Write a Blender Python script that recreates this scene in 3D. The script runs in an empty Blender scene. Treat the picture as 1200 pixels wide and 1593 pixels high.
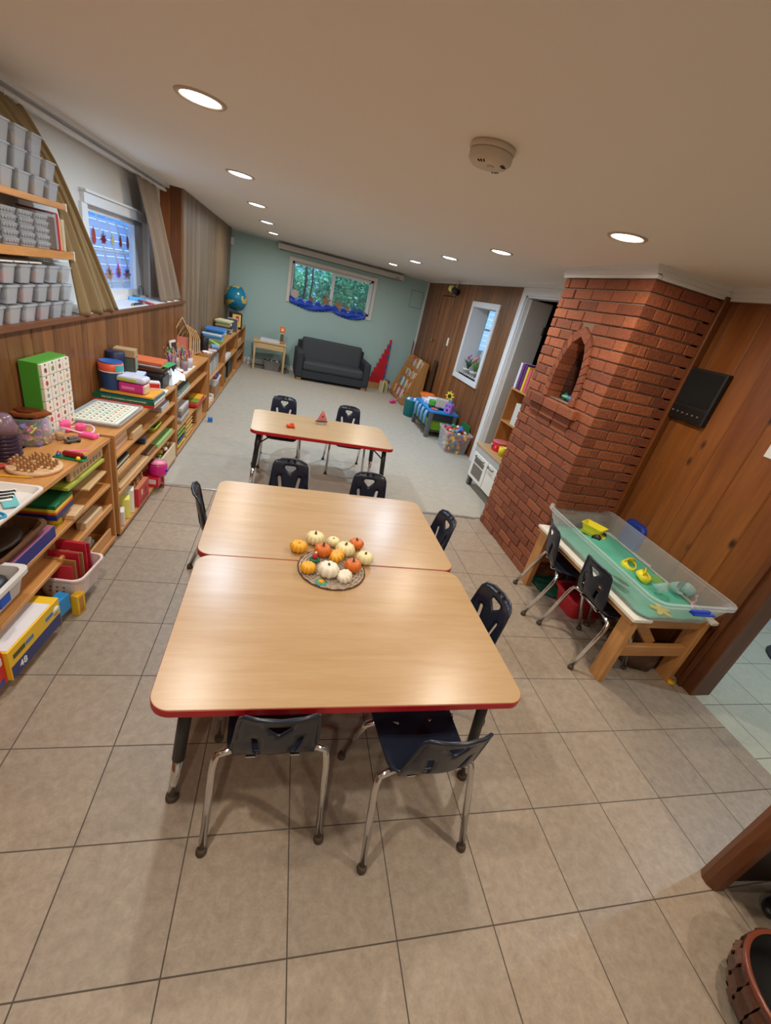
import bpy, bmesh, math, random
from mathutils import Vector, Matrix, Euler, geometry
random.seed(7)
SC = bpy.context.scene
COL = SC.collection
# ---------------------------------------------------------------- camera
FPX, YAW, PITCH, ROLL, CAMH = 657.18, 0.3048, 0.4545, 0.2431, 1.7286
cy_, sy_, cp_, sp_, cr_, sr_ = math.cos(YAW), math.sin(YAW), math.cos(PITCH), math.sin(PITCH), math.cos(ROLL), math.sin(ROLL)
FW = Vector((sy_*cp_, cy_*cp_, -sp_)); R0 = Vector((cy_, -sy_, 0)); U0 = R0.cross(FW)
RT = cr_*R0 + sr_*U0; UP = -sr_*R0 + cr_*U0
cam_d = bpy.data.cameras.new('camera'); cam = bpy.data.objects.new('camera', cam_d); COL.objects.link(cam)
M3 = Matrix((RT, UP, -FW)).transposed()
cam.matrix_world = Matrix.Translation((0, 0, CAMH)) @ M3.to_4x4()
cam_d.sensor_fit = 'VERTICAL'; cam_d.sensor_height = 24; cam_d.lens = FPX*24/1593; cam_d.clip_start = 0.02
SC.camera = cam
def at(x, y, h=0.0):                       # a point of the photograph at height h
    d = FW + RT*((x-600)/FPX) - UP*((y-796.5)/FPX)
    t = (h-CAMH)/d.z
    return Vector((d.x*t, d.y*t, h))
# ---------------------------------------------------------------- world, exposure
SC.view_settings.view_transform = 'Standard'; SC.view_settings.look = 'None'
SC.view_settings.gamma = 1; SC.view_settings.use_curve_mapping = False
SC.view_settings.exposure = 0.0
W = bpy.data.worlds.new('world'); SC.world = W; W.use_nodes = True
bg = W.node_tree.nodes['Background']; bg.inputs[0].default_value = (0.38, 0.64, 1.0, 1); bg.inputs[1].default_value = 4.0
LAMP_W = 13.8
CEIL = 2.25
# ---------------------------------------------------------------- materials
MATS = {}
def _nt(name):
    m = bpy.data.materials.new(name); m.use_nodes = True
    nt = m.node_tree; return m, nt, nt.nodes['Principled BSDF']
def _set(b, k, v):
    if k in b.inputs: b.inputs[k].default_value = v
def mat(name, col, rough=.5, metal=0., trans=0., bump=0., bscale=60., emit=0., spec=None, sheen=0., vary=0.):
    if name in MATS: return MATS[name]
    m, nt, b = _nt(name)
    c = (*col, 1) if len(col) == 3 else col
    _set(b, 'Base Color', c); _set(b, 'Roughness', rough); _set(b, 'Metallic', metal); _set(b, 'Transmission Weight', trans)
    if spec is not None: _set(b, 'Specular IOR Level', spec)
    if sheen: _set(b, 'Sheen Weight', sheen)
    if emit: _set(b, 'Emission Color', c); _set(b, 'Emission Strength', emit)
    if bump or vary:
        tc = nt.nodes.new('ShaderNodeTexCoord'); n = nt.nodes.new('ShaderNodeTexNoise'); n.inputs['Scale'].default_value = bscale; n.inputs['Detail'].default_value = 6
        nt.links.new(tc.outputs['Object'], n.inputs['Vector'])
        if bump:
            bp = nt.nodes.new('ShaderNodeBump'); bp.inputs['Strength'].default_value = bump; bp.inputs['Distance'].default_value = .01
            nt.links.new(n.outputs['Fac'], bp.inputs['Height']); nt.links.new(bp.outputs['Normal'], b.inputs['Normal'])
        if vary:
            mx = nt.nodes.new('ShaderNodeMix'); mx.data_type = 'RGBA'
            mx.inputs[6].default_value = tuple(max(0, x*(1-vary)) for x in c[:3])+(1,); mx.inputs[7].default_value = tuple(min(1, x*(1+vary)) for x in c[:3])+(1,)
            nt.links.new(n.outputs['Fac'], mx.inputs[0]); nt.links.new(mx.outputs[2], b.inputs['Base Color'])
    MATS[name] = m; return m
def clear(name, tint=(.9, .95, 1), a=.35, rough=.15):
    # thin clear / frosted plastic or pane: part transparent, part glossy-diffuse
    if name in MATS: return MATS[name]
    m = bpy.data.materials.new(name); m.use_nodes = True; nt = m.node_tree; nt.nodes.clear()
    o = nt.nodes.new('ShaderNodeOutputMaterial'); t = nt.nodes.new('ShaderNodeBsdfTransparent'); p = nt.nodes.new('ShaderNodeBsdfPrincipled'); mx = nt.nodes.new('ShaderNodeMixShader')
    t.inputs[0].default_value = (*[.5+.5*x for x in tint], 1); p.inputs['Base Color'].default_value = (*tint, 1); p.inputs['Roughness'].default_value = rough
    lw = nt.nodes.new('ShaderNodeLayerWeight'); lw.inputs[0].default_value = .3
    mr = nt.nodes.new('ShaderNodeMapRange'); mr.inputs[3].default_value = a; mr.inputs[4].default_value = min(1, a+.45)
    nt.links.new(lw.outputs['Facing'], mr.inputs[0]); nt.links.new(mr.outputs[0], mx.inputs[0])
    nt.links.new(t.outputs[0], mx.inputs[1]); nt.links.new(p.outputs[0], mx.inputs[2]); nt.links.new(mx.outputs[0], o.inputs[0])
    MATS[name] = m; return m
def wood(name, c1, c2, axis='Y', scale=1., rough=.42, knots=0., tone=False, grain=.5, bump=.06):
    if name in MATS: return MATS[name]
    m, nt, b = _nt(name); N = nt.nodes.new; L = nt.links.new
    tc = N('ShaderNodeTexCoord'); mp = N('ShaderNodeMapping')
    s = {'X': (.8, 9, 9), 'Y': (9, .8, 9), 'Z': (9, 9, .8)}[axis]
    mp.inputs['Scale'].default_value = tuple(v*scale for v in s); L(tc.outputs['Object'], mp.inputs[0])
    vec = mp.outputs[0]
    if tone:
        at_ = N('ShaderNodeAttribute'); at_.attribute_name = 'tone'
        ad = N('ShaderNodeVectorMath'); ad.operation = 'MULTIPLY_ADD'; ad.inputs[1].default_value = (37, 23, 51); L(at_.outputs['Color'], ad.inputs[0]); L(vec, ad.inputs[2]); vec = ad.outputs[0]
    n = N('ShaderNodeTexNoise'); n.inputs['Scale'].default_value = 1.6; n.inputs['Detail'].default_value = 8; n.inputs['Roughness'].default_value = .62; n.inputs['Distortion'].default_value = .6; L(vec, n.inputs['Vector'])
    n2 = N('ShaderNodeTexNoise'); n2.inputs['Scale'].default_value = 9; n2.inputs['Detail'].default_value = 3; L(vec, n2.inputs['Vector'])
    r = N('ShaderNodeMapRange'); r.inputs[1].default_value = .32; r.inputs[2].default_value = .68; L(n.outputs['Fac'], r.inputs[0])
    mx = N('ShaderNodeMix'); mx.data_type = 'RGBA'; mx.inputs[6].default_value = (*c1, 1); mx.inputs[7].default_value = (*c2, 1); L(r.outputs[0], mx.inputs[0])
    col = mx.outputs[2]
    m2 = N('ShaderNodeMix'); m2.data_type = 'RGBA'; m2.blend_type = 'MULTIPLY'; m2.inputs[0].default_value = grain
    g = N('ShaderNodeMapRange'); g.inputs[1].default_value = .3; g.inputs[2].default_value = .7; g.inputs[3].default_value = .72; g.inputs[4].default_value = 1.1; L(n2.outputs['Fac'], g.inputs[0]); L(g.outputs[0], m2.inputs[7]); L(col, m2.inputs[6]); col = m2.outputs[2]
    if tone:
        m3 = N('ShaderNodeMix'); m3.data_type = 'RGBA'; m3.blend_type = 'MULTIPLY'; m3.inputs[0].default_value = 1
        sp = N('ShaderNodeSeparateColor'); L(at_.outputs['Color'], sp.inputs[0]); tr = N('ShaderNodeMapRange'); tr.inputs[3].default_value = .72; tr.inputs[4].default_value = 1.2; L(sp.outputs[0], tr.inputs[0]); L(tr.outputs[0], m3.inputs[7]); L(col, m3.inputs[6]); col = m3.outputs[2]
    if knots:
        mk = N('ShaderNodeMapping'); sk = {'X': (1.6, 4, 4), 'Y': (4, 1.6, 4), 'Z': (.02, 6.5, 3.4)}[axis]; mk.inputs['Scale'].default_value = sk; L(tc.outputs['Object'], mk.inputs[0])
        vo = N('ShaderNodeTexVoronoi'); vo.inputs['Scale'].default_value = 1.; L(mk.outputs[0], vo.inputs['Vector'])
        kr = N('ShaderNodeMapRange'); kr.inputs[1].default_value = .05; kr.inputs[2].default_value = .15; kr.inputs[3].default_value = knots; kr.inputs[4].default_value = 0; L(vo.outputs['Distance'], kr.inputs[0])
        m4 = N('ShaderNodeMix'); m4.data_type = 'RGBA'; m4.inputs[7].default_value = (.02, .008, .004, 1); L(kr.outputs[0], m4.inputs[0]); L(col, m4.inputs[6]); col = m4.outputs[2]
    L(col, b.inputs['Base Color']); _set(b, 'Roughness', rough)
    if bump:
        bp = N('ShaderNodeBump'); bp.inputs['Strength'].default_value = bump; bp.inputs['Distance'].default_value = .003; L(n2.outputs['Fac'], bp.inputs['Height']); L(bp.outputs[0], b.inputs['Normal'])
    MATS[name] = m; return m
def tonemat(name, c1, c2, rough=.8, bump=.6, bscale=45.):
    m, nt, b = _nt(name); N = nt.nodes.new; L = nt.links.new
    a = N('ShaderNodeAttribute'); a.attribute_name = 'tone'; sp = N('ShaderNodeSeparateColor'); L(a.outputs['Color'], sp.inputs[0])
    mx = N('ShaderNodeMix'); mx.data_type = 'RGBA'; mx.inputs[6].default_value = (*c1, 1); mx.inputs[7].default_value = (*c2, 1); L(sp.outputs[0], mx.inputs[0])
    tc = N('ShaderNodeTexCoord'); n = N('ShaderNodeTexNoise'); n.inputs['Scale'].default_value = bscale; n.inputs['Detail'].default_value = 8; L(tc.outputs['Object'], n.inputs['Vector'])
    m2 = N('ShaderNodeMix'); m2.data_type = 'RGBA'; m2.blend_type = 'MULTIPLY'; m2.inputs[0].default_value = .6
    L(mx.outputs[2], m2.inputs[6]); r = N('ShaderNodeMapRange'); r.inputs[1].default_value = .3; r.inputs[2].default_value = .7; r.inputs[3].default_value = .6; r.inputs[4].default_value = 1.15; L(n.outputs['Fac'], r.inputs[0]); L(r.outputs[0], m2.inputs[7]); L(m2.outputs[2], b.inputs['Base Color'])
    bp = N('ShaderNodeBump'); bp.inputs['Strength'].default_value = bump; bp.inputs['Distance'].default_value = .006; L(n.outputs['Fac'], bp.inputs['Height']); L(bp.outputs[0], b.inputs['Normal'])
    _set(b, 'Roughness', rough); MATS[name] = m; return m
def tilemat(name, rot, loc, size, c1, c2, grout, rough=.33):
    m, nt, b = _nt(name); N = nt.nodes.new; L = nt.links.new
    tc = N('ShaderNodeTexCoord'); mp = N('ShaderNodeMapping'); mp.inputs['Scale'].default_value = (1/size, 1/size, 1); mp.inputs['Rotation'].default_value = (0, 0, rot); mp.inputs['Location'].default_value = (*loc, 0)
    L(tc.outputs['Object'], mp.inputs[0])
    br = N('ShaderNodeTexBrick'); br.offset = 0; br.squash = 1; br.inputs['Scale'].default_value = 1; br.inputs['Brick Width'].default_value = 1; br.inputs['Row Height'].default_value = 1; br.inputs['Mortar Size'].default_value = .0065; br.inputs['Mortar Smooth'].default_value = .1
    br.inputs['Color1'].default_value = (.92, .92, .92, 1); br.inputs['Color2'].default_value = (1.04, 1.02, 1, 1); br.inputs['Bias'].default_value = 0
    L(mp.outputs[0], br.inputs['Vector'])
    n = N('ShaderNodeTexNoise'); n.inputs['Scale'].default_value = 26; n.inputs['Detail'].default_value = 12; n.inputs['Roughness'].default_value = .82; n.inputs['Distortion'].default_value = .25; L(tc.outputs['Object'], n.inputs['Vector'])
    r = N('ShaderNodeMapRange'); r.inputs[1].default_value = .35; r.inputs[2].default_value = .65; L(n.outputs['Fac'], r.inputs[0])
    mx = N('ShaderNodeMix'); mx.data_type = 'RGBA'; mx.inputs[6].default_value = (*c1, 1); mx.inputs[7].default_value = (*c2, 1); L(r.outputs[0], mx.inputs[0])
    m2 = N('ShaderNodeMix'); m2.data_type = 'RGBA'; m2.blend_type = 'MULTIPLY'; m2.inputs[0].default_value = 1; L(mx.outputs[2], m2.inputs[6]); L(br.outputs['Color'], m2.inputs[7])
    m3 = N('ShaderNodeMix'); m3.data_type = 'RGBA'; L(br.outputs['Fac'], m3.inputs[0]); L(m2.outputs[2], m3.inputs[6]); m3.inputs[7].default_value = (*grout, 1)
    L(m3.outputs[2], b.inputs['Base Color'])
    rr = N('ShaderNodeMapRange'); rr.inputs[3].default_value = rough; rr.inputs[4].default_value = .8; L(br.outputs['Fac'], rr.inputs[0]); L(rr.outputs[0], b.inputs['Roughness'])
    h = N('ShaderNodeMath'); h.operation = 'MULTIPLY_ADD'; h.inputs[1].default_value = -1.6; L(br.outputs['Fac'], h.inputs[0]); L(n.outputs['Fac'], h.inputs[2])
    bp = N('ShaderNodeBump'); bp.inputs['Strength'].default_value = .35; bp.inputs['Distance'].default_value = .004; L(h.outputs[0], bp.inputs['Height']); L(bp.outputs[0], b.inputs['Normal'])
    MATS[name] = m; return m
def C(r, g, b): # sRGB 0-255 -> linear
    return tuple(((v/255)/12.92 if v/255 <= .04045 else ((v/255+.055)/1.055)**2.4) for v in (r, g, b))
def pl(r, g, b, rough=.4): # plain coloured plastic / card
    return mat('plain_%d_%d_%d' % (r, g, b), C(r, g, b), rough)
# ---------------------------------------------------------------- mesh builder
def rr(w, d, r, n=5, cx=0, cy=0):
    pts = []
    for k, (sx, sy) in enumerate(((1, 1), (-1, 1), (-1, -1), (1, -1))):
        for i in range(n+1):
            a = math.pi/2*(k+i/n); pts.append((cx+sx*(w/2-r)+r*math.cos(a), cy+sy*(d/2-r)+r*math.sin(a)))
    return pts
def circ(r, n=24, cx=0, cy=0): return [(cx+r*math.cos(2*math.pi*i/n), cy+r*math.sin(2*math.pi*i/n)) for i in range(n)]
class B:
    def __init__(s): s.bm = bmesh.new(); s.tl = s.bm.loops.layers.float_color.new('tone'); s.sm = False
    def _fin(s, t, mi, M=None, smooth=False):
        if M is not None: t.transform(M)
        lay = t.loops.layers.float_color.get('tone') or t.loops.layers.float_color.new('tone')
        tv = (random.random(), random.random(), random.random(), 1)
        for f in t.faces:
            f.material_index = mi; f.smooth = smooth
            for l in f.loops: l[lay] = tv
        me = bpy.data.meshes.new('t'); t.to_mesh(me); t.free(); s.bm.from_mesh(me); bpy.data.meshes.remove(me)
        return s
    def box(s, c, d, rz=0, bev=0, rx=0, ry=0, mi=0, seg=2):
        t = bmesh.new(); bmesh.ops.create_cube(t, size=1); t.transform(Matrix.Diagonal((*d, 1)))
        if bev: bmesh.ops.bevel(t, geom=t.edges[:], offset=min(bev, min(d)*.45), segments=seg, affect='EDGES', profile=.5)
        return s._fin(t, mi, Matrix.Translation(c) @ Euler((rx, ry, rz)).to_matrix().to_4x4(), False)
    def bx(s, x0, x1, y0, y1, z0, z1, bev=0, mi=0):
        return s.box(((x0+x1)/2, (y0+y1)/2, (z0+z1)/2), (abs(x1-x0), abs(y1-y0), abs(z1-z0)), bev=bev, mi=mi)
    def loft(s, rings, cap0=True, cap1=True, mi=0, smooth=True, closed=False, M=None):
        t = bmesh.new(); vs = [[t.verts.new(p) for p in r] for r in rings]; n = len(rings[0])
        for a, b in list(zip(vs, vs[1:]))+([(vs[-1], vs[0])] if closed else []):
            for i in range(n):
                j = (i+1) % n
                try: t.faces.new((a[i], a[j], b[j], b[i]))
                except ValueError: pass
        if cap0 and not closed: t.faces.new(vs[0][::-1])
        if cap1 and not closed: t.faces.new(vs[-1])
        bmesh.ops.recalc_face_normals(t, faces=t.faces[:])
        return s._fin(t, mi, M, smooth)
    def lathe(s, prof, c=(0, 0, 0), n=24, mi=0, smooth=True, M=None, lobes=0, lobe=0, cap0=True, cap1=True):
        rings = []
        for r, z in prof:
            rings.append([(c[0]+r*(1+(lobe*(abs(math.cos(lobes*a/2))-.6) if lobes else 0))*math.cos(a), c[1]+r*(1+(lobe*(abs(math.cos(lobes*a/2))-.6) if lobes else 0))*math.sin(a), c[2]+z) for a in [2*math.pi*i/n for i in range(n)]])
        return s.loft(rings, cap0, cap1, mi, smooth, M=M)
    def cyl(s, p0, p1, r0, r1=None, n=12, mi=0, smooth=True):
        return s.tube([p0, p1], r0, n, mi=mi, r1=r1, smooth=smooth)
    def tube(s, pts, r, n=8, mi=0, closed=False, r1=None, smooth=True):
        P = [Vector(p) for p in pts]; rings = []; m = len(P); up = Vector((0, 0, 1)); prev = None
        for i, p in enumerate(P):
            a = P[i-1] if (i > 0 or closed) else p; b = P[(i+1) % m] if (i < m-1 or closed) else p
            d = (b-a); d = d.normalized() if d.length > 0 else Vector((0, 0, 1))
            if prev is None: x = d.cross(up) if abs(d.z) < .95 else d.cross(Vector((1, 0, 0)))
            else: x = prev-d*prev.dot(d)
            x.normalize(); prev = x; y = d.cross(x)
            rad = r if r1 is None else r+(r1-r)*i/(m-1)
            rings.append([p+x*rad*math.cos(2*math.pi*k/n)+y*rad*math.sin(2*math.pi*k/n) for k in range(n)])
        return s.loft(rings, True, True, mi, smooth, closed=closed)
    def prism(s, out, z0, z1, mi=0, M=None, bev=0):
        t = bmesh.new(); a = [t.verts.new((x, y, z0)) for x, y in out]; b = [t.verts.new((x, y, z1)) for x, y in out]; n = len(out)
        t.faces.new(a[::-1]); t.faces.new(b)
        for i in range(n): t.faces.new((a[i], a[(i+1) % n], b[(i+1) % n], b[i]))
        bmesh.ops.recalc_face_normals(t, faces=t.faces[:])
        if bev: bmesh.ops.bevel(t, geom=[e for e in t.edges if abs(e.verts[0].co.z-e.verts[1].co.z) < 1e-6], offset=bev, segments=2, affect='EDGES')
        return s._fin(t, mi, M)
    def sph(s, c, r, sc=(1, 1, 1), mi=0, u=14, v=9, M=None):
        t = bmesh.new(); bmesh.ops.create_uvsphere(t, u_segments=u, v_segments=v, radius=r)
        t.transform(Matrix.Translation(c) @ Matrix.Diagonal((*sc, 1)))
        return s._fin(t, mi, M, True)
    def poly(s, pts, mi=0, smooth=False):
        t = bmesh.new(); t.faces.new([t.verts.new(p) for p in pts]); return s._fin(t, mi, None, smooth)
    def sheet(s, out, holes, step, f, th, mi=0, smooth=True):
        def inside(p, poly):
            r = False; n = len(poly)
            for i in range(n):
                (x1, y1), (x2, y2) = poly[i], poly[(i+1) % n]
                if (y1 > p[1]) != (y2 > p[1]) and p[0] < (x2-x1)*(p[1]-y1)/(y2-y1)+x1: r = not r
            return r
        vs, es = [], []
        for pl_ in [out]+list(holes):
            q = []
            for i in range(len(pl_)):
                a, b = Vector(pl_[i]), Vector(pl_[(i+1) % len(pl_)]); k = max(1, int((b-a).length/step))
                q += [a.lerp(b, j/k) for j in range(k)]
            b0 = len(vs); vs += q; es += [(b0+i, b0+(i+1) % len(q)) for i in range(len(q))]
        xs = [p[0] for p in out]; ys = [p[1] for p in out]
        x = min(xs)+step/2
        while x < max(xs):
            y = min(ys)+step/2
            while y < max(ys):
                if inside((x, y), out) and not any(inside((x, y), h) for h in holes) and min((Vector((x, y))-w).length for w in vs[:400]) > step*.4: vs.append(Vector((x, y)))
                y += step
            x += step
        V, _, F = geometry.delaunay_2d_cdt(vs, es, [], 0, 1e-6)[:3]
        t = bmesh.new(); P = [Vector(f(v.x, v.y)) for v in V]; tris = []
        for fa in F:
            c = sum((V[i] for i in fa), Vector((0, 0)))/len(fa)
            if inside(c, out) and not any(inside(c, h) for h in holes): tris.append(tuple(fa))
        nr = [Vector((0, 0, 0)) for _ in P]
        for fa in tris:
            nn = (P[fa[1]]-P[fa[0]]).cross(P[fa[2]]-P[fa[0]])
            for i in fa: nr[i] += nn
        nr = [n.normalized() if n.length > 0 else Vector((0, 0, 1)) for n in nr]
        top = [t.verts.new(p+n*th/2) for p, n in zip(P, nr)]; bot = [t.verts.new(p-n*th/2) for p, n in zip(P, nr)]
        ed = {}
        for fa in tris:
            try: t.faces.new([top[i] for i in fa]); t.faces.new([bot[i] for i in fa[::-1]])
            except ValueError: continue
            for i in range(3):
                e = (fa[i], fa[(i+1) % 3]); ed[e] = 1
        for (a, b) in ed:
            if (b, a) not in ed:
                try: t.faces.new((top[b], top[a], bot[a], bot[b]))
                except ValueError: pass
        for v in [v for v in t.verts if not v.link_faces]: t.verts.remove(v)
        return s._fin(t, mi, None, smooth)
    def tub(s, w, d, h, th=.004, r=.02, taper=.88, rim=.006, mi=0, z0=0, cx=0, cy=0):
        def R(k, z, o=0): return [(x, y, z) for x, y in rr(w*k+2*o, d*k+2*o, max(.002, min(r, w*.4, d*.4)), 4, cx, cy)]
        rings = [R(taper, z0), R(1, z0+h-rim*1.5), R(1, z0+h-rim*1.5, rim), R(1, z0+h, rim), R(1, z0+h, -th), R(taper, z0+th, -th)]
        return s.loft(rings, True, True, mi, False)
    def build(s, name, m, parent=None, label=None, loc=None, rz=0, auto=True):
        me = bpy.data.meshes.new(name); s.bm.to_mesh(me); s.bm.free()
        for x in (m if isinstance(m, (list, tuple)) else [m]): me.materials.append(x)
        o = bpy.data.objects.new(name, me); COL.objects.link(o)
        if parent is not None: o.parent = parent
        if loc is not None: o.location = loc
        o.rotation_euler = (0, 0, rz)
        if label: o['label'] = label
        return o
def thing(name, label, cat, loc=(0, 0, 0), rz=0, group=None):
    o = bpy.data.objects.new(name, None); COL.objects.link(o); o.location = loc; o.rotation_euler = (0, 0, rz); o.empty_display_size = .05
    return tag(o, label, cat, group)
def tag(o, label=None, cat=None, group=None, kind=None):
    if label: o['label'] = label
    if cat: o['category'] = cat
    if group: o['group'] = group
    if kind: o['kind'] = kind
    return o
def solo(b, name, label, cat, m, loc=(0, 0, 0), rz=0, group=None, kind=None):
    return tag(b.build(name, m, loc=loc, rz=rz), label, cat, group, kind)
def struct(b, name, m, label=None, loc=(0, 0, 0), rz=0):
    return tag(b.build(name, m, loc=loc, rz=rz), label, None, None, 'structure')
def dup(o, loc=None, rz=None, label=None, group=None, parent=None):
    c = o.copy(); COL.objects.link(c)
    if parent is not None: c.parent = parent
    if loc is not None: c.location = loc
    if rz is not None: c.rotation_euler = (0, 0, rz)
    if label: c['label'] = label
    if group: c['group'] = group
    for ch in list(o.children): dup(ch, parent=c)
    return c
def text(s, size, M, m, parent, name='lettering', ext=.0006):
    cu = bpy.data.curves.new(name, 'FONT'); cu.body = s; cu.size = size; cu.extrude = ext; cu.align_x = 'CENTER'; cu.align_y = 'CENTER'
    t = bpy.data.objects.new('t', cu); me = bpy.data.meshes.new_from_object(t); bpy.data.objects.remove(t); bpy.data.curves.remove(cu)
    me.transform(M); me.materials.append(m); o = bpy.data.objects.new(name, me); COL.objects.link(o); o.parent = parent; return o
PI = math.pi
def RX(a): return Matrix.Rotation(a, 4, 'X')
def RY(a): return Matrix.Rotation(a, 4, 'Y')
def RZ(a): return Matrix.Rotation(a, 4, 'Z')
def TR(*p): return Matrix.Translation(p)
# ================================================================ materials in use
PINE = wood('knotty pine boards', C(138, 84, 38), C(112, 62, 26), 'Z', .55, .36, knots=.95, tone=True)
PINE_DK = wood('pine trim', C(118, 66, 28), C(92, 48, 18), 'Z', .8, .4)
PANEL = wood('ribbed wall panelling', C(140, 92, 52), C(108, 66, 34), 'Z', .8, .42, knots=.5, tone=True)
PANEL_COOL = wood('cool lit wall panelling', C(150, 124, 96), C(112, 88, 64), 'Z', 1.1, .5, tone=True)  # same wood as the near panelling, cool light put into a greyer colour
PANEL_R = wood('walnut stained board panelling', C(150, 98, 54), C(106, 64, 34), 'Z', .9, .42, knots=.55, tone=True)
BIRCH = wood('birch cabinet wood', C(206, 150, 88), C(186, 126, 66), 'Y', .9, .38)
BIRCH_Z = wood('birch upright wood', C(192, 134, 76), C(172, 112, 58), 'Z', .9, .4)
BIRCH_L = wood('pale birch wood', C(214, 178, 128), C(198, 158, 108), 'Y', .9, .42)
OAKTOP = wood('maple laminate', C(186, 154, 114), C(176, 141, 98), 'X', 1.5, .3, grain=.16, bump=.0)
LUMBER = wood('light lumber', C(206, 152, 92), C(180, 122, 66), 'Z', .8, .5)
CEILM = mat('ceiling paint', C(238, 232, 224), .75, bump=.04, bscale=30)
WHITE = mat('white gloss paint', C(226, 226, 226), .35)
OFFW = mat('off white wall paint', C(214, 208, 198), .7, bump=.03, bscale=40)
TEAL = mat('pale teal wall paint', C(164, 194, 192), .65, bump=.03, bscale=60)
GREYD = mat('warm grey door paint', C(190, 184, 176), .5)
RED = mat('red edge band', C(176, 26, 36), .35)
NAVY = mat('navy black moulded plastic', C(30, 37, 52), .3)
CHROME = mat('chrome tube', (.75, .75, .76), .13, 1.)
BLACK = mat('black enamel', C(28, 28, 30), .4)
RUBBER = mat('brown rubber', C(74, 60, 46), .7)
DARK = mat('dark finish and room shade', C(30, 30, 32), .8)  # plain dark parts; on the side room shell it paints in missing light
GLASS = clear('window glass', (.85, .93, 1), .05, .03)
FROST = clear('frosted plastic', (.72, .75, .79), .19, .35)
CLEARP = clear('clear plastic', (.86, .9, .92), .07, .1)
PAPER = mat('white paper', C(232, 232, 230), .6)
# ================================================================ structure
tile = tilemat('beige stone tile', .014, (-.5405, -2.4536), .335, C(172, 156, 137), C(143, 128, 111), C(86, 76, 66))
b = B(); b.bx(-1.9, 2.66, -2.6, 3.45, -.1, 0); b.bx(2.0, 2.9, 3.45, 5.3, -.1, 0)
struct(b, 'floor', tile, 'beige square stone tiles with dark grout')
htile = tilemat('pale green grey tile', .014, (-.31, -2.9), .335, C(196, 196, 176), C(176, 178, 160), C(96, 92, 80))
b = B(); b.bx(2.66, 6.0, -2.6, 2.2, -.1, 0); struct(b, 'floor_hall', htile, 'paler tiles of the hallway at the right')
b = B(); b.bx(2.9, 6, 2.2, 9.8, -.1, 0); b.bx(2.64, 2.9, 2.2, 3.45, -.1, 0); struct(b, 'floor_side_room', DARK, 'floor of the dark room past the doorway')  # floor colour carries the darkness of the unlit room
m, nt, bs = _nt('cut pile carpet'); MATS['carpet'] = m
tc = nt.nodes.new('ShaderNodeTexCoord'); n1 = nt.nodes.new('ShaderNodeTexNoise'); n1.inputs['Scale'].default_value = 260; n2 = nt.nodes.new('ShaderNodeTexNoise'); n2.inputs['Scale'].default_value = 14; n2.inputs['Detail'].default_value = 5
mx = nt.nodes.new('ShaderNodeMix'); mx.data_type = 'RGBA'; mx.inputs[6].default_value = (*C(150, 142, 128), 1); mx.inputs[7].default_value = (*C(196, 188, 174), 1)
ad = nt.nodes.new('ShaderNodeMath'); ad.operation = 'MULTIPLY_ADD'; ad.inputs[1].default_value = .6; ad2 = nt.nodes.new('ShaderNodeMath'); ad2.operation = 'MULTIPLY'; ad2.inputs[1].default_value = .45
for n in (n1, n2): nt.links.new(tc.outputs['Object'], n.inputs['Vector'])
nt.links.new(n2.outputs['Fac'], ad2.inputs[0]); nt.links.new(n1.outputs['Fac'], ad.inputs[0]); nt.links.new(ad2.outputs[0], ad.inputs[2]); nt.links.new(ad.outputs[0], mx.inputs[0]); nt.links.new(mx.outputs[2], bs.inputs['Base Color'])
bp = nt.nodes.new('ShaderNodeBump'); bp.inputs['Strength'].default_value = .7; bp.inputs['Distance'].default_value = .006; nt.links.new(n1.outputs['Fac'], bp.inputs['Height']); nt.links.new(bp.outputs[0], bs.inputs['Normal']); _set(bs, 'Roughness', .95)
b = B(); b.bx(-1.2, 2.7, 3.455, 9.4, -.1, .008); struct(b, 'floor_carpet', m, 'grey beige wall to wall carpet')
b = B(); b.bx(-1.2, 2.02, 3.43, 3.462, 0, .009, .003); struct(b, 'trim_carpet', mat('brushed metal', (.6, .58, .55), .35, 1.), 'thin metal strip where carpet meets tile')
b = B(); b.bx(-2.0, 6.0, -2.6, 10.2, CEIL, CEIL+.12); struct(b, 'ceiling', CEILM, 'smooth off white ceiling')

def boards(b, p, d, w0, w1, s0, s1, z0, z1, t, holes=(), gap=.003, bev=.003):
    """vertical boards along direction d from p; s0..s1 run, holes = (s0,s1,z0,z1); thickness t goes to the left normal"""
    ang = math.atan2(d[1], d[0]); nx, ny = -math.sin(ang), math.cos(ang)
    cuts = sorted(set([s0, s1]+[h[0] for h in holes]+[h[1] for h in holes])); edges = []
    for a, c in zip(cuts, cuts[1:]):
        x = a
        while x < c-1e-6:
            e = x+random.uniform(w0, w1)
            if c-e < w0*.6: e = c
            edges.append((x, e)); x = e
    for a, c in edges:
        mid = (a+c)/2; segs = [(z0, z1)]
        for h in holes:
            if h[0] < mid < h[1]:
                segs = [s for s in ((z0, h[2]), (h[3], z1)) if s[1]-s[0] > .005]
        for u, v in segs:
            cx = p[0]+math.cos(ang)*mid+nx*t/2; cy = p[1]+math.sin(ang)*mid+ny*t/2
            b.box((cx, cy, (u+v)/2), (c-a-gap*.2, abs(t), v-u), rz=ang, bev=bev, seg=1)
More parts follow.
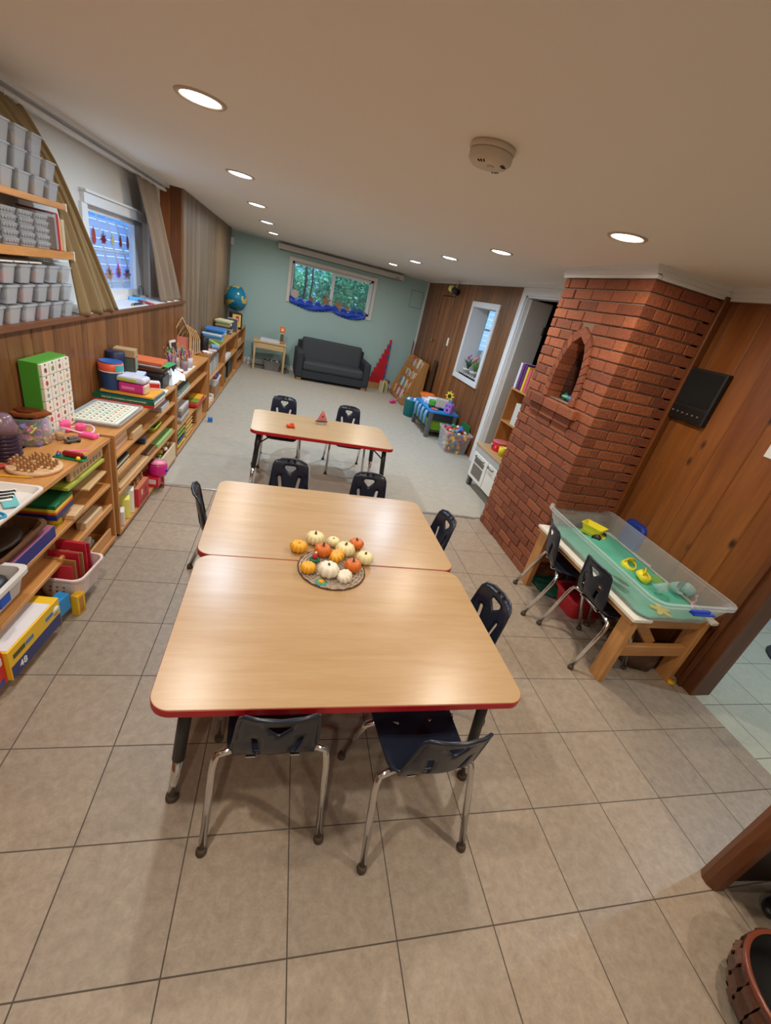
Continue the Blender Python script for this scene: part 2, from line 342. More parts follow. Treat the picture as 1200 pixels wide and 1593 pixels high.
# left wall : lower panelled part near the camera runs at a small angle
ANG = math.atan(.045)
def LW(y, d=0.): return (-1.11-.045*(5.5-y)+d, y)      # point at distance d in front of the lower left wall
LRZ = -ANG
ld = (math.sin(ANG), math.cos(ANG))
b = B(); p0 = LW(-2.6); ln = (5.5+2.6)/math.cos(ANG); boards(b, p0, ld, .07, .13, 0, ln, 0, 1.215, .05, bev=.004)
struct(b, 'wall_left', PANEL, 'orange brown wood panelling below the window ledge')
b = B(); b.bx(-1.11-.08, -1.11, 5.5, 9.4, 0, .02); boards(b, (-1.11, 5.5), (0, 1), .05, .16, 0, 3.9, 0, CEIL, .08, bev=.004)
struct(b, 'wall_left_far', PANEL_COOL, 'board panelling at the far left, coloured greyish for the cool light')
b = B(); boards(b, (-1.11-.02, 5.5), (-1, 0), .1, .14, 0, .34, 1.24, CEIL, -.05, bev=.003)
struct(b, 'wall_left_return', PINE, 'orange brown side of the wall recess by the curtain')
# ledge
b = B(); q0 = LW(-2.6, .025); q1 = LW(5.5, .025); q2 = LW(5.5, -.32); q3 = LW(-2.6, -.32)
b.prism([q0, q1, q2, q3], 1.215, 1.24, bev=.004); struct(b, 'trim_ledge', wood('ledge wood', C(128, 80, 46), C(100, 60, 34), 'Y', .8, .5), 'brown wooden ledge along the left wall')
# upper left wall with window hole
UD = -.22
def up_wall(y0, y1, z0, z1, b, d0=UD, d1=UD-.16): b.prism([LW(y0, d0), LW(y1, d0), LW(y1, d1), LW(y0, d1)], z0, z1)
WY0, WY1, WZ0, WZ1 = 3.86, 5.10, 1.24, 1.86
b = B(); up_wall(-2.6, WY0, 1.24, CEIL, b); up_wall(WY1, 5.52, 1.24, CEIL, b); up_wall(WY0, WY1, WZ1, CEIL, b); up_wall(WY0, WY1, 1.1, 1.24, b)
struct(b, 'wall_left_upper', OFFW, 'off white wall above the ledge')
b = B(); b.prism([LW(-2.6, UD+.09), LW(5.5, UD+.09), LW(5.5, UD), LW(-2.6, UD)], CEIL-.03, CEIL); b.prism([LW(-2.6, UD+.05), LW(5.5, UD+.05), LW(5.5, UD), LW(-2.6, UD)], CEIL-.06, CEIL-.03)
struct(b, 'trim_crown_left', WHITE, 'white crown moulding along the left wall')
# window_1
wx = UD-.06

b = B(); up_wall(WY0-.06, WY1+.09, WZ1, WZ1+.065, b, UD+.028, UD); up_wall(WY0-.07, WY1+.1, WZ1+.065, WZ1+.08, b, UD+.045, UD); up_wall(WY1, WY1+.085, 1.24, WZ1, b, UD+.02, UD); up_wall(WY0-.085, WY0, 1.24, WZ1, b, UD+.02, UD)
up_wall(WY0, WY1, 1.24, 1.25, b, UD, wx-.03)
b.prism([LW(3.2, UD), LW(5.35, UD), LW(5.35, .0), LW(3.2, .0)], 1.240, 1.2425)
w1 = struct(b, 'window_1', WHITE, 'white cased basement window above the left ledge')
b = B(); G = (3.93, 4.90, 1.30, 1.80)
up_wall(WY0, WY1, WZ1-.04, WZ1, b, wx+.02, wx-.03); up_wall(WY0, WY1, 1.25, 1.305, b, wx+.02, wx-.03); up_wall(WY0, G[0], 1.25, WZ1, b, wx+.02, wx-.03); up_wall(G[1], WY1, 1.25, WZ1, b, wx+.02, wx-.03)
b.build('window_frame', WHITE, w1)
b = B(); up_wall(G[0], G[1], G[2], G[3], b, wx-.004, wx-.008); b.build('pane', GLASS, w1)
# far wall
FX0, FX1, FZ0, FZ1 = -.005, 1.585, 1.335, 1.99
b = B(); F = 9.4
b.bx(-1.3, FX0, F, F+.2, 0, CEIL); b.bx(FX1, 2.82, F, F+.2, 0, CEIL); b.bx(FX0, FX1, F, F+.2, 0, FZ0); b.bx(FX0, FX1, F, F+.2, FZ1, CEIL)
struct(b, 'wall_far', TEAL, 'pale teal painted far wall')
b = B(); b.bx(-1.11, 2.7, F-.015, F, 0, .09, .003); struct(b, 'baseboard_far', WHITE, 'low white baseboard under the teal wall')
b = B(); b.bx(-1.11, 2.7, F-.02, F, CEIL-.02, CEIL); b.bx(2.66, 2.7, 3.42, F, CEIL-.035, CEIL); b.bx(2.67, 2.7, F-.02, F, 0, CEIL-.02)
struct(b, 'trim_crown_far', WHITE, 'thin white trim round the far ceiling')
b = B(); e = .06
b.bx(FX0-e, FX1+e, F-.022, F, FZ1, FZ1+e, .003); b.bx(FX0-e, FX1+e, F-.022, F, FZ0-e, FZ0, .003); b.bx(FX0-e, FX0, F-.022, F, FZ0, FZ1, .003); b.bx(FX1, FX1+e, F-.022, F, FZ0, FZ1, .003)
w2 = struct(b, 'window_2', mat('cream gloss paint', C(214, 208, 200), .4), 'wide low window in the teal far wall')
b = B(); y = F+.1; b.bx(FX0, FX1, y, y+.05, FZ0, FZ0+.04); b.bx(FX0, FX1, y, y+.05, FZ1-.04, FZ1); b.bx(FX0, FX0+.04, y, y+.05, FZ0, FZ1); b.bx(FX1-.04, FX1, y, y+.05, FZ0, FZ1); b.bx(.77, .83, y-.01, y+.05, FZ0, FZ1)
b.bx(.83, FX1-.04, y-.005, y+.02, FZ0+.04, FZ0+.065); b.bx(.83, FX1-.04, y-.005, y+.02, FZ1-.065, FZ1-.04); b.bx(FX1-.07, FX1-.04, y-.005, y+.02, FZ0+.04, FZ1-.04)
b.build('window_frame', WHITE, w2)
b = B(); b.bx(FX0+.04, .77, y+.02, y+.024, FZ0+.04, FZ1-.04); b.build('pane', GLASS, w2)
b = B(); b.bx(.83, FX1-.04, y+.02, y+.024, FZ0+.04, FZ1-.04); b.build('pane', GLASS, w2)
# right wall (x = 2.7): closet door, interior window, doorway
RX0 = 2.70
DY0, DY1, DZ = 3.42, 5.19, 2.13
IY0, IY1, IZ0, IZ1 = 5.87, 6.70, .96, 1.92
b = B(); boards(b, (RX0, 3.42), (0, 1), .07, .17, 0, 5.98, 0, CEIL, -.12, holes=[(DY0-3.42, DY1-3.42, 0, DZ), (IY0-3.42, IY1-3.42, IZ0, IZ1), (7.62-3.42, 8.36-3.42, 0, 2.03)], bev=.004)
struct(b, 'wall_right', PANEL_R, 'brown board panelled right wall beyond the chimney')
b = B(); boards(b, (RX0+.012, 7.63), (0, 1), .11, .17, 0, .72, .0, 2.02, -.05, bev=.004)
d1 = struct(b, 'door_1', PANEL_R, 'closet door cut from the same brown boards')
b = B(); b.lathe([(.012, 0), (.01, .02), (.022, .03), (.026, .045), (.018, .058), (.002, .06)], M=TR(RX0+.012, 8.27, 1.25) @ RY(-PI/2), n=16); b.build('door_knob', mat('brass', (.55, .34, .12), .3, 1.), d1)
# interior window_3
b = B(); e = .075
b.bx(RX0-.025, RX0, IY0-e, IY1+e, IZ1, IZ1+e, .004); b.bx(RX0-.025, RX0, IY0-e, IY1+e, IZ0-e, IZ0, .004); b.bx(RX0-.025, RX0, IY0-e, IY0, IZ0, IZ1, .004); b.bx(RX0-.025, RX0, IY1, IY1+e, IZ0, IZ1, .004)
b.bx(RX0, RX0+.26, IY0-.02, IY1+.02, IZ0-.02, IZ0); b.bx(RX0, RX0+.26, IY1, IY1+.02, IZ0, IZ1); b.bx(RX0, RX0+.26, IY0-.02, IY0, IZ0, IZ1); b.bx(RX0, RX0+.26, IY0-.02, IY1+.02, IZ1, IZ1+.02)
w3 = struct(b, 'window_3', WHITE, 'deep white framed interior window in the brown wall')
b = B(); b.bx(RX0+.24, RX0+.244, IY0, IY1, IZ0, IZ1); b.build('pane', GLASS, w3)
# doorway
b = B(); e = .085
b.bx(RX0-.022, RX0, DY1, DY1+e, 0, DZ+e, .004); b.bx(RX0-.022, RX0, DY0, DY1, DZ, DZ+e, .004); b.bx(RX0-.03, RX0, DY1+e-.02, DY1+e, 0, DZ+e, .003); b.bx(RX0-.03, RX0, DY0, DY1+e-.02, DZ+e-.02, DZ+e, .003)
b.bx(RX0, RX0+.13, DY1-.02, DY1, 0, DZ); b.bx(RX0, RX0+.13, DY0, DY1, DZ-.02, DZ)
struct(b, 'trim_doorway', WHITE, 'white doorway casing beside the chimney')
b = B(); b.box((2.885, 5.145, 1.055), (.29, .045, 2.09), bev=.003); d2 = struct(b, 'door_2', GREYD, 'grey door standing open into the dark room')
b = B(); b.box((3.02, 5.125, 1.0), (.03, .07, .1), bev=.003); b.box((3.02, 5.125, .25), (.03, .07, .1), bev=.003); b.box((3.02, 5.125, 1.8), (.03, .07, .1), bev=.003); b.build('hinge', BLACK, d2)
# side room shell
SR = mat('side room paint', C(120, 118, 112), .8)
b = B(); b.bx(2.82, 5.2, 5.27, 5.37, 0, CEIL); struct(b, 'wall_side_partition', DARK, 'wall between the two rooms on the right')  # near black colour stands in for the shade past the doorway
b = B(); b.bx(5.1, 5.2, 2.2, 9.5, 0, CEIL); b.bx(2.82, 5.2, 2.12, 2.22, 0, CEIL); struct(b, 'wall_side_right', DARK, 'outer wall of the side room, coloured near black for its gloom')
b = B(); b.bx(2.82, 3.55, F, F+.1, 0, CEIL); b.bx(4.75, 5.2, F, F+.1, 0, CEIL); b.bx(3.55, 4.75, F, F+.1, 0, 1.15); b.bx(3.55, 4.75, F, F+.1, 2.08, CEIL)
struct(b, 'wall_side_far', SR, 'far wall of the side room with a window')
b = B(); b.bx(3.55, 4.75, F+.02, F+.06, 1.15, 1.19); b.bx(3.55, 4.75, F+.02, F+.06, 2.04, 2.08); b.bx(3.55, 3.59, F+.02, F+.06, 1.19, 2.04); b.bx(4.71, 4.75, F+.02, F+.06, 1.19, 2.04); b.bx(3.55, 4.75, F+.02, F+.06, 1.60, 1.64); b.bx(4.12, 4.16, F+.02, F+.06, 1.19, 2.04)
struct(b, 'window_4', WHITE, 'window of the side room seen through the interior window')
# chimney side wall : knotty pine at x = 2.64 from the chimney toward the camera, ending in a post
b = B(); boards(b, (2.64, 1.42), (0, 1), .15, .24, 0, 2.1, 0, CEIL, -.10, bev=.006)
struct(b, 'wall_right_near', PINE, 'glossy knotty pine boards to the right of the chimney')
b = B(); b.bx(2.62, 2.78, 1.335, 1.42, 0, CEIL, .006); b.bx(2.60, 2.64, 1.40, 1.43, 0, CEIL, .004); struct(b, 'trim_post', wood('dark pine trim', C(108, 62, 30), C(84, 44, 20), 'Z', .9, .45), 'dark wood end trim of the pine wall')
b = B(); b.bx(2.54, 2.64, 2.5, 2.515, 0, CEIL-.05); b.bx(2.585, 2.64, 2.46, 2.515, 0, CEIL-.05, .008); struct(b, 'trim_corner', PINE_DK, 'wood corner strip between chimney and pine wall')
b = B()
def crown(b, x0, y0, x1, y1, nx, ny):
    for o, zz in ((.050, .0), (.037, .025), (.026, .045)):
        xs = sorted((x0, x1)); ys = sorted((y0, y1))
        if nx: b.bx(x0, x0+nx*o, ys[0], ys[1], CEIL-zz-.025, CEIL-zz)
        else: b.bx(xs[0], xs[1], y0, y0+ny*o, CEIL-zz-.025, CEIL-zz)
CX = 2.07; CY0, CY1 = 2.50, 3.42
crown(b, CX, CY0-.035, CX, CY1+.03, -1, 0); crown(b, CX, CY0, 2.64, CY0, 0, -1); crown(b, 2.64, 1.33, 2.64, CY0, -1, 0); crown(b, CX, CY1, 2.66, CY1, 0, 1)
struct(b, 'trim_crown_right', WHITE, 'cream crown moulding round the chimney top')
# outer closing walls (behind camera and hall)
b = B(); b.bx(-2, 6, -2.7, -2.6, 0, CEIL); struct(b, 'wall_back', OFFW, 'wall behind the viewer')
b = B(); b.bx(5.9, 6.0, -2.6, 2.2, 0, CEIL); struct(b, 'wall_hall_right', OFFW, 'far side of the hallway')
b = B(); b.bx(2.74, 6.0, 2.02, 2.12, 0, CEIL); struct(b, 'wall_hall_far', mat('pale blue white wall', C(196, 206, 214), .6), 'pale wall at the end of the hallway')
b = B(); b.bx(2.78, 2.86, 1.42, 2.02, 0, CEIL); struct(b, 'trim_hall_jamb', WHITE, 'white side of the hallway wall')
# ================================================================ chimney
BRICK = tonemat('rough red brick', C(156, 88, 54), C(120, 62, 38), .8, .8, 60)
BRDK = tonemat('darker inner brick', C(96, 54, 38), C(66, 38, 28), .9, .8, 60)  # niche lining, a darker tone than the face brick
MORT = mat('grey mortar', C(138, 112, 94), .9, bump=.4, bscale=90)
ch = thing('chimney_breast', 'tall red brick chimney breast with a pointed arched niche', 'fireplace', (CX, CY0, 0))
W_, H_, Dp = CY1-CY0, CEIL-.001, .57
NC = .45; NB = 1.335; NT = 1.80; NW = .155     # niche centre (y local), base z, apex z, half width
def arch(z, o=0.):       # half width of the arch outline at height z, o = offset of the ring
    base = NB-o*.0; top = NT+o*1.15
    if z <= base-.0001 or z >= top: return 0
    k = (z-1.48)/(top-1.48)
    return (NW+o)*(1 if k <= 0 else math.sqrt(max(0, 1-k**1.7)))
CH = .0703; NCO = 32; bl = .215
bk = B(); mo = B()
def span_out(a, c, ex):
    if not ex: return [(a, c)]
    r = []
    if a < ex[0]-.012: r.append((a, min(c, ex[0])))
    if c > ex[1]+.012: r.append((max(a, ex[1]), c))
    return [(u, v) for u, v in r if v-u > .015]
for k in range(NCO):
    z0 = k*CH+.004; z1 = (k+1)*CH-.006; zc = (z0+z1)/2
    hw = max(arch(z0+.01, .062), arch(z1-.01, .062)) if 1.33 < zc < 2 else 0
    ex = (NC-hw, NC+hw) if hw > 0 else None
    off = (k % 2)*bl/2; x = -off
    first = True
    while x < W_:
        a, c = max(0, x), min(W_, x+bl-.009)
        if c-a > .02:
            for u, v in span_out(a, c, ex):
                j = random.uniform(-.004, .003)
                bk.bx(-.012+j, .09, (-.012 if u < .001 else u), v, z0, z1, .004)
        x += bl
    x = bl*.25 if k % 2 else bl*.5+.001      # right face (looking -Y)
    x -= bl/2
    while x < Dp:
        a, c = max(.092, x), min(Dp, x+bl-.009)
        if c-a > .02:
            j = random.uniform(-.004, .003); bk.bx(a, c, -.012+j, .09, z0, z1, .004)
        x += bl
bk.build('brickwork', BRICK, ch)
z = 0
while z < H_:       # mortar body in thin courses so that the niche stays open
    z1 = min(H_, z+.02); hw = arch(z+.01, .03) if 1.33 < z+.01 < 2 else 0
    if hw > 0: mo.bx(0, .3, .0, NC-hw, z, z1); mo.bx(0, .3, NC+hw, W_, z, z1); mo.bx(.3, Dp, .0, W_, z, z1)
    else: mo.bx(0, Dp, .0, W_, z, z1)
    z = z1
mo.build('mortar', MORT, ch)
ar = B(); n = 9                          # pointed ring of voussoirs, each side
def ap(sd, q, o):                        # q 0..1 along the arch side from base to apex
    z = NB+(NT+o*1.15-NB)*q; kk = (z-1.48)/(NT+o*1.15-1.48)
    return NC+sd*(NW+o)*(1 if kk <= 0 else math.sqrt(max(0, 1-kk**1.7))), z
for sd in (-1, 1):
    for i in range(n):
        q0, q1 = (i+.04)/n, (i+.94)/n
        if i == n-1: q1 = 1.0
        a0, a1, c0, c1 = ap(sd, q0, 0), ap(sd, q1, 0), ap(sd, q0, .06), ap(sd, q1, .06)
        lo = [(-.024, *a0), (-.024, *c0), (-.024, *c1), (-.024, *a1)]; hi = [(.10, *p[1:]) for p in lo]
        ar.loft([lo, hi], smooth=False)
ar.build('arch_ring', BRICK, ch)
ni = B()
for sd in (-1, 1):
    for i in range(n):
        a0, a1 = ap(sd, i/n, 0), ap(sd, (i+.93)/n if i < n-1 else 1, 0); o0, o1 = ap(sd, i/n, .012), ap(sd, (i+.93)/n if i < n-1 else 1, .012)
        ni.loft([[(.1, *a0), (.1, *o0), (.1, *o1), (.1, *a1)], [(.29, *a0), (.29, *o0), (.29, *o1), (.29, *a1)]], smooth=False)
ni.bx(.0, .3, NC-NW, NC+NW, NB-.02, NB)
ni.build('niche_lining', BRDK, ch)
b = B(); b.bx(.285, .299, NC-NW-.04, NC+NW+.04, NB, NT+.05); b.build('niche_back', wood('dark niche back', C(92, 62, 44), C(70, 46, 32), 'Z', 1, .6), ch)
si = B()
yy = NC-.30
while yy < NC+.34: si.bx(-.055, .06, yy, min(yy+.20, NC+.36), NB-.075, NB-.008, .004); yy += .208
yy = NC-.26
while yy < NC+.29: si.bx(-.03, .03, yy, min(yy+.20, NC+.31), NB-.145, NB-.083, .004); yy += .208
si.build('niche_sill', BRICK, ch)
# ================================================================ ceiling lights
RINGM = mat('lamp ring', C(196, 178, 160), .4)
def downlight(x, y, col, name_, pw=1.):
    t = thing('ceiling_light', name_, 'ceiling light', (x, y, CEIL), 0, 'recessed ceiling lights')
    b = B(); b.lathe([(.074, -.001), (.078, -.006), (.092, -.006), (.096, -.001), (.096, .004), (.074, .004)], n=32, cap0=False, cap1=False); b.build('trim_ring', RINGM, t)
    m = mat('lamp glow %.2f %.2f' % (col[0], col[2]), col, emit=14.)
    b = B(); b.lathe([(.073, -.002), (.06, -.006), (.03, -.008), (.001, -.009)], n=24); b.build('diffuser', m, t)
    l = bpy.data.lights.new('lamp', 'AREA'); l.shape = 'DISK'; l.size = .08; l.energy = LAMP_W*pw; l.color = col; l.spread = math.radians(175)
    o = bpy.data.objects.new('lamp', l); COL.objects.link(o); o.parent = t; o.location = (0, 0, -.012)
WARM = (1, .87, .72); MID = (1, .93, .84); COOL = (.62, .81, 1.0)
for x, y, c, n_, p in ((-.405, 2.29, MID, 'recessed round ceiling light nearest the curtained window, the biggest of the left row', 1), (-.40, 3.70, COOL, 'bright bluish recessed ceiling light, second of the left row', 1.6),
    (-.385, 5.08, WARM, 'warm recessed ceiling light, third of the left row', .9), (-.365, 6.55, COOL, 'fourth recessed ceiling light of the left row', .9), (-.34, 8.04, MID, 'last recessed ceiling light of the left row, by the screen case', .9),
    (1.555, 2.19, WARM, 'recessed round ceiling light nearest the brick chimney', 1.1), (1.56, 3.65, WARM, 'yellowish recessed ceiling light above the doorway side, second of the right row', .9), (1.555, 4.90, COOL, 'bright bluish recessed ceiling light, third of the right row', 1.7),
    (1.55, 6.30, COOL, 'bluish recessed ceiling light, fourth of the right row', 1.1), (1.55, 7.73, WARM, 'smallest warm recessed ceiling light by the far end of the screen case', .9),
    (-.40, .75, MID, 'recessed ceiling light above the viewer, out of the picture', 1.), (1.55, .62, WARM, 'recessed ceiling light right of the viewer, out of the picture', .9), (-.40, -.9, WARM, 'recessed ceiling light behind the viewer, left', .9), (1.55, -.9, WARM, 'recessed ceiling light behind the viewer, right', .9)):
    downlight(x, y, c, n_, p)
downlight(4.0, .9, COOL, 'bluish hallway ceiling light, out of the picture', 1.6)
t = thing('smoke_detector', 'round white smoke detector on the ceiling', 'smoke detector', (.60, 1.72, CEIL))
sw = mat('aged white plastic', C(206, 192, 176), .5)
b = B(); b.lathe([(.075, 0), (.078, -.012), (.074, -.018)], n=32); b.build('mounting_base', sw, t)
b = B(); b.lathe([(.070, -.018), (.074, -.022), (.073, -.040), (.060, -.052), (.045, -.056), (.001, -.057)], n=32); b.build('cover', sw, t)
for a in [i*PI/18-2.6 for i in (0, 1, 2, 9, 10, 11, 18, 19, 20)]: B().box((.052*math.cos(a), .052*math.sin(a), -.0535), (.016, .004, .004), rz=a).build('vent_slot', DARK, t)
b = B(); b.cyl((0, -.018, -.055), (0, -.018, -.060), .013); b.build('test_button', sw, t)
# ================================================================ tables
def leg(b_top, b_bot, parent, r=.021):
    p, q = Vector(b_top), Vector(b_bot); m_ = p.lerp(q, .60)
    o = B().cyl(p, m_, r, n=14).build('leg', BLACK, parent)
    B().cyl(m_, q+Vector((0, 0, .012)), r*.8, n=14).build('leg_insert', CHROME, o)
    B().lathe([(r*.95, 0), (r*1.1, .006), (r*1.0, .022), (r*.7, .026)], c=tuple(q), n=14).build('glide', RUBBER, o)
def table(label, w, d, loc, rz, h=.56, inset=.10, group=None, legs=(0, 1, 2, 3)):
    t = thing('activity_table', label, 'table', loc, rz, group)
    b = B(); b.prism(rr(w-.003, d-.003, .064, 8), h-.028, h, bev=.0012); b.build('tabletop', OAKTOP, t)
    b = B(); o1 = rr(w-.004, d-.004, .063, 8); o2 = rr(w, d, .065, 8)
    b.loft([[(x, y, h-.030) for x, y in o1], [(x, y, h-.029) for x, y in o2], [(x, y, h-.004) for x, y in o2], [(x, y, h-.002) for x, y in o1]], cap1=False, smooth=False); b.build('edge_band', RED, t, 'dark red rubber edge')
    for k, (sx, sy) in enumerate(((-1, -1), (1, -1), (1, 1), (-1, 1))):
        if k in legs: leg((sx*(w/2-inset), sy*(d/2-inset), h-.03), (sx*(w/2-inset+.045), sy*(d/2-inset+.03), 0), t)
    for sx in (-1, 1):
        b = B(); b.tube([(sx*(w/2-inset), -(d/2-inset), h-.045), (sx*(w/2-inset), (d/2-inset), h-.045)], .012)
        for sy in (-1, 1): b.tube([(sx*(w/2-inset), sy*(d/2-inset), h-.13), (sx*(w/2-inset-.12), sy*(d/2-inset), h-.035)], .006)
        b.build('leg_brace', BLACK, t)
    return t
table('wooden laminate table with red edge nearest the viewer, two chairs pushed in front', 1.255, .795, (.352, 1.284, 0), 0)
table('wooden laminate table with red edge pushed behind the nearest one, joined under the pumpkins', 1.27, .795, (.347, 2.083, 0), .004)
table('far rectangular wooden laminate table standing on the carpet, toy boat on top', 1.25, .645, (.42, 3.825, 0), .02, inset=.075)
# ================================================================ chairs
def chair(label, loc, rz):
    t = thing('school_chair', label, 'chair', loc, rz, 'navy plastic school chairs')
    def fs(u, v): # seat: u across, v 0 rear .. .33 front
        z = .372-.012*math.exp(-((v-.16)/.09)**2)*(1-(u/.17)**2)
        if v < .05: z += .022*(1-v/.05)**2
        if v > .26: z -= .045*((v-.26)/.07)**2
        return (u, -.115+v, z+.010*(abs(u)/.16)**4)
    so = [(x, y+.165) for x, y in rr(.32, .33, .05, 5)]
    so = [(x*(.90+.10*min(1, y/.2)), y) for x, y in so]
    B().sheet(so, [], .03, fs, .008).build('seat', NAVY, t)
    def fb(u, v): # backrest
        u *= .90+.06*max(0, 1-v/.12)
        cv = .034*(1-(u/.14)**2); w_ = min(1, max(0, v/.06))
        y = -.116-.15*v-cv*w_+.0*u
        if v > .235: y -= 1.6*(v-.235)**1.3
        return (u, y, .388+v*1.02)
    bo = [(-.132, 0), (.132, 0), (.138, .05), (.135, .12), (.129, .19), (.124, .225), (.112, .246), (.07, .256), (0, .257), (-.07, .256), (-.112, .246), (-.124, .225), (-.129, .19), (-.135, .12), (-.138, .05)]
    tri = [(-.042, .205), (-.038, .213), (-.030, .216), (.030, .216), (.038, .213), (.042, .205), (.040, .198), (.007, .168), (0, .165), (-.007, .168), (-.040, .198)]
    def slot(c, s): return [(c+.012*math.cos(a)+s*((.135 if math.sin(a) > 0 else .052)-.095), (.135 if math.sin(a) > 0 else .052)+.012*math.sin(a)) for a in [PI*2*i/12+.01 for i in range(12)]]
    B().sheet(bo, [tri, slot(.066, .22), slot(-.066, -.22)], .022, fb, .008).build('backrest', NAVY, t)
    b = B(); # thick rolled rim of the backrest
    b.tube([fb(u, v) for u, v in bo[2:15]], .0065, 8); b.build('backrest_rim', NAVY, t)
    for sx in (-1, 1):
        for sy, yf, yt in ((-1, -.20, -.085), (1, .20, .10)):
            pts = [(sx*.192, yf, .016), (sx*.184, yt+(yf-yt)*.18, .285), (sx*.180, yt+(yf-yt)*.09, .320), (sx*.172, yt+(yf-yt)*.02, .347), (sx*.145, yt, .357), (sx*.06, yt+.02*(-sy), .357)]
            l = B().tube(pts, .0125, 10).build('leg', CHROME, t)
            B().lathe([(.016, 0), (.018, .006), (.017, .018), (.0125, .028)], c=(sx*.193, yf, 0), n=12).build('rubber_foot', RUBBER, l)
    b = B(); [b.box((sx*.07, 0.0, .358), (.03, .22, .006)) for sx in (-1, 1)]; b.tube([(-.07, -.09, .357), (.07, -.09, .357)], .009); b.build('seat_frame', CHROME, t)
    return t
ch0 = chair('navy plastic chair squarely at the near table edge, the left one of two', (.10, .975, 0), 0)
for lb, loc, rz in (('navy plastic chair pushed askew at the near table edge, the right one of two', (.615, .885, 0), math.radians(4)),
    ('navy plastic chair at the left side of the joined tables, seen edge on', (-.19, 2.18, 0), -PI/2+.2),
    ('navy plastic chair at the right side of the joined tables, far one', (.905, 2.13, 0), PI/2+.05),
    ('navy plastic chair at the right side of the joined tables, near one', (.90, 1.37, 0), PI/2+.14),
    ('navy plastic chair between the joined tables and the far table, left one', (.125, 2.535, 0), PI-.0),
    ('navy plastic chair between the joined tables and the far table, right one', (.66, 2.475, 0), PI-.03),
    ('navy plastic chair behind the far table, left one', (.062, 4.22, 0), PI),
    ('navy plastic chair behind the far table, right one by the toy boat', (.735, 4.28, 0), PI),
    ('navy plastic chair at the sand table, the one nearer the brick chimney', (2.055, 2.14, 0), -PI/2-.33),
    ('navy plastic chair at the sand table, the one nearer the viewer', (2.08, 1.74, 0), -PI/2)):
    dup(ch0, loc, rz, lb)
# ================================================================ on the tables
H = .56
# woven placemat
t = thing('wicker_placemat', 'round woven twig placemat under the pumpkins', 'placemat', (.322, 1.63, H))
wk = mat('woven twig', C(190, 172, 152), .8, bump=.8, bscale=120, vary=.2); wkd = mat('dark twig rim', C(98, 68, 44), .8, bump=.6, bscale=150, vary=.3)
b = B()
for i in range(9): b.tube([((.018+i*.0165)*math.cos(a), (.018+i*.0165)*math.sin(a), .003+.0012*math.sin(a*18+i*PI)) for a in [2*PI*k/54 for k in range(54)]], .0055, 6, closed=True)
b.lathe([(.153, 0), (.153, .003), (.001, .003)], n=32); b.build('weave', wk, t)
b = B(); [b.tube([(.03*math.cos(a), .03*math.sin(a), .008), (.153*math.cos(a), .153*math.sin(a), .008)], .0022, 5) for a in [2*PI*i/26 for i in range(26)]]; b.build('spokes', wk, t)
b = B(); [b.tube([(.157*math.cos(2*PI*k/60+o), .157*math.sin(2*PI*k/60+o), .004+.004*math.sin(k*PI/1.5+o*9)) for k in range(60)], .0038, 6, closed=True) for o in (0, .05)]; b.build('rim', wkd, t)
OR = mat('orange pumpkin skin', C(206, 104, 26), .45, bump=.1, vary=.12); YE = mat('yellow gourd skin', C(232, 166, 34), .4, bump=.1, vary=.1); CRM = mat('cream pumpkin skin', C(226, 212, 160), .5, vary=.06); WHP = mat('white pumpkin skin', C(232, 222, 200), .5, vary=.04); STEM = mat('dry stem', C(96, 84, 48), .8, bump=.6, vary=.3)
def pumpkin(px, py, r, hh, m_, label, lobes=10, lobe=.10, stem=.02, tilt=0, ta=0, z=H):
    r *= 1.12; hh *= 1.1
    p = at(px, py, z+hh*.55); on = (Vector((p.x, p.y))-Vector((.322, 1.63))).length < .155
    zz = z+(.0075 if on else 0)
    t = thing('pumpkin', label, 'pumpkin', (p.x, p.y, zz), random.uniform(0, 6), 'mini pumpkins and gourds of the centrepiece')
    h = hh/2; prof = []
    for i in range(13):
        a = -PI/2+PI*i/12; prof.append((max(.0008, r*math.cos(a)**.8 if math.cos(a) > 0 else .0008), h+h*math.sin(a)*(1 if i < 10 else 1-.09*(i-9))))
    M = TR(0, 0, h) @ Euler((tilt, 0, ta)).to_matrix().to_4x4() @ TR(0, 0, -h)
    B().lathe(prof, n=lobes*8, lobes=lobes, lobe=lobe*1.9, M=M).build('flesh', m_, t)
    b = B(); z0 = hh*.86
    rings = [[((.0072-.0028*k/4)*math.cos(a)*(1.5 if k == 0 else 1)+.003*k*k/16, (.0072-.0028*k/4)*math.sin(a)*(1.5 if k == 0 else 1), z0-.004+stem*k/4) for a in [2*PI*i/8 for i in range(8)]] for k in range(5)]
    b.loft(rings, M=M); b.build('stem', STEM, t)
pumpkin(465, 849, .036, .050, YE, 'yellow ribbed gourd lying off the mat, farthest left', 11, .12, .006)
pumpkin(491, 836, .041, .058, CRM, 'pale yellow ribbed pumpkin at the back left of the cluster', 12, .12, .018)
pumpkin(502, 857, .037, .058, OR, 'orange pumpkin with a long stem beside the red toy bird', 9, .04, .026)
pumpkin(519, 842, .030, .044, CRM, 'small cream pumpkin half hidden between two orange ones at the back', 10, .08, .006)
pumpkin(555, 845, .034, .048, OR, 'orange pumpkin standing at the back right of the cluster', 9, .04, .018)
pumpkin(537, 855, .042, .058, CRM, 'cream ribbed pumpkin in the middle of the cluster', 11, .10, .018)
pumpkin(524, 866, .033, .044, YE, 'orange yellow ribbed gourd in the very middle of the mat', 10, .11, .004, .5, .4)
pumpkin(568, 867, .038, .056, CRM, 'cream ribbed pumpkin at the right edge, off the mat', 10, .06, .014)
pumpkin(549, 881, .036, .056, OR, 'orange pumpkin with pale stem tip nearest the right edge of the mat', 9, .04, .022)
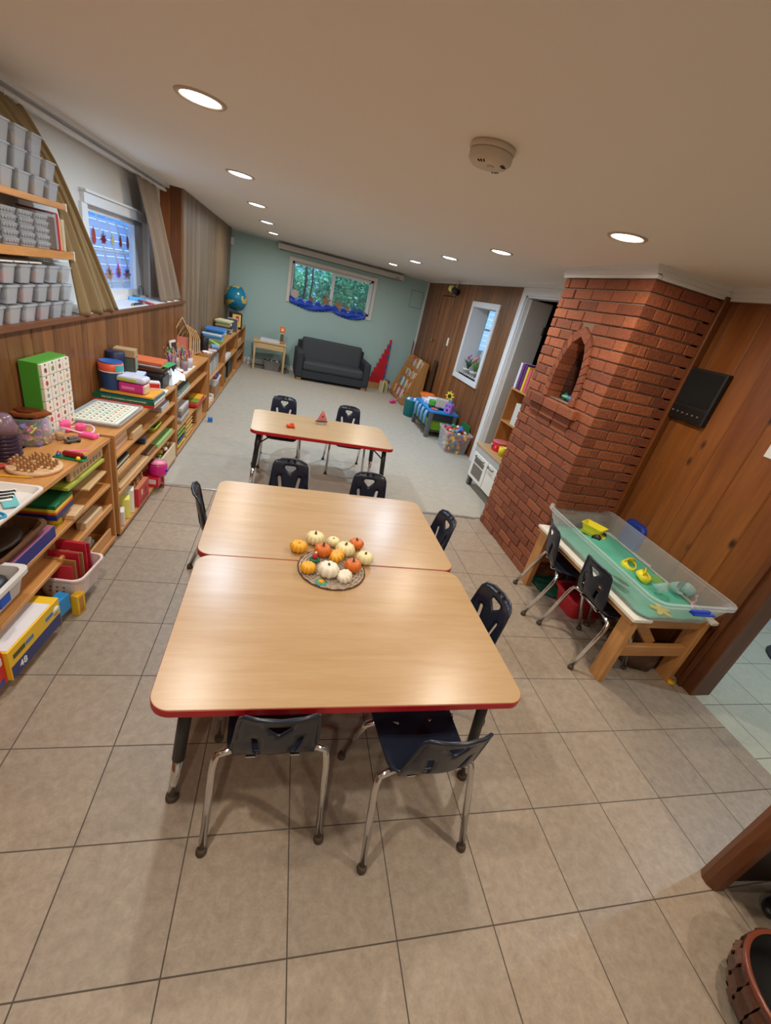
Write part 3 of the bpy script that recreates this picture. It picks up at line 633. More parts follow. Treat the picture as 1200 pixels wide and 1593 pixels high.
pumpkin(479, 884, .031, .046, YE, 'bright yellow ribbed gourd on the left side of the mat', 10, .11, .004)
pumpkin(511, 887, .042, .062, WHP, 'large white ribbed pumpkin at the front of the mat', 9, .10, .014)
pumpkin(536, 898, .031, .046, WHP, 'small white pumpkin tipped over at the front right of the mat', 10, .07, .004, .5, -.6)
t = thing('toy_bird', 'tiny red toy bird sitting in a green ring cup', 'toy', (.240, 1.675, H+.0075)); GRN = mat('dark green toy wood', C(24, 112, 74), .4)
b = B(); b.lathe([(.015, 0), (.022, .004), (.024, .016), (.020, .020), (.015, .016), (.013, .006)], n=20); b.build('cup', GRN, t)
b = B(); b.sph((0, 0, .030), .012, (1, 1, 1.4)); b.build('body', pl(200, 40, 60), t); b = B(); b.sph((.002, -.002, .052), .006); b.build('head', pl(236, 220, 214), t)
t = thing('flower_token', 'flat blue, green and yellow layered flower disc at the front of the mat', 'toy', (.264, 1.516, H+.0075))
for n_, r, z, m_ in (('base_disc', .026, 0, pl(70, 170, 190)), ('middle_disc', .019, .004, pl(130, 180, 60)), ('top_disc', .013, .008, pl(240, 170, 40))):
    b = B(); b.lathe([(r, z), (r, z+.003), (.001, z+.004)], n=32, lobes=10, lobe=.1); b.build(n_, m_, t)
# toy boat
p = at(500, 660, H); t = thing('toy_sailboat', 'small toy sailboat with pink sail standing on the far table', 'toy boat', (p.x, p.y, H), .3)
hl = [(-.062, 0), (-.04, -.026), (.02, -.028), (.062, 0), (.02, .028), (-.04, .026)]
b = B(); b.loft([[(x*.75, y*.7, 0) for x, y in hl], [(x, y, .026) for x, y in hl]], smooth=False); b.build('hull', pl(204, 200, 190), t)
b = B(); b.prism(hl, .026, .031); b.build('deck', pl(60, 58, 70), t)
b = B(); b.loft([[(-.05, -.003, .036), (.055, -.003, .036), (.055, .003, .036), (-.05, .003, .036)], [(-.006, -.001, .135), (.004, -.001, .135), (.004, .001, .135), (-.006, .001, .135)]], smooth=False); b.build('sail', pl(214, 120, 122), t)
b = B(); b.cyl((0, 0, .03), (0, 0, .14), .003); b.build('mast', BIRCH_L, t)
b = B(); b.box((.004, -.0035, .075), (.012, .001, .018), ry=.5); b.build('sail_mark', pl(40, 30, 40), t)
p = at(452, 665, H); t = thing('orange_toy', 'small orange red toy figure lying on the far table', 'toy', (p.x, p.y, H), .2); og = pl(226, 84, 30)
b = B(); b.box((0, 0, .016), (.07, .035, .028), bev=.008); b.box((.012, 0, .034), (.03, .03, .02), bev=.007); b.build('body', og, t); b = B(); [b.sph((x, y, .010), .010) for x in (-.025, .025) for y in (-.018, .018)]; b.build('feet', pl(190, 54, 24), t)
# ================================================================ sand table
t = thing('sand_table', 'low lumber table with white painted top edge, holding the clear sand bin', 'table', (0, 0, 0))
X0, X1, Y0, Y1, ZT = 2.00, 2.60, 1.46, 2.44, .50
WT = mat('worn white laminate', C(226, 222, 208), .4)
b = B(); b.bx(X0-.02, X0+.11, Y0-.03, Y1+.03, ZT-.02, ZT, .002); b.bx(X1-.05, X1, Y0-.03, Y1+.03, ZT-.02, ZT, .002); b.build('top_plank', WT, t)
b = B(); b.bx(X0+.11, X1-.05, Y0+.0, Y1, ZT-.022, ZT-.004, .002); b.build('top_board', LUMBER, t)
LY = wood('lumber rail', C(206, 152, 92), C(180, 122, 66), 'Y', .8, .5); LXm = wood('lumber cross rail', C(196, 144, 88), C(170, 116, 62), 'X', .8, .5)
for x in (X0+.03, X1-.05):
    for y in (Y0+.03, Y1-.03):
        b = B(); b.bx(x-.02, x+.02, y-.045, y+.045, 0, ZT-.022, .003); b.build('leg', LUMBER, t)
b = B(); b.bx(X0-.015, X0+.01, Y0-.02, Y1+.02, ZT-.045, ZT-.0201, .002); b.build('front_rail', LY, t)
for y in (Y0+.0, Y1-.02):
    b = B(); b.bx(X0+.05, X1-.07, y-.0, y+.035, ZT-.08, ZT-.022, .002); b.bx(X0+.05, X1-.07, y, y+.035, .20, .275, .003); b.build('cross_rail', LXm, t)
b = B(); b.box((X0+.20, Y0+.06, .36), (.30, .03, .06), ry=.75, bev=.002); b.build('diagonal_brace', LXm, t)
b = B(); b.lathe([(.022, 0), (.024, .008), (.020, .02)], c=(X1-.045, Y0-.03, 0), n=16); b.build('wheel', pl(214, 160, 30), t, 'yellow foot')
# clear bin on the table
BW, BD, BH = .56, 1.13, .165; bxc, byc = 2.285, 1.935
t = thing('sand_bin', 'long clear plastic underbed bin holding teal play sand', 'plastic bin', (bxc, byc, ZT), -.02)
b = B(); b.tub(BW, BD, BH, .005, .08, .90, .014); b.build('bin_body', clear('clear bin plastic', (.84, .90, .90), .07, .12), t)
b = B()
for sy in (-1,):
    b.box((-.0, sy*(BD/2+.012), BH-.03), (.13, .02, .022), bev=.005); b.box((.03, sy*(BD/2+.018), BH-.045), (.15, .016, .012), bev=.004)
b.build('handle', pl(20, 60, 190), t, 'blue clip handle')
b = B(); b.box((0, BD/2+.008, BH-.04), (.14, .018, .05), bev=.006); b.build('handle', pl(20, 60, 190), t, 'blue clip handle')
random.seed(3)
def fsand(u, v):
    return (u, v, .012+.022*math.exp(-((u+.05)**2+(v-.18)**2)/.03)+.05*math.exp(-((u-.06)**2+(v-.30)**2)/.012)+.035*math.exp(-((u-.08)**2+(v-.02)**2)/.012)+.008*math.sin(u*31+v*17)*math.sin(v*23)*.5)
sand = B().sheet([(x, y) for x, y in rr(BW*.89, BD*.885, .07, 4)], [], .035, fsand, .004)
tag(sand.build('play_sand', mat('teal play sand', C(96, 190, 164), .9, bump=.8, bscale=240, vary=.15), loc=(bxc, byc, ZT+.004), rz=-.02), 'teal coloured play sand spread in the clear bin', 'sand', None, 'stuff')
def in_bin(px, py, h=.53): p = at(px, py, h); return p
p = in_bin(921, 828, .57)
t = thing('toy_dump_truck', 'yellow toy dump truck cart lying in the sand bin', 'toy truck', (p.x, p.y, ZT+.04), .5); YL = pl(232, 220, 50)
b = B(); b.tub(.11, .15, .06, .004, .01, .75, .004, z0=.03); b.build('dump_bed', YL, t); b = B(); b.box((0, -.075, .028), (.05, .05, .02), bev=.004); b.box((.0, 0, .02), (.06, .14, .02), bev=.004); b.build('chassis', YL, t)
for sx in (-1, 1): b = B(); b.cyl((sx*.035, -.06, .022), (sx*.060, -.06, .022), .030, n=20); b.build('wheel', pl(24, 24, 26), t)
for i, (px, py, h_) in enumerate(((979, 876, .56), (1001, 893, .56))):
    p = in_bin(px, py, h_); t = thing('sand_mould', ('yellow plastic sand mould in the clear bin, the one nearer the toy truck', 'yellow plastic sand mould in the clear bin, beside the green leaf shape')[i], 'sand toy', (p.x, p.y, ZT+.03), i*.8, 'yellow sand moulds')
    b = B(); b.lathe([(.046, .0), (.050, .004), (.046, .03), (.034, .045), (.030, .040), (.040, .026), (.042, .006)], n=24, lobes=8, lobe=.12, M=RX(.5)); b.build('shell', YL, t); b = B(); b.tube([(-.04, 0, .04), (-.02, 0, .065), (.02, 0, .065), (.04, 0, .04)], .006, M_ if False else 8); b.build('grip', pl(214, 190, 30), t)
for i, (px, py, nm, lb) in enumerate(((965, 905, 'lid', 'round pale green lid leaning in the clear sand bin'), (1022, 901, 'leaf', 'green leaf shaped piece lying in the clear sand bin'))):
    p = in_bin(px, py, .55 if i == 0 else .53); b = B()
    if i == 0: b.prism(circ(.055, 28), 0, .004, M=TR(0, 0, .045) @ RY(.6))
    else: b.prism([(.055*math.cos(a)*(1+.25*math.sin(3*a)), .05*math.sin(a)*(1+.2*math.cos(2*a))) for a in [2*PI*k/28 for k in range(28)]], .01, .016, M=RX(.25))
    solo(b, 'green_disc' if i == 0 else 'green_leaf', lb, 'toy', pl(120, 176, 96), (p.x, p.y, ZT+.012), .4)
for i, (px, py) in enumerate(((1045, 915), (1062, 925), (1030, 925))):
    p = in_bin(px, py, .54); b = B(); b.lathe([(.03, 0), (.036, .03), (.040, .055), (.037, .055), (.030, .006)], n=18, M=RX(1.1-.4*i) @ RY(.4*i))
    solo(b, 'clear_cup', 'clear plastic cup tipped on the sand, %s' % ('nearest the leaf shape', 'nearest the wall', 'nearest the chairs')[i], 'cup', clear('tinted clear cup', (.6, .8, .78), .25, .1), (p.x, p.y, ZT+.055), i, 'clear cups in the sand bin')
p = in_bin(1082, 938, .53); b = B(); b.tube([(-.07, 0, .006), (-.02, .012, .010), (.03, 0, .02), (.07, .01, .03)], .006); b.sph((.075, .01, .032), .014, (1.4, .8, .5))
solo(b, 'toy_spoon', 'pale pink plastic spoon lying in the clear sand bin', 'spoon', pl(214, 150, 170), (p.x, p.y, ZT+.014), .6)
p = at(1050, 968, .53); b = B(); b.prism([(.045*math.cos(a)*(1+.4*math.cos(5*a)), .045*math.sin(a)*(1+.4*math.cos(5*a))) for a in [2*PI*k/40 for k in range(40)]], 0, .008)
solo(b, 'yellow_star', 'yellow star shape seen through the near end of the sand bin', 'toy', pl(214, 200, 80), (2.20, 1.49, ZT+.024))
# under and behind the sand table
b = B(); b.tub(.30, .26, .16, .006, .04, .8, .012); solo(b, 'red_tub', 'red plastic tub on the floor under the sand table', 'tub', pl(190, 34, 48), (2.30, 2.10, 0))
b = B(); b.tub(.34, .18, .03, .004, .05, .95, .01); o = solo(b, 'blue_cover', 'dark blue plastic lid propped behind the sand bin against the pine wall', 'lid', pl(34, 60, 150), (2.615, 2.27, .52)); o.rotation_euler = (0, PI/2, 0)
b = B(); b.bx(2.60, 2.63, 2.0, 2.5, 0, .50, .005); solo(b, 'backing_board', 'white board standing behind the sand table', 'board', WT)
bag = mat('brown soft bag', C(92, 66, 48), .8, bump=.7, bscale=30)
t = thing('storage_bag', 'brown crumpled bag on the floor under the near end of the sand table', 'bag', (2.42, 1.66, 0), .3)
b = B(); b.lathe([(.10, 0), (.15, .03), (.155, .10), (.12, .16), (.05, .19), (.03, .22)], n=24, lobes=7, lobe=.12); b.build('bag_body', bag, t); b = B(); b.tube([(.02, 0, .21), (.05, .02, .24), (.09, 0, .20)], .006); b.build('tie', pl(200, 196, 190), t)
b = B(); b.lathe([(.16, 0), (.165, .02), (.15, .03), (.01, .035)], n=28, lobes=5, lobe=.06); solo(b, 'green_cloth', 'dark green cloth heap on the floor at the far leg of the sand table', 'cloth', mat('dark green cloth', C(26, 84, 66), .9, bump=.5), (2.26, 2.36, 0))
# wall things on the right
t = thing('wall_intercom', 'black square panel box mounted on the pine wall', 'wall unit', (2.64, 2.36, 1.615)); BK = mat('matt black metal', C(20, 20, 21), .55, bump=.2, bscale=200)
b = B(); b.box((-.02, 0, 0), (.04, .34, .33), bev=.006); b.build('panel_body', BK, t); b = B(); b.box((-.041, 0, .045), (.006, .30, .21), bev=.003); b.build('speaker_cloth', mat('black grille cloth', C(14, 14, 15), .95, bump=.6, bscale=300), t)
b = B(); b.box((-.042, 0, -.115), (.006, .30, .075), bev=.002); b.build('control_strip', mat('dark metal strip', C(44, 42, 40), .35, .5), t)
for i in range(7): b = B(); b.cyl((-.044, -.12+i*.04, -.118), (-.052, -.12+i*.04, -.118), .010, n=12); b.build('dial', mat('grey metal dial', C(96, 92, 88), .3, .7), t)
b = B(); b.bx(2.634, 2.6385, 1.45, 1.775, 1.42, 1.52); solo(b, 'wall_paper_sheet', 'white paper sheet taped to the pine wall at the right edge', 'paper', PAPER)
# niche contents
t = thing('niche_toys', 'small blue green toy fish on the ledge of the brick niche', 'toy', (CX+.09, CY0+NC-.02, NB))
b = B(); b.sph((0, 0, .03), .05, (.7, 1.3, .5)); b.box((0, .08, .03), (.02, .05, .05), rx=.5, bev=.005); b.build('body', pl(40, 110, 150), t); b = B(); b.sph((-.02, .05, .035), .04, (.6, 1.2, .35)); b.build('fin', pl(90, 180, 120), t)
b = B(); b.lathe([(.026, 0), (.034, .05), (.031, .05), (.024, .005)], n=18); solo(b, 'glass_cup', 'little clear cup standing in the brick niche', 'cup', CLEARP, (CX+.07, CY0+NC-.115, NB))
b = B(); b.tube([(0, 0, .06), (0, .02, .085), (0, .05, .075), (0, .05, .05)], .004); b.cyl((0, 0, 0), (0, 0, .06), .006); solo(b, 'small_hook', 'small silver hook shaped piece beside the cup in the niche', 'trinket', CHROME, (CX+.13, CY0+NC-.07, NB))
# near right: wooden post end + basket
DKW = wood('dark stained wood', C(120, 70, 38), C(88, 48, 24), 'Z', .8, .4); DKP = wood('dark cabinet side', C(58, 34, 20), C(44, 26, 15), 'Z', .8, .5)
t = thing('wooden_cabinet', 'dark stained wooden stand with chamfered front edge at the right margin', 'cabinet', (1.83, .49, 0), -.10)
b = B()
prof = [(.0, -.028, .0), (.0, .03, 0)]
b.loft([[(x-.0*z, y, z) for x, y in ((-.03-.004*math.sin(z*9), -.01), (-.012, -.034), (.03, -.034), (.03, .036), (-.012, .036), (-.03-.006*math.sin(z*7), .012))] for z in (0, .05, .10, .15, .2, .28, .4, .7, 1.0)], smooth=False); b.build('front_post', DKW, t)
b = B(); b.bx(.03, .62, -.012, .012, .02, 1.0, .002); b.build('side_panel', DKP, t)
b = B(); b.bx(.03, .62, -.30, -.012, .32, .35, .002); b.bx(.03, .62, -.30, -.012, .97, 1.0, .002); b.build('shelf_board', DKP, t)
b = B(); b.sph((0, 0, .03), .05, (1.5, .8, .6)); b.sph((.09, .02, .02), .04, (1.5, .8, .5)); solo(b, 'black_shoe', 'black shoe just visible under the stand at the right margin', 'shoe', BLACK, (2.02, .37, 0))
b = B(); b.box((0, 0, .012), (.16, .03, .02), bev=.004, rz=.4); solo(b, 'yellow_wood_block', 'yellowish wooden block on the floor under the stand', 'block', pl(150, 108, 50), (1.99, .30, 0))
t = thing('bark_basket', 'round glossy brown woven bark basket at the bottom right corner', 'basket', (1.69, .13, 0)); BKM = tonemat('lacquered bark', C(104, 66, 48), C(60, 38, 30), .22, .5, 50)
b = B(); NS = 22
for i in range(NS):
    a = 2*PI*i/NS; pts = []
    for k in range(7):
        z = .02+.026*k; r = .135+.035*math.sin(PI*min(1, k/5)*.6)+.004*(1 if (k+i) % 2 else -1); pts.append((r*math.cos(a), r*math.sin(a), z))
    for p_, q_ in zip(pts, pts[1:]):
        a2 = .13; b.loft([[(p_[0]*s_*math.cos(d_)-p_[1]*s_*math.sin(d_), p_[0]*s_*math.sin(d_)+p_[1]*s_*math.cos(d_), p_[2]) for d_, s_ in ((-a2, 1), (a2, 1), (a2, 1.03), (-a2, 1.03))], [(q_[0]*s_*math.cos(d_)-q_[1]*s_*math.sin(d_), q_[0]*s_*math.sin(d_)+q_[1]*s_*math.cos(d_), q_[2]) for d_, s_ in ((-a2, 1), (a2, 1), (a2, 1.03), (-a2, 1.03))]], smooth=False)
b.build('woven_side', BKM, t)
b = B(); b.lathe([(.12, .0), (.135, .02), (.162, .10), (.166, .170), (.158, .170), (.154, .10), (.125, .03), (.01, .028)], n=40); b.build('lining', mat('dark basket lining', C(10, 8, 8), .8), t)
b = B(); b.lathe([(.160, .163), (.170, .163), (.173, .182), (.167, .189), (.158, .185)], n=44, cap0=False, cap1=False); b.build('rim', mat('reddish lacquered rim', C(116, 58, 40), .25), t)
b = B(); b.tube([(.0+.175*math.cos(a), .02*math.cos(a), .235+.15*math.sin(a)) for a in [PI*i/16 for i in range(17)]], .012, 8) if False else b.box((0, 0, .0), (.01, .01, .01))
b.bm.free()
b = B(); b.loft([[(.17*math.cos(a), .17*math.sin(a)*1.0, z) for a in [(-2.3+.09*i) for i in range(12)]]+[(.183*math.cos(a), .183*math.sin(a), z) for a in [(-2.3+.09*i) for i in range(12)][::-1]] for z in (.08, .185)], smooth=False); b.build('handle_tab', mat('red leather', C(150, 44, 34), .25), t, 'reddish glossy strap at the rim')
# ================================================================ left cabinets
def cabinet(label, a, c, shelves, posts=(), h=.70, depth=.30, lips=(), top='birch'):
    dx, dy = c[0]-a[0], c[1]-a[1]; ln = math.hypot(dx, dy); rz = -math.atan2(dx, dy)
    t = thing('shelf_cabinet', label, 'cabinet', (a[0], a[1], 0), rz, 'low birch shelf cabinets along the left wall')
    b = B(); b.bx(-depth, 0, 0, ln, h-.022, h, .002); b.build('top', BIRCH, t)
    for y in (0, ln-.022): b = B(); b.bx(-depth, -.003, y, y+.022, .03, h-.022, .002); b.build('side_panel', BIRCH_Z, t)
    for y in posts: b = B(); b.bx(-depth+.01, -.004, y-.010, y+.010, .055, h-.022, .002); b.build('divider', BIRCH_Z, t)
    b = B(); b.bx(-depth, -.002, .022, ln-.022, .03, .055, .002); b.build('bottom_board', BIRCH, t)
    b = B(); b.bx(-depth, -depth+.006, .022, ln-.022, .055, h-.022); b.build('back_panel', wood('cabinet back', C(150, 104, 60), C(128, 84, 46), 'Z', .8, .6), t)
    for s in shelves:
        y0, y1, z = (.022, ln-.022, s) if not isinstance(s, tuple) else s
        b = B(); b.bx(-depth+.006, -.006, y0, y1, z-.018, z, .002); b.build('shelf', BIRCH, t)
    for s in lips:
        y0, y1, z = s; b = B(); b.bx(-.02, -.004, y0, y1, z, z+.035, .002); b.build('shelf_lip', BIRCH, t)
    for y in (.04, ln-.04):
        for x in (-.04, -depth+.04): b = B(); b.cyl((x, y, .0), (x, y, .03), .018, n=10); b.build('foot', BLACK, t)
    return t
A0, A1 = (-.990, .75), (-.897, 2.565); B0, B1 = (-.888, 2.60), (-.848, 3.955); C0, C1 = (-.856, 4.01), (-.822, 5.42); D0, D1 = (-.832, 5.60), (-.757, 9.30)
cabinet('low birch shelf cabinet nearest the viewer, under the peg board and jar', A0, A1, (.42, .27), lips=((1.2, 1.79, .27-.018),), depth=.27)
cabinet('low birch shelf cabinet under the picture tray and green book', B0, B1, (.56, .44, .31), depth=.30)
cabinet('low birch shelf cabinet under the pencil cups', C0, C1, (.54, .27), depth=.28)
cabinet('longest low birch cabinet with dividers, under the globe', D0, D1, ((.022, 1.22, .40), (1.24, 2.62, .40), (2.64, 3.67, .42), (2.64, 3.67, .24)), posts=(1.23, 2.63), depth=.27)
HC = .70
def onx(px, py, x):
    d = FW + RT*((px-600)/FPX) - UP*((py-796.5)/FPX); t = x/d.x
    return Vector((x, d.y*t, CAMH+d.z*t))
def book(label, loc, size, rz, col, name='book', group=None, cat='book', text_=None, tc=(240, 240, 230)):
    l, w, th = size; t = thing(name, label, cat, loc, rz, group); m_ = col if not isinstance(col, tuple) else pl(*col)
    b = B(); b.bx(-l/2, l/2, -w/2, w/2, 0, .0025, .0005); b.bx(-l/2, l/2, -w/2, w/2, th-.0025, th, .0005); b.bx(-l/2, l/2, -w/2, -w/2+.003, .0025, th-.0025); b.build('cover', m_, t)
    b = B(); b.bx(-l/2+.003, l/2-.003, -w/2+.003, w/2-.003, .0025, th-.0025); b.build('pages', PAPER, t)
    if text_: text(text_, th*.42, TR(0, -w/2-.0005, th/2) @ RX(PI/2), pl(*tc), t)
    return t
def slab(label, name, cat, loc, size, rz=0, col=(200, 160, 110), bev=.003, group=None, tilt=None, m_=None):
    b = B(); b.box((0, 0, size[2]/2), size, bev=bev); o = solo(b, name, label, cat, m_ or pl(*col), loc, rz, group)
    if tilt: o.rotation_euler = tilt
    return o
def carton(label, loc, size, rz, col, top=None, name='cardboard_box', cat='box', group=None, panels=()):
    l, w, h = size; t = thing(name, label, cat, loc, rz, group)
    b = B(); b.box((0, 0, h/2), size, bev=.0015); b.build('box_body', pl(*col), t)
    if top: b = B(); b.box((0, 0, h+.001), (l*.98, w*.98, .002)); b.build('lid', pl(*top), t)
    for (face, u, v, du, dv, c) in panels:   # face 'x' (+x side) or 'y' (-y side)
        b = B()
        if face == 'x': b.box((l/2+.0006, u, v), (.001, du, dv))
        else: b.box((u, -w/2-.0006, v), (du, .001, dv))
        b.build('printed_panel', pl(*c), t)
    return t
# ---- top of the first cabinet
p = Vector((-.975, 1.62, HC)); t = thing('craft_tray', 'white plastic tray with blue scissors and striped ribbon at the left picture edge', 'tray', (-1.03, 1.63, HC), -.03)
b = B(); b.tub(.22, .46, .025, .004, .03, .9, .006); b.build('tray_body', pl(226, 220, 214), t)
t = thing('scissors', 'pair of bright blue handled scissors lying in the white tray', 'scissors', (-1.02, 1.66, HC+.012), .5); bl_ = pl(24, 140, 190)
for s in (-1, 1): b = B(); b.tube([(s*.018+.016*math.cos(a), -.04+.026*math.sin(a), .006) for a in [2*PI*i/18 for i in range(18)]], .006, 8, closed=True); b.build('handle', bl_, t)
b = B(); b.box((0, .05, .005), (.016, .12, .004)); b.build('blade', CHROME, t)
t = thing('scissors', 'blue scissors at the back of the white tray, half under the ribbon', 'scissors', (-.99, 1.60, HC+.020), 1.1)
for s in (-1, 1): b = B(); b.tube([(s*.018+.016*math.cos(a), -.04+.026*math.sin(a), .006) for a in [2*PI*i/18 for i in range(18)]], .006, 8, closed=True); b.build('handle', bl_, t)
b = B(); b.box((0, .05, .005), (.016, .12, .004)); b.build('blade', CHROME, t)
b = B()
for i in range(7): b.tube([(-.05+.02*k, -.04+i*.014+.008*math.sin(k*1.5), .004+.003*(i % 2)) for k in range(6)], .0055, 6, mi=i % 2)
solo(b, 'striped_ribbon', 'black and white striped ribbon bundle in the white tray', 'ribbon', [pl(236, 236, 232), pl(20, 20, 22)], (-1.03, 1.76, HC+.012), .3)
slab('pale blue and green card lying in the white tray', 'craft_card', 'card', (-.985, 1.745, HC+.010), (.05, .13, .003), .6, (110, 190, 196))
# peg board
p = at(54, 722, HC+.02); t = thing('peg_board', 'round wooden peg solitaire board full of little pegs', 'wooden toy', (p.x, p.y, HC)); PW = wood('pale beech', C(226, 190, 146), C(208, 168, 122), 'X', 1.4, .45)
b = B(); b.lathe([(.100, 0), (.106, .006), (.104, .016), (.098, .018), (.001, .018)], n=48); b.build('board', PW, t)
pegs = [(x, y) for x in range(-3, 4) for y in range(-3, 4) if (abs(x) < 2 or abs(y) < 2) and not (x, y) == (0, 0)]
for x, y in pegs: b = B(); b.lathe([(.0065, .018), (.0065, .026), (.0045, .030), (.0070, .040), (.0065, .046), (.002, .049)], c=(x*.026, y*.026, 0), n=10); b.build('peg', wood('peg wood', C(186, 138, 88), C(160, 112, 66), 'Z', 3, .5), t)
# stacked dark cups
p = at(12, 712, HC); t = thing('cup_stack', 'tall stack of dark purple translucent cups at the left picture edge', 'cups', (p.x, p.y, HC)); PUR = mat('dark translucent purple', C(52, 34, 56), .2)
for i in range(7): b = B(); b.lathe([(.060-.0005*i, 0), (.062-.0005*i, .004), (.058, .014), (.055, .018)], c=(0, 0, i*.018), n=28); b.build('cup', PUR, t)
b = B(); b.lathe([(.058, 0), (.054, .03), (.040, .075), (.028, .085), (.001, .086)], c=(0, 0, .126), n=28); b.build('top_cup', mat('smoky mauve plastic', C(120, 92, 104), .25), t)
# jar of coloured shapes
p = at(52, 690, HC); jx, jy = p.x-.03, p.y+.03
t = thing('clear_jar', 'wide clear plastic jar filled with coloured foam shapes', 'jar', (jx, jy, HC))
b = B(); b.lathe([(.085, 0), (.098, .01), (.100, .10), (.090, .125), (.092, .14), (.088, .14), (.086, .125), (.096, .10), (.094, .012), (.01, .006)], n=36); b.build('jar_wall', CLEARP, t)
cols = [(230, 70, 60), (60, 90, 190), (70, 180, 80), (240, 200, 60), (150, 70, 170), (240, 130, 170), (60, 170, 170), (240, 130, 50)]
b = B()
for i in range(170):
    a = random.uniform(0, 2*PI); r = .088*math.sqrt(random.uniform(.35, 1)); z = random.uniform(.010, .115)
    b.box((r*math.cos(a), r*math.sin(a), z), (random.uniform(.022, .036), random.uniform(.02, .03), .006), rz=random.uniform(0, 3), rx=random.uniform(-1.4, 1.4), ry=random.uniform(-1, 1), bev=.002, mi=random.randrange(8), seg=1)
o = b.build('foam_shapes', [pl(*c) for c in cols], loc=(jx, jy, HC)); tag(o, 'many small coloured foam shapes inside the clear jar', 'foam shapes', None, 'stuff')
b = B(); b.prism([((.092+.012*math.cos(5*a+.5))*math.cos(a), (.075+.010*math.cos(5*a))*math.sin(a)) for a in [2*PI*k/6 for k in range(6)]], 0, .014, bev=.003); b.prism([(.05*math.cos(a)*(1+.3*math.sin(3*a)), .04*math.sin(a)) for a in [2*PI*k/24 for k in range(24)]], .014, .022, bev=.002, mi=1)
solo(b, 'wooden_puzzle', 'flat brown wooden puzzle plate resting on top of the clear jar', 'wooden toy', [wood('reddish wood', C(146, 78, 32), C(118, 58, 22), 'X', 1.2, .35), wood('dark red wood', C(104, 44, 26), C(84, 34, 20), 'X', 1.2, .35)], (jx, jy+.01, HC+.1402), .3)
# green drawer cabinet
GX, GY0, GY1, GZ = -1.142, 2.45, 2.735, .385
t = thing('advent_drawers', 'green box with rows of little picture drawers standing against the panelling', 'drawer box', (GX, GY0, HC), -.04); gl = GY1-GY0
b = B(); b.bx(-.095, -.012, 0, gl, 0, GZ, .002); b.build('box_body', mat('leaf green card', C(72, 150, 44), .5), t)
cm = [pl(190, 60, 60), pl(150, 90, 80), pl(200, 80, 90), pl(120, 70, 60), pl(110, 150, 110), pl(130, 150, 170), pl(200, 150, 90)]
for i in range(4):
    for j in range(6):
        y0 = .006+i*(gl-.008)/4; z0 = .006+j*(GZ-.008)/6; dw = (gl-.008)/4-.005; dh = (GZ-.008)/6-.005
        b = B(); b.bx(-.015, .002, y0, y0+dw, z0, z0+dh, .001); b.prism([(y0+dw/2-.008, z0+dh), (y0+dw/2+.008, z0+dh), (y0+dw/2, z0+dh-.012)][::-1], .002, .0028, M=Matrix(((0, 0, 1, 0), (1, 0, 0, 0), (0, 1, 0, 0), (0, 0, 0, 1))), mi=1)
        k = random.choice((3, 5, 7, 12)); R_ = random.uniform(.010, .015)
        b.prism([(y0+dw/2+R_*math.cos(a)*.9, z0+dh/2-.004+R_*math.sin(a)*random.uniform(.7, 1.1)) for a in [2*PI*q/k for q in range(k)]], .002, .003, M=Matrix(((0, 0, 1, 0), (1, 0, 0, 0), (0, 1, 0, 0), (0, 0, 0, 1))), mi=2)
        b.build('drawer', [pl(230, 222, 208), pl(24, 50, 30), random.choice(cm)], t)
# small things
for i, (px, py, r, h_, c, lb) in enumerate(((74, 660, .032, .09, (.86, .82, .86), 'tall clear plastic cup with crumpled wrap behind the jar'), (94, 684, .026, .065, (.95, .82, .6), 'small clear cup holding something orange beside the jar'))):
    p = at(px, py, HC); t = thing('plastic_cup', lb, 'cup', (p.x-.0, p.y, HC)); b = B(); b.lathe([(r*.75, 0), (r, h_), (r*.93, h_), (r*.7, .004), (.001, .003)], n=22); b.build('cup_wall', CLEARP, t)
    b = B(); b.lathe([(r*.65, .005), (r*.8, h_*.6), (.001, h_*.62)], n=16, lobes=5, lobe=.1); b.build('contents', pl(240, 168, 70) if i else pl(206, 190, 196), t)
PK = pl(240, 90, 150, .3); p = at(122, 676, HC)
t = thing('pink_headset', 'bright pink plastic toy headset with a looped white cord', 'toy', (p.x, p.y, HC), .3)
b = B(); b.box((-.06, .05, .03), (.05, .06, .06), bev=.012); b.box((.01, .06, .022), (.05, .05, .045), bev=.012); b.box((.05, -.04, .014), (.09, .05, .026), bev=.010, rz=-.5); b.build('pink_body', PK, t)
b = B(); b.tube([(.0+.075*math.cos(a), .01+.05*math.sin(a), .03+.012*math.sin(a*2)) for a in [2*PI*k/28 for k in range(28)]], .005, 8, closed=True); b.build('cord', pl(246, 196, 214), t)
p = at(113, 688, HC); t = thing('metal_clip', 'small grey and black metal toy car lying by the pink headset', 'toy car', (p.x, p.y, HC), .9)
b = B(); b.box((0, 0, .014), (.075, .034, .018), bev=.007); b.box((0, 0, .026), (.04, .026, .012), bev=.004); b.build('body', mat('brushed grey', C(120, 120, 120), .3, .8), t)
for sx in (-.024, .024):
    for sy in (-.016, .016): b = B(); b.cyl((sx, sy-.003, .008), (sx, sy+.003, .008), .008); b.build('wheel', BLACK, t)
slab('short flat pink plastic strip lying on the first cabinet', 'pink_strip', 'toy', (at(122, 701, HC).x, at(122, 701, HC).y, HC), (.10, .016, .003), .5, (240, 110, 150))
slab('small blank white card by the pink headset', 'paper_card', 'card', (at(146, 677, HC).x, at(146, 677, HC).y, HC), (.05, .05, .001), .3, (240, 232, 228), 0)
p = at(110, 713, HC); t = thing('toy_garden', 'red toy car on a green base with yellow and blue bits', 'toy', (p.x, p.y, HC), -.15)
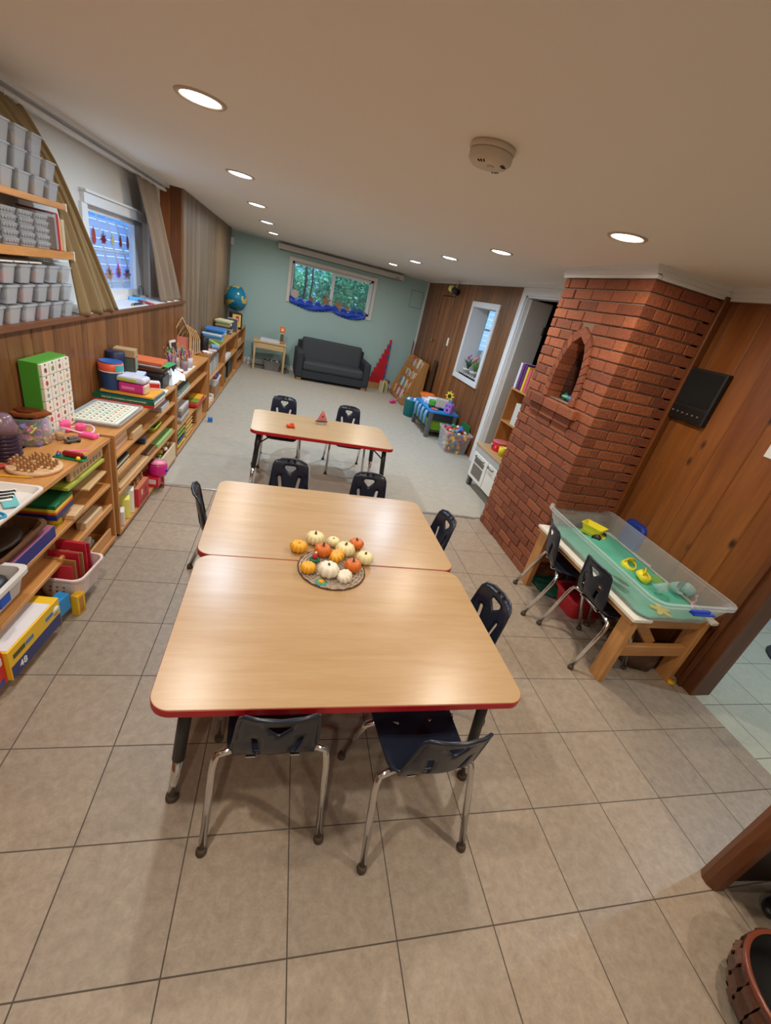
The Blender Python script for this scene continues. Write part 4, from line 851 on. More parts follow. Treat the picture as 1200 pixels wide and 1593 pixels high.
b = B(); b.box((0, 0, .004), (.14, .05, .008), bev=.003); b.build('base', pl(30, 120, 60), t); b = B(); b.box((.01, .005, .022), (.09, .032, .026), bev=.010); b.build('red_car', pl(140, 20, 26, .2), t)
for i, (x, y, c) in enumerate(((-.05, -.01, (40, 110, 190)), (.045, -.016, (250, 210, 40)), (.06, .01, (30, 60, 50)), (-.06, .012, (200, 40, 40)))): b = B(); b.sph((x, y, .014), .010); b.build('bead', pl(*c), t)
t = thing('red_marker', 'red wooden rod lying beside the dark cup stack', 'stick', (at(10, 728, HC).x, at(10, 728, HC).y, HC), .9); b = B(); b.cyl((-.06, 0, .012), (.06, 0, .012), .011); b.build('barrel', pl(170, 52, 44), t); b = B(); b.cyl((.06, 0, .012), (.075, 0, .012), .007); b.build('tip', pl(206, 170, 130), t)
t = thing('pencil', 'yellow pencil lying between the peg board and the tray', 'pencil', (at(15, 742, HC).x, at(15, 742, HC).y, HC), .1); b = B(); b.cyl((-.08, 0, .004), (.07, 0, .004), .004, n=6, smooth=False); b.build('barrel', pl(232, 180, 40), t); b = B(); b.cyl((.07, 0, .004), (.085, 0, .004), .004, .0006, n=6); b.build('tip', pl(216, 180, 130), t)
# ---- picture tray on second cabinet
t = thing('picture_tray', 'clear tray with a sheet of small pictures in green ruled rows', 'tray', (-1.035, 2.935, HC), -.03)
b = B(); b.tub(.29, .44, .028, .003, .03, .92, .005); b.build('tray_body', FROST, t)
b = B(); b.box((0, .0, .020), (.25, .39, .012), bev=.001); b.build('picture_sheet', pl(238, 234, 218), t)
for i in range(7): b = B(); b.box((-.118+.037*i+.004, 0, .0265), (.003, .37, .001)); b.build('green_rule', pl(130, 190, 140), t)
pc = [(30, 40, 70), (200, 60, 50), (60, 130, 80), (220, 140, 60), (120, 60, 60), (40, 40, 40)]
for i in range(6):
    for j in range(8):
        b = B(); k = random.choice((4, 5, 8)); b.prism([(-.118+.037*(i+.5)+random.uniform(.005, .010)*math.cos(a), -.16+.044*j+random.uniform(.005, .012)*math.sin(a)) for a in [2*PI*q/k for q in range(k)]], .0262, .0268); b.build('picture', pl(*random.choice(pc)), t)
# ---- big books and things on them
bx_, by_ = -1.02, 3.36; z = HC
book('red children\'s book at the very bottom of the big book pile', (bx_, by_, z), (.38, .29, .018), -.02, (200, 40, 40), group='big flat books under the blue bucket'); z += .018
book('thick dark green book with a white lettered spine in the big book pile', (bx_+.0, by_, z), (.38, .285, .032), -.02, (22, 96, 62), text_='THE MOST WONDERFUL CHRISTMAS STORIES', group='big flat books under the blue bucket'); z += .032
book('thin dark blue book right above the green book', (bx_+.015, by_+.012, z), (.34, .27, .010), -.05, (34, 70, 96), group='big flat books under the blue bucket'); z += .010
book('yellow orange edged book on top of the big book pile', (bx_+.015, by_+.01, z), (.33, .26, .012), -.06, (226, 160, 50), group='big flat books under the blue bucket'); z += .012
ZB = z
p = onx(174, 597, -1.12); t = thing('blue_bucket', 'dark blue round bucket with an orange banded lid', 'bucket', (-1.125, 3.32, ZB)); DB = pl(38, 70, 120)
b = B(); b.lathe([(.060, 0), (.062, .004), (.070, .115), (.074, .120), (.072, .126)], n=32); b.build('bucket_body', DB, t)
b = B(); b.lathe([(.074, .126), (.076, .130), (.076, .175), (.070, .178)], n=32); b.build('lid_band', pl(222, 92, 60), t); b = B(); b.lathe([(.070, .1785), (.072, .186), (.066, .186), (.05, .180), (.001, .180)], n=32); b.build('lid', pl(40, 90, 160), t)
b = B(); b.loft([[(.0765*math.cos(a), .0765*math.sin(a), z_) for a in [-.9+.1*i for i in range(10)]]+[(.078*math.cos(a), .078*math.sin(a), z_) for a in [-.9+.1*i for i in range(10)][::-1]] for z_ in (.13, .17)], smooth=False); b.build('teal_label', pl(70, 170, 170), t)
for nm, c, z0, r0, r1, h_ in (('tub_sleeve', (226, 220, 210), .120, .0745, .0745, .008),): b = B(); b.lathe([(r0, z0), (r1, z0+h_)], n=32, cap0=False, cap1=False); b.build(nm, pl(*c), t)
b = B(); b.lathe([(.058, 0), (.060, .22), (.055, .225), (.001, .225)], n=28); solo(b, 'dark_canister', 'tall dark blue canister behind the orange lidded bucket', 'canister', pl(26, 36, 66), (-1.145, 3.475, ZB-.024+.024))
t = thing('wipes_pack', 'bright pink wipes tub on the book pile', 'wipes pack', (-.985, 3.31, ZB), -.06)
b = B(); b.box((0, 0, .035), (.17, .10, .07), bev=.016); b.build('tub_body', pl(196, 40, 128), t); b = B(); b.box((.075, 0, .035), (.03, .095, .062), bev=.01); b.build('end_label', pl(220, 190, 160), t); b = B(); b.box((-.02, -.0505, .035), (.08, .002, .018)); b.build('printed_band', pl(226, 120, 176), t)
t = thing('wipes_pack', 'soft green and white wrapped pack lying on the pink tub', 'wipes pack', (-.99, 3.32, ZB+.07), -.1)
b = B(); b.box((0, 0, .022), (.19, .12, .042), bev=.018); b.build('wrapper', mat('pale wrapper', C(206, 206, 220), .35, bump=.5, bscale=30), t); b = B(); b.box((-.02, -.061, .018), (.12, .003, .02), bev=.001); b.build('green_band', pl(170, 180, 70), t)
carton('small red and white box beside the pink tub', (-.90, 3.47, ZB), (.08, .06, .055), .4, (224, 214, 214), None, panels=(('y', 0, .03, .07, .03, (200, 40, 50)),))
slab('white plastic sleeve lying flat at the front edge of the second cabinet', 'plastic_sleeve', 'sleeve', (-.905, 3.60, HC), (.09, .26, .012), 0, (226, 228, 230))
carton('deep blue package lying behind the pink tub', (-1.03, 3.52, ZB-.022+.0), (.17, .10, .055), .15, (30, 60, 170), (200, 210, 224), 'blue_package', 'package')
carton('white and blue package lying on the deep blue one', (-1.07, 3.53, ZB+.040), (.19, .12, .045), .1, (198, 208, 224), None, 'blue_package', 'package', panels=(('x', 0, .02, .10, .03, (40, 70, 180)),))
carton('dark illustrated game box standing on the packages', (-1.10, 3.56, ZB+.087), (.13, .09, .10), .1, (96, 66, 60), None, 'game_box', 'box', panels=(('y', 0, .05, .10, .085, (76, 96, 82)), ('x', 0, .055, .08, .085, (110, 150, 150)), ('x', -.036, .055, .012, .09, (220, 214, 70))))
carton('plain brown kraft box on top of the game box', (-1.105, 3.56, ZB+.188), (.135, .11, .05), .1, (176, 146, 106), None, 'kraft_box', 'box')
# paper / folder stack
z = HC; fx, fy = -1.03, 3.83
slab('black paper tray carrying the folder pile', 'letter_tray', 'tray', (fx, fy, z), (.26, .20, .10), 0, (34, 34, 36)); z += .10
for i, (c, th, lb) in enumerate((((60, 50, 46), .02, 'dark brown folder'), ((30, 30, 30), .02, 'black folder'), ((150, 60, 36), .012, 'rust coloured folder'), ((90, 110, 50), .010, 'olive folder'), ((110, 100, 96), .012, 'grey folder'), ((216, 216, 226), .006, 'white paper'), ((60, 160, 90), .004, 'bright green sheet'), ((214, 106, 60), .022, 'orange folder'))):
    slab(lb+' in the pile behind the paper scraps, %s' % ('bottom one', 'second from the bottom', 'third from the bottom', 'fourth from the bottom', 'fourth from the top', 'third from the top', 'sticking out below the orange one', 'topmost')[i], 'folder', 'folder', (fx+(.05 if i == 6 else random.uniform(-.01, .01)), fy+(.03 if i == 6 else random.uniform(-.01, .01)), z), (.25, .21, th), random.uniform(-.08, .08), c, .001, 'folder pile on the second cabinet'); z += th
random.seed(11)
for i, (px, py, lb) in enumerate(((245, 588, 'folded white paper scrap nearest the pink tub'), (258, 582, 'upright white paper fold in the scrap heap'), (265, 592, 'white paper triangle lying at the cabinet edge'), (270, 575, 'white scrap leaning on the folder pile'), (278, 585, 'pale blue white sheet at the end of the scrap heap'))):
    p = at(px, py, HC+.03); b = B(); b.loft([[(-.05, -.04, .0), (.05, -.045, .0), (.055, -.043, .003), (-.05, -.038, .003)], [(-.03, .05, .02+.05*(i % 3)), (.05, .04, .03), (.052, .042, .033), (-.03, .052, .023+.05*(i % 3))]], smooth=False)
    solo(b, 'paper_scrap', lb, 'paper', PAPER, (p.x, p.y, HC+.001*i), random.uniform(-1, 1), 'white paper scraps on the cabinets')
# ---- third cabinet : pencil cups
p = at(288, 573, HC); carton('open little cardboard box among the paper scraps', (-.955, 4.13, HC), (.09, .07, .04), .4, (186, 152, 112), None, 'kraft_box', 'box')
t = thing('red_cup', 'small red and white patterned cup on the pencil cabinet', 'cup', (-.90, 4.33, HC)); b = B(); b.lathe([(.024, 0), (.030, .055), (.027, .055), (.021, .004)], n=20); b.build('cup_wall', pl(236, 226, 222), t); b = B(); b.lathe([(.0262, .015), (.0294, .042)], n=20, cap0=False, cap1=False); b.build('red_band', pl(196, 40, 44), t)
slab('long white paper strip under the pencil cups', 'white_mat', 'mat', (-.93, 4.62, HC), (.14, .42, .004), -.03, (226, 224, 220))
pcol = [(200, 50, 50), (230, 180, 60), (60, 100, 180), (180, 80, 150), (60, 150, 90), (230, 130, 60), (120, 70, 40), (150, 60, 160), (210, 190, 170)]
pen0 = None
for i, (x, y, lb, cc) in enumerate(((-1.03, 4.55, 'dark cup crammed with pencils, rearmost left', (40, 44, 56)), (-.985, 4.40, 'dark cup crammed with pencils, nearest the paper scraps', (36, 38, 46)), (-.91, 4.55, 'grey cup of coloured pencils at the cabinet edge', (150, 120, 120)), (-.90, 4.72, 'clear cup of bright markers at the cabinet edge', (200, 190, 190)), (-.98, 4.80, 'white cup of pens and markers farthest from the viewer', (214, 208, 196)), (-1.00, 4.68, 'pale cup of crayons in the middle of the pencil cups', (190, 176, 150)))):
    z0 = HC+.0045 if x > -1.0 and y > 4.42 else HC
    t = thing('pencil_cup', lb, 'pencil cup', (x, y, z0), 0, 'pencil cups on the third cabinet')
    b = B(); b.lathe([(.034, 0), (.038, .095), (.035, .095), (.030, .005), (.001, .004)], n=20); b.build('cup_wall', pl(*cc), t)
    for k in range(13):
        a = random.uniform(0, 6.28); r = random.uniform(.004, .024); ln = random.uniform(.14, .19); tx, ty = .045*math.cos(a)*random.uniform(.5, 1.2), .045*math.sin(a)*random.uniform(.5, 1.2)
        cp = (x+r*math.cos(a)*.6, y+r*math.sin(a)*.6, z0+.008)
        q = B(); m1 = Vector((tx, ty, ln)); q.cyl((0, 0, 0), m1*.93, .0042, n=6, smooth=False); q.cyl(m1*.93, m1, .0042, .001, n=6, mi=1)
        cn = random.choice(pcol); solo(q, 'pencil', 'coloured pencil or marker standing upright in the pencil cups', 'pencil', [pl(*cn), pl(220, 190, 150)], cp, 0, 'pencils in the pencil cups')
p = onx(279, 545, -1.05); t = thing('photo_frame', 'small dark and white framed picture leaning on the panelling', 'picture frame', (-1.09, 4.95, HC), -.2)
b = B(); b.box((0, 0, .10), (.012, .13, .19), bev=.002, ry=-.15); b.build('frame', pl(226, 220, 206), t); b = B(); b.box((.009, .005, .105), (.004, .10, .14), ry=-.15); b.build('picture', pl(70, 44, 44), t); b = B(); b.box((.011, -.01, .075), (.004, .05, .07), ry=-.15); b.build('note', pl(232, 226, 180), t)
# wooden houses
hw = [(x, y) for x, y in ((0, 0), (.16, 0), (.16, .20), (.08, .33), (0, .20))]
HM = Matrix(((0, 0, 1, 0), (1, 0, 0, 0), (0, 1, 0, 0), (0, 0, 0, 1)))
for i in range(6):
    y0 = 5.30+i*.065; s = 1-.06*i if i else 1.12; x = -1.09+.015*i
    t = thing('wooden_house', 'pale wooden house shaped frame, %s of the row on the cabinet' % ('tallest and nearest', 'second', 'third', 'fourth', 'fifth', 'smallest and farthest')[i], 'wooden toy', (x, y0, HC), -1.15+.0*i, 'nested wooden house frames')
    w_, h1, h2, th_ = .15*s, .22*s, .36*s, .012; out = [(-w_/2, 0), (w_/2, 0), (w_/2, h1), (0, h2), (-w_/2, h1)]; inn = [(-w_/2+th_, th_), (w_/2-th_, th_), (w_/2-th_, h1-.004), (0, h2-.018), (-w_/2+th_, h1-.004)]
    b = B(); dep = .05; rr_ = [[(dep*q, x_, z_) for x_, z_ in P_] for q, P_ in ((0, out), (1, out), (1, inn), (0, inn))]; b.loft(rr_, closed=True, smooth=False); b.build('house_frame', BIRCH_L, t)
    if i in (0, 3, 5): b = B(); b.box((dep*.5, 0, h1*.45), (.006, w_*.8, h1*.7)); b.build('picture_card', pl(*((200, 120, 100), 0, 0, (150, 170, 190), 0, (130, 160, 190))[i]), t)
# ---- fourth cabinet
t = thing('black_speaker', 'small black cylindrical speaker standing on the fourth cabinet', 'speaker', (-.93, 5.78, HC)); b = B(); b.lathe([(.045, 0), (.048, .005), (.048, .165), (.044, .17), (.001, .17)], n=28); b.build('body', BLACK, t); b = B(); b.lathe([(.040, .1705), (.001, .1715)], n=20); b.build('top_disc', DARK, t)
t = thing('patterned_dish', 'low round white dish with black dots in front of the black speaker', 'dish', (-.875, 5.66, HC)); b = B(); b.lathe([(.05, 0), (.058, .022), (.054, .022), (.046, .005), (.001, .004)], n=28); b.build('dish', pl(234, 222, 226), t)
for k in range(8): b = B(); a = k*PI/4; b.sph((.0555*math.cos(a), .0555*math.sin(a), .013), .008, (.5, .5, 1)); b.build('dot', pl(30, 24, 30), t)
blues = [(60, 140, 210), (190, 216, 232), (40, 110, 190), (130, 180, 70), (90, 170, 220), (220, 226, 230), (50, 80, 150)]
z = HC
for i in range(6):
    th = .028; lb = ('green and white bagged puzzle, lowest of the blue bag pile', 'pale blue zip bag in the blue bag pile, second from the bottom', 'bright blue zip bag, third from the bottom of the pile', 'white zip bag with blue print, third from the top', 'sky blue picture bag, second from the top', 'broad blue picture bag topping the pile')[i]
    slab(lb, 'zip_bag', 'bag', (-.955+random.uniform(-.015, .015), 6.75+random.uniform(-.04, .04), z), (.25, .42-.02*i, th), random.uniform(-.08, .08), ((140, 180, 90), (190, 216, 232), (40, 130, 200), (214, 222, 230), (90, 170, 220), (50, 120, 190))[i], .010, 'zip bags piled on the fourth cabinet'); z += th
slab('lime green toy piece slanting out of the bag pile', 'green_piece', 'toy', (-.90, 6.30, HC), (.06, .26, .05), .5, (150, 200, 90), .012)
slab('small blue and white crumpled packet before the bag pile', 'blue_packet', 'packet', (-.86, 6.12, HC), (.10, .12, .04), .3, (120, 160, 214), .014)
slab('brown cardboard piece lying behind the blue packet', 'cardboard_piece', 'cardboard', (-1.0, 6.08, HC), (.14, .16, .03), .5, (150, 110, 80), .004)
slab('white note paper lying in front of the brown cardboard', 'note_paper', 'paper', (-.86, 5.93, HC), (.10, .10, .003), .2, (196, 206, 230), 0)
z = HC
for i in range(9):
    c = ((60, 90, 110), (220, 210, 190), (110, 60, 50), (214, 214, 200), (40, 60, 80), (224, 190, 100), (200, 200, 190), (120, 140, 90), (228, 222, 180))[i]
    book('children\'s book in the pile below the globe, %s' % ('bottom one', 'second up', 'third up', 'fourth up', 'middle one', 'sixth up', 'seventh up', 'second from the top', 'top one')[i], (-.96+random.uniform(-.02, .02), 7.78+random.uniform(-.03, .03), z), (.22, .30, .020), random.uniform(-.15, .15)+PI/2*0, c, group='books piled on the fourth cabinet'); z += .020
for i in range(6):
    c = ((90, 90, 96), (206, 60, 60), (210, 206, 200), (70, 110, 160), (120, 96, 70), (226, 224, 216))[i]
    b = B(); o = slab('slim book standing upright beside the book pile, %s' % ('nearest', 'second', 'third', 'fourth', 'fifth', 'farthest')[i], 'picture_book', 'book', (-.87, 8.00+i*.028, HC), (.16, .018, .20), .12, c, .001, 'upright books by the globe')
t = thing('story_box', 'black and yellow illustrated box below the globe', 'box', (-.87, 8.50, HC), .35); b = B(); b.box((0, 0, .13), (.19, .16, .26), bev=.004); b.build('box_body', pl(24, 24, 26), t); b = B(); b.box((0, -.082, .14), (.14, .004, .20)); b.build('picture_panel', pl(226, 186, 90), t); b = B(); b.box((.01, -.086, .17), (.05, .004, .09)); b.build('picture', pl(176, 60, 50), t)
# globe
t = thing('globe', 'large blue world globe tilted on its stand in the far left corner', 'globe', (-.93, 8.95, HC)); GR = .205; GC = Vector((0, 0, .46))
b = B(); b.lathe([(.10, 0), (.105, .01), (.05, .025), (.018, .06), (.014, .20), (.02, .225)], n=28); b.build('base', BLACK, t)
m, nt, bs = _nt('globe sea and land'); N = nt.nodes.new; tcg = N('ShaderNodeTexCoord'); ng = N('ShaderNodeTexNoise'); ng.inputs['Scale'].default_value = 5.2; ng.inputs['Detail'].default_value = 5; crg = N('ShaderNodeValToRGB')
crg.color_ramp.interpolation = 'CONSTANT'; e_ = crg.color_ramp.elements; e_[0].color = (*C(16, 118, 150), 1); e_[1].position = .555; e_[1].color = (*C(196, 170, 96), 1); e2 = e_.new(.66); e2.color = (*C(120, 150, 90), 1)
nt.links.new(tcg.outputs['Object'], ng.inputs['Vector']); nt.links.new(ng.outputs['Fac'], crg.inputs[0]); nt.links.new(crg.outputs[0], bs.inputs['Base Color']); _set(bs, 'Roughness', .25)
b = B(); b.sph(GC, GR, u=40, v=24); b.build('sphere', m, t)
b = B(); b.tube([GC+(GR+.012)*Vector((math.sin(a)*.9, math.sin(a)*-.3, math.cos(a))) for a in [.4+i*(PI-.3)/20 for i in range(21)]], .007, 8); b.build('meridian_arm', mat('grey metal arm', C(150, 156, 160), .3, .6), t)
# ---- shelf contents
def shelf_item(nm, cat, lb, x, y, z, s, c, rz=0, bev=.003, group=None): return slab(lb, nm, cat, (x, y, z), s, rz, c, bev, group)
# cabinet A
ax = lambda y: -.990+(y-.75)*.0513
t = thing('carved_board', 'pale board with carved marks lying just under the first cabinet top', 'board', (ax(2.32)-.03, 2.33, .602), -.05)
carton('yellow folder lying under the letter board', (ax(2.3)-.07, 2.30, .583), (.12, .40, .016), -.05, (170, 178, 70), None, 'green_folder', 'folder')
b = B(); b.box((0, 0, .03), (.02, .36, .05), bev=.003); b.build('board', PW, t)
for k in range(9): B().box((.0105, -.14+.035*k, .03), (.002, .018, .022 if k % 2 else .028), bev=.0005).build('carved_mark', pl(160, 128, 84), t)
for i, (c, th, lb) in enumerate((((40, 44, 100), .030, 'dark blue box'), ((206, 80, 40), .012, 'orange tray'), ((236, 206, 50), .018, 'yellow tray'), ((30, 100, 60), .022, 'dark green tray'))):
    zz = .42+.053+sum((.030, .012, .018, .022)[:i]); slab(lb+' stacked on the yellow cup of the first cabinet, %s' % ('bottom', 'second', 'third', 'top')[i], 'stacking_tray', 'tray', (ax(2.1)-.12, 2.08, zz), (.19, .18, th), 0, c, .004, 'coloured trays in the first cabinet')
t = thing('yellow_cup', 'yellow plastic cup under the coloured trays', 'cup', (ax(2.05)-.07, 2.06, .42)); b = B(); b.lathe([(.036, 0), (.030, .045), (.033, .052), (.001, .052)], n=20); b.build('cup_wall', pl(236, 214, 40), t); b = B(); b.lathe([(.037, .0), (.039, .006)], n=20, cap0=False, cap1=False); b.build('cup_rim', pl(214, 190, 40), t)
slab('flat pale wood block next to the yellow cup', 'wood_block', 'block', (ax(2.12)-.03, 2.16, .42), (.06, .12, .025), 0, m_=PW)
slab('wide pale plank tray pulled out on the middle shelf of the first cabinet', 'plank_tray', 'tray', (ax(2.42)-.10, 2.385, .505), (.19, .25, .012), 0, m_=BIRCH_L)
b = B(); b.bx(-.06, .06, -.115, .115, 0, .085, .002); solo(b, 'wooden_box', 'plain wooden box below the pale plank tray', 'box', wood('box side', C(150, 104, 62), C(130, 88, 50), 'Z', 1, .5), (ax(2.42)-.17, 2.40, .42))
carton('long flat dark blue board game box on the first cabinet shelf', (ax(1.82)-.11, 1.78, .42), (.20, .34, .06), -.05, (34, 40, 120), (160, 96, 120), 'game_box', 'box')
t = thing('woven_wooden_tray', 'dark brown shallow carved wooden tray on the blue game box', 'tray', (ax(1.75)-.11, 1.74, .485), -.05); b = B(); b.tub(.20, .36, .045, .008, .05, .85, .006); b.build('tray_body', wood('dark brown carved wood', C(104, 70, 42), C(80, 52, 30), 'Y', 2, .5), t)
b = B(); b.sph((0, 0, .03), .07, (1, 1.6, .3)); b.build('contents', pl(60, 44, 34), t)
t = thing('white_bin', 'white plastic bin with blue lining at the left picture edge', 'plastic bin', (ax(1.48)-.02, 1.48, .42), -.05); b = B(); b.tub(.18, .20, .10, .006, .03, .85, .012); b.build('bin_body', pl(214, 208, 204), t); b = B(); b.box((.095, -.05, .06), (.01, .06, .05), bev=.004); b.build('blue_clip', pl(30, 80, 180), t); b = B(); b.sph((0, 0, .06), .07, (1, 1.2, .45)); b.build('contents', pl(30, 30, 34), t)
b = B(); b.box((0, 0, .06), (.02, .50, .115), bev=.002); solo(b, 'cardboard_sheet', 'plain brown board standing between the two shelves of the first cabinet', 'cardboard', pl(168, 128, 84), (ax(1.75)-.10, 1.80, .27), -.05)
slab('small white paper pad in the first cabinet, under the middle shelf', 'paper_pad', 'paper', (ax(2.3)-.04, 2.34, .27), (.05, .20, .05), -.05, (206, 178, 140))
# bottom: pencil box, red box, pink basket
YW = (236, 190, 40)
t = thing('pencil_carton', 'large yellow and blue pencil carton printed 48 lying on the floor shelf', 'box', (-.945, 1.60, .056), -.10)
b = B(); b.box((0, 0, .075), (.10, .34, .15), bev=.002); b.build('box_body', pl(*YW), t); b = B(); b.box((-.0, -.02, .151), (.085, .28, .002)); b.build('open_flap', pl(226, 222, 226), t)
b = B(); b.box((.0508, 0, .035), (.001, .33, .062)); b.build('printed_panel', pl(44, 54, 110), t); text('48', .045, TR(.0518, -.10, .035) @ RZ(PI/2) @ RX(PI/2), pl(240, 240, 240), t); b = B(); b.box((.0508, -.11, .105), (.001, .07, .022)); b.build('dark_print', pl(70, 76, 40), t)
for y in (-.045, .09): b = B(); b.box((.0508, y, .105), (.001, .05, .018), bev=0, rx=0); b.build('blue_patch', pl(60, 120, 180), t)
b = B(); b.cyl((.0505, .14, .10), (.0518, .14, .10), .022, n=20); b.build('seal', pl(220, 220, 200), t)
carton('red and magenta carton with white pictures at the lower left edge', (-.985, 1.36, .056), (.10, .14, .16), -.08, (206, 40, 44), (220, 30, 140), 'red_carton', 'box', panels=(('x', .03, .12, .06, .035, (224, 206, 196)), ('x', -.01, .06, .08, .045, (226, 220, 214)), ('x', .03, .02, .05, .03, (60, 70, 130))))
carton('small blue packet standing by the pencil carton', (-.915, 1.83, .056), (.05, .09, .09), -.2, (40, 140, 210), None, 'blue_packet', 'packet'); text('50', .045, TR(-.886, 1.83, .10) @ RZ(PI/2-.2) @ RX(PI/2), pl(240, 240, 240), bpy.data.objects['blue_packet.001'] if 'blue_packet.001' in bpy.data.objects else None)
carton('narrow yellow packet leaning below the pink basket', (-.862, 1.90, .0), (.035, .05, .12), -.3, (232, 184, 40), None, 'yellow_packet', 'packet', panels=(('x', 0, .06, .025, .09, (190, 130, 50)),))
t = thing('pink_basket', 'pale pink perforated basket of red folders sticking out of the first cabinet', 'basket', (-.935, 2.02, .075), -.12); b = B(); b.tub(.22, .24, .13, .004, .04, .82, .006); b.build('basket_body', clear('pale pink plastic', (.86, .72, .68), .78, .35), t)
for i in range(3):
    for j in range(3): b = B(); b.box((-.03+.03*i, -.116+.006*j, .05+.022*j), (.010, .004, .009)); b.build('slot', pl(120, 80, 80), t)
for i in range(7):
    c, hh, nm = (((186, 40, 54), .17, 'red'), ((160, 112, 70), .19, 'brown'), ((176, 34, 52), .22, 'red'), ((158, 112, 70), .21, 'brown'), ((186, 34, 54), .25, 'crimson'), ((176, 34, 50), .24, 'crimson'), ((60, 90, 140), .13, 'blue'))[i]
    slab('%s card folder standing in the pink basket, %s' % (nm, ('nearest', 'second', 'third', 'fourth', 'fifth', 'last', 'shortest, at the front')[i]), 'card_folder', 'folder', (-.955+.008*i, 1.945+.022*i, .085), (.14 if i < 6 else .03, .008, hh), -.12, c, .001, 'folders in the pink basket')
for i in range(3): slab('%s cream paper bundle on the bottom shelf of the first cabinet' % ('lower', 'middle', 'upper')[i], 'paper_bundle', 'paper', (ax(2.3)-.14, 2.28, .056+.03*i), (.2, .28-.05*i, .028), .1*i, ((190, 186, 170), (150, 150, 140), (206, 196, 176))[i], .008)
slab('pale plank standing on the bottom shelf edge of the first cabinet', 'wood_plank', 'plank', (ax(2.4)-.02, 2.38, .056), (.012, .28, .07), -.05, m_=BIRCH)
# cabinet B contents
bxf = lambda y: -.888+(y-2.60)*.0295
def row(n, nm, cat, lb, y0, y1, z, d, h, cols_, grp, off=.02, lean=0.):
    for i in range(n):
        w = (y1-y0)/n; y = y0+w*(i+.5)
        slab(lb % ('first', 'second', 'third', 'fourth', 'fifth', 'sixth', 'seventh', 'eighth', 'ninth', 'tenth', 'eleventh', 'twelfth')[i], nm, cat, (bxf(y)-off-d/2-random.uniform(0, .01), y, z), (d, w*.86, h*random.uniform(.9, 1)), -.03+lean, cols_[i % len(cols_)], .0015, grp)
def pile(n, nm, cat, lb, x, y, z, l, d, th, cols_, grp, rz=0):
    for i in range(n): slab(lb % ('bottom', 'second up', 'third up', 'fourth up', 'fifth up', 'sixth up', 'seventh up', 'eighth up', 'ninth up')[i], nm, cat, (x+random.uniform(-.006, .006), y, z+th*i), (d, l-.006*i, th*.94), rz, cols_[i % len(cols_)], .0015, grp)
pw = [(222, 190, 140), (206, 170, 118), (214, 160, 120)]
pile(5, 'puzzle_board', 'puzzle', 'thin pinkish wooden puzzle board below the cabinet top by the picture tray, %s', bxf(2.7)-.13, 2.77, .562, .26, .20, .018, [(216, 160, 126), (226, 196, 156)], 'puzzle boards by the picture tray')
slab('pale wooden lidded box at the opening beside the puzzle boards', 'wooden_box', 'box', (bxf(3.0)-.06, 3.02, .561), (.10, .18, .05), -.03, m_=BIRCH_L)
slab('white papers under the second cabinet top at its far end', 'paper_bundle', 'paper', (bxf(3.7)-.1, 3.70, .561), (.16, .24, .04), 0, (190, 190, 190))
b = B(); b.cyl((-.08, 0, .03), (.08, 0, .03), .030, n=20); solo(b, 'dark_tube', 'dark blue tube lying on the second shelf of the tray cabinet', 'tube', pl(34, 42, 66), (bxf(3.2)-.10, 3.19, .4405))
t = thing('green_dish', 'lime green folded dish on the second shelf of the tray cabinet', 'dish', (bxf(3.5)-.09, 3.50, .441)); b = B(); b.tub(.14, .20, .045, .004, .03, .7, .004); b.build('dish_body', pl(170, 196, 60), t); b = B(); b.box((0, 0, .02), (.08, .10, .03), bev=.01); b.build('contents', pl(60, 80, 50), t)
for i in range(4): slab('pale wooden board lying at the near end of the second shelf, %s' % ('bottom', 'second', 'third', 'top')[i], 'puzzle_board', 'puzzle', (bxf(2.75)-.12, 2.76, .441+.014*i), (.20, .24, .012), 0, ((226, 200, 160), (40, 70, 60), (226, 196, 150), (50, 60, 60))[i], .001, 'boards on the second shelf')
slab('long pale wooden tray on the third shelf of the tray cabinet', 'wooden_tray', 'tray', (bxf(2.95)-.09, 2.95, .311), (.16, .55, .022), -.03, m_=BIRCH_L)
slab('second pale wooden tray laid on the long one of the third shelf', 'wooden_tray', 'tray', (bxf(2.95)-.10, 2.93, .334), (.15, .50, .022), -.03, m_=PW)
slab('white lidded flat box topping the wooden trays of the third shelf', 'flat_box', 'box', (bxf(2.95)-.12, 2.98, .357), (.13, .40, .02), -.03, (226, 222, 210))
slab('light green flat box on the third shelf of the tray cabinet', 'flat_box', 'box', (bxf(3.65)-.08, 3.66, .311), (.14, .42, .03), -.03, (150, 190, 110))
slab('brown flat box beneath the far end of the third shelf', 'flat_box', 'box', (bxf(3.32)-.09, 3.33, .311), (.14, .20, .035), -.03, (130, 96, 66))
# bottom shelf of B
rowc = [(214, 200, 60), (224, 222, 214), (236, 226, 90), (226, 224, 220), (190, 40, 44), (186, 34, 40), (180, 100, 60), (150, 90, 60)]
for i, (y, h_, c, lb) in enumerate(((2.70, .10, (224, 220, 214), 'white ribbed booklet box standing at the near end of the bottom shelf'), (2.80, .14, (232, 224, 110), 'yellow and white booklet behind the ribbed box'), (2.88, .17, (228, 226, 220), 'tall white booklet before the red toy box'))):
    slab(lb, 'booklet', 'booklet', (bxf(y)-.05, y, .056), (.08, .075, h_), .25, c, .002)
carton('red toy house box with figures on the bottom shelf of the tray cabinet', (bxf(3.05)-.03, 3.04, .056), (.07, .22, .14), -.03, (186, 34, 40), (190, 120, 80), 'red_toy_box', 'box', panels=(('x', -.04, .09, .03, .04, (226, 190, 150)), ('x', .04, .08, .03, .05, (110, 30, 30)), ('x', .0, .03, .16, .02, (120, 40, 34))))
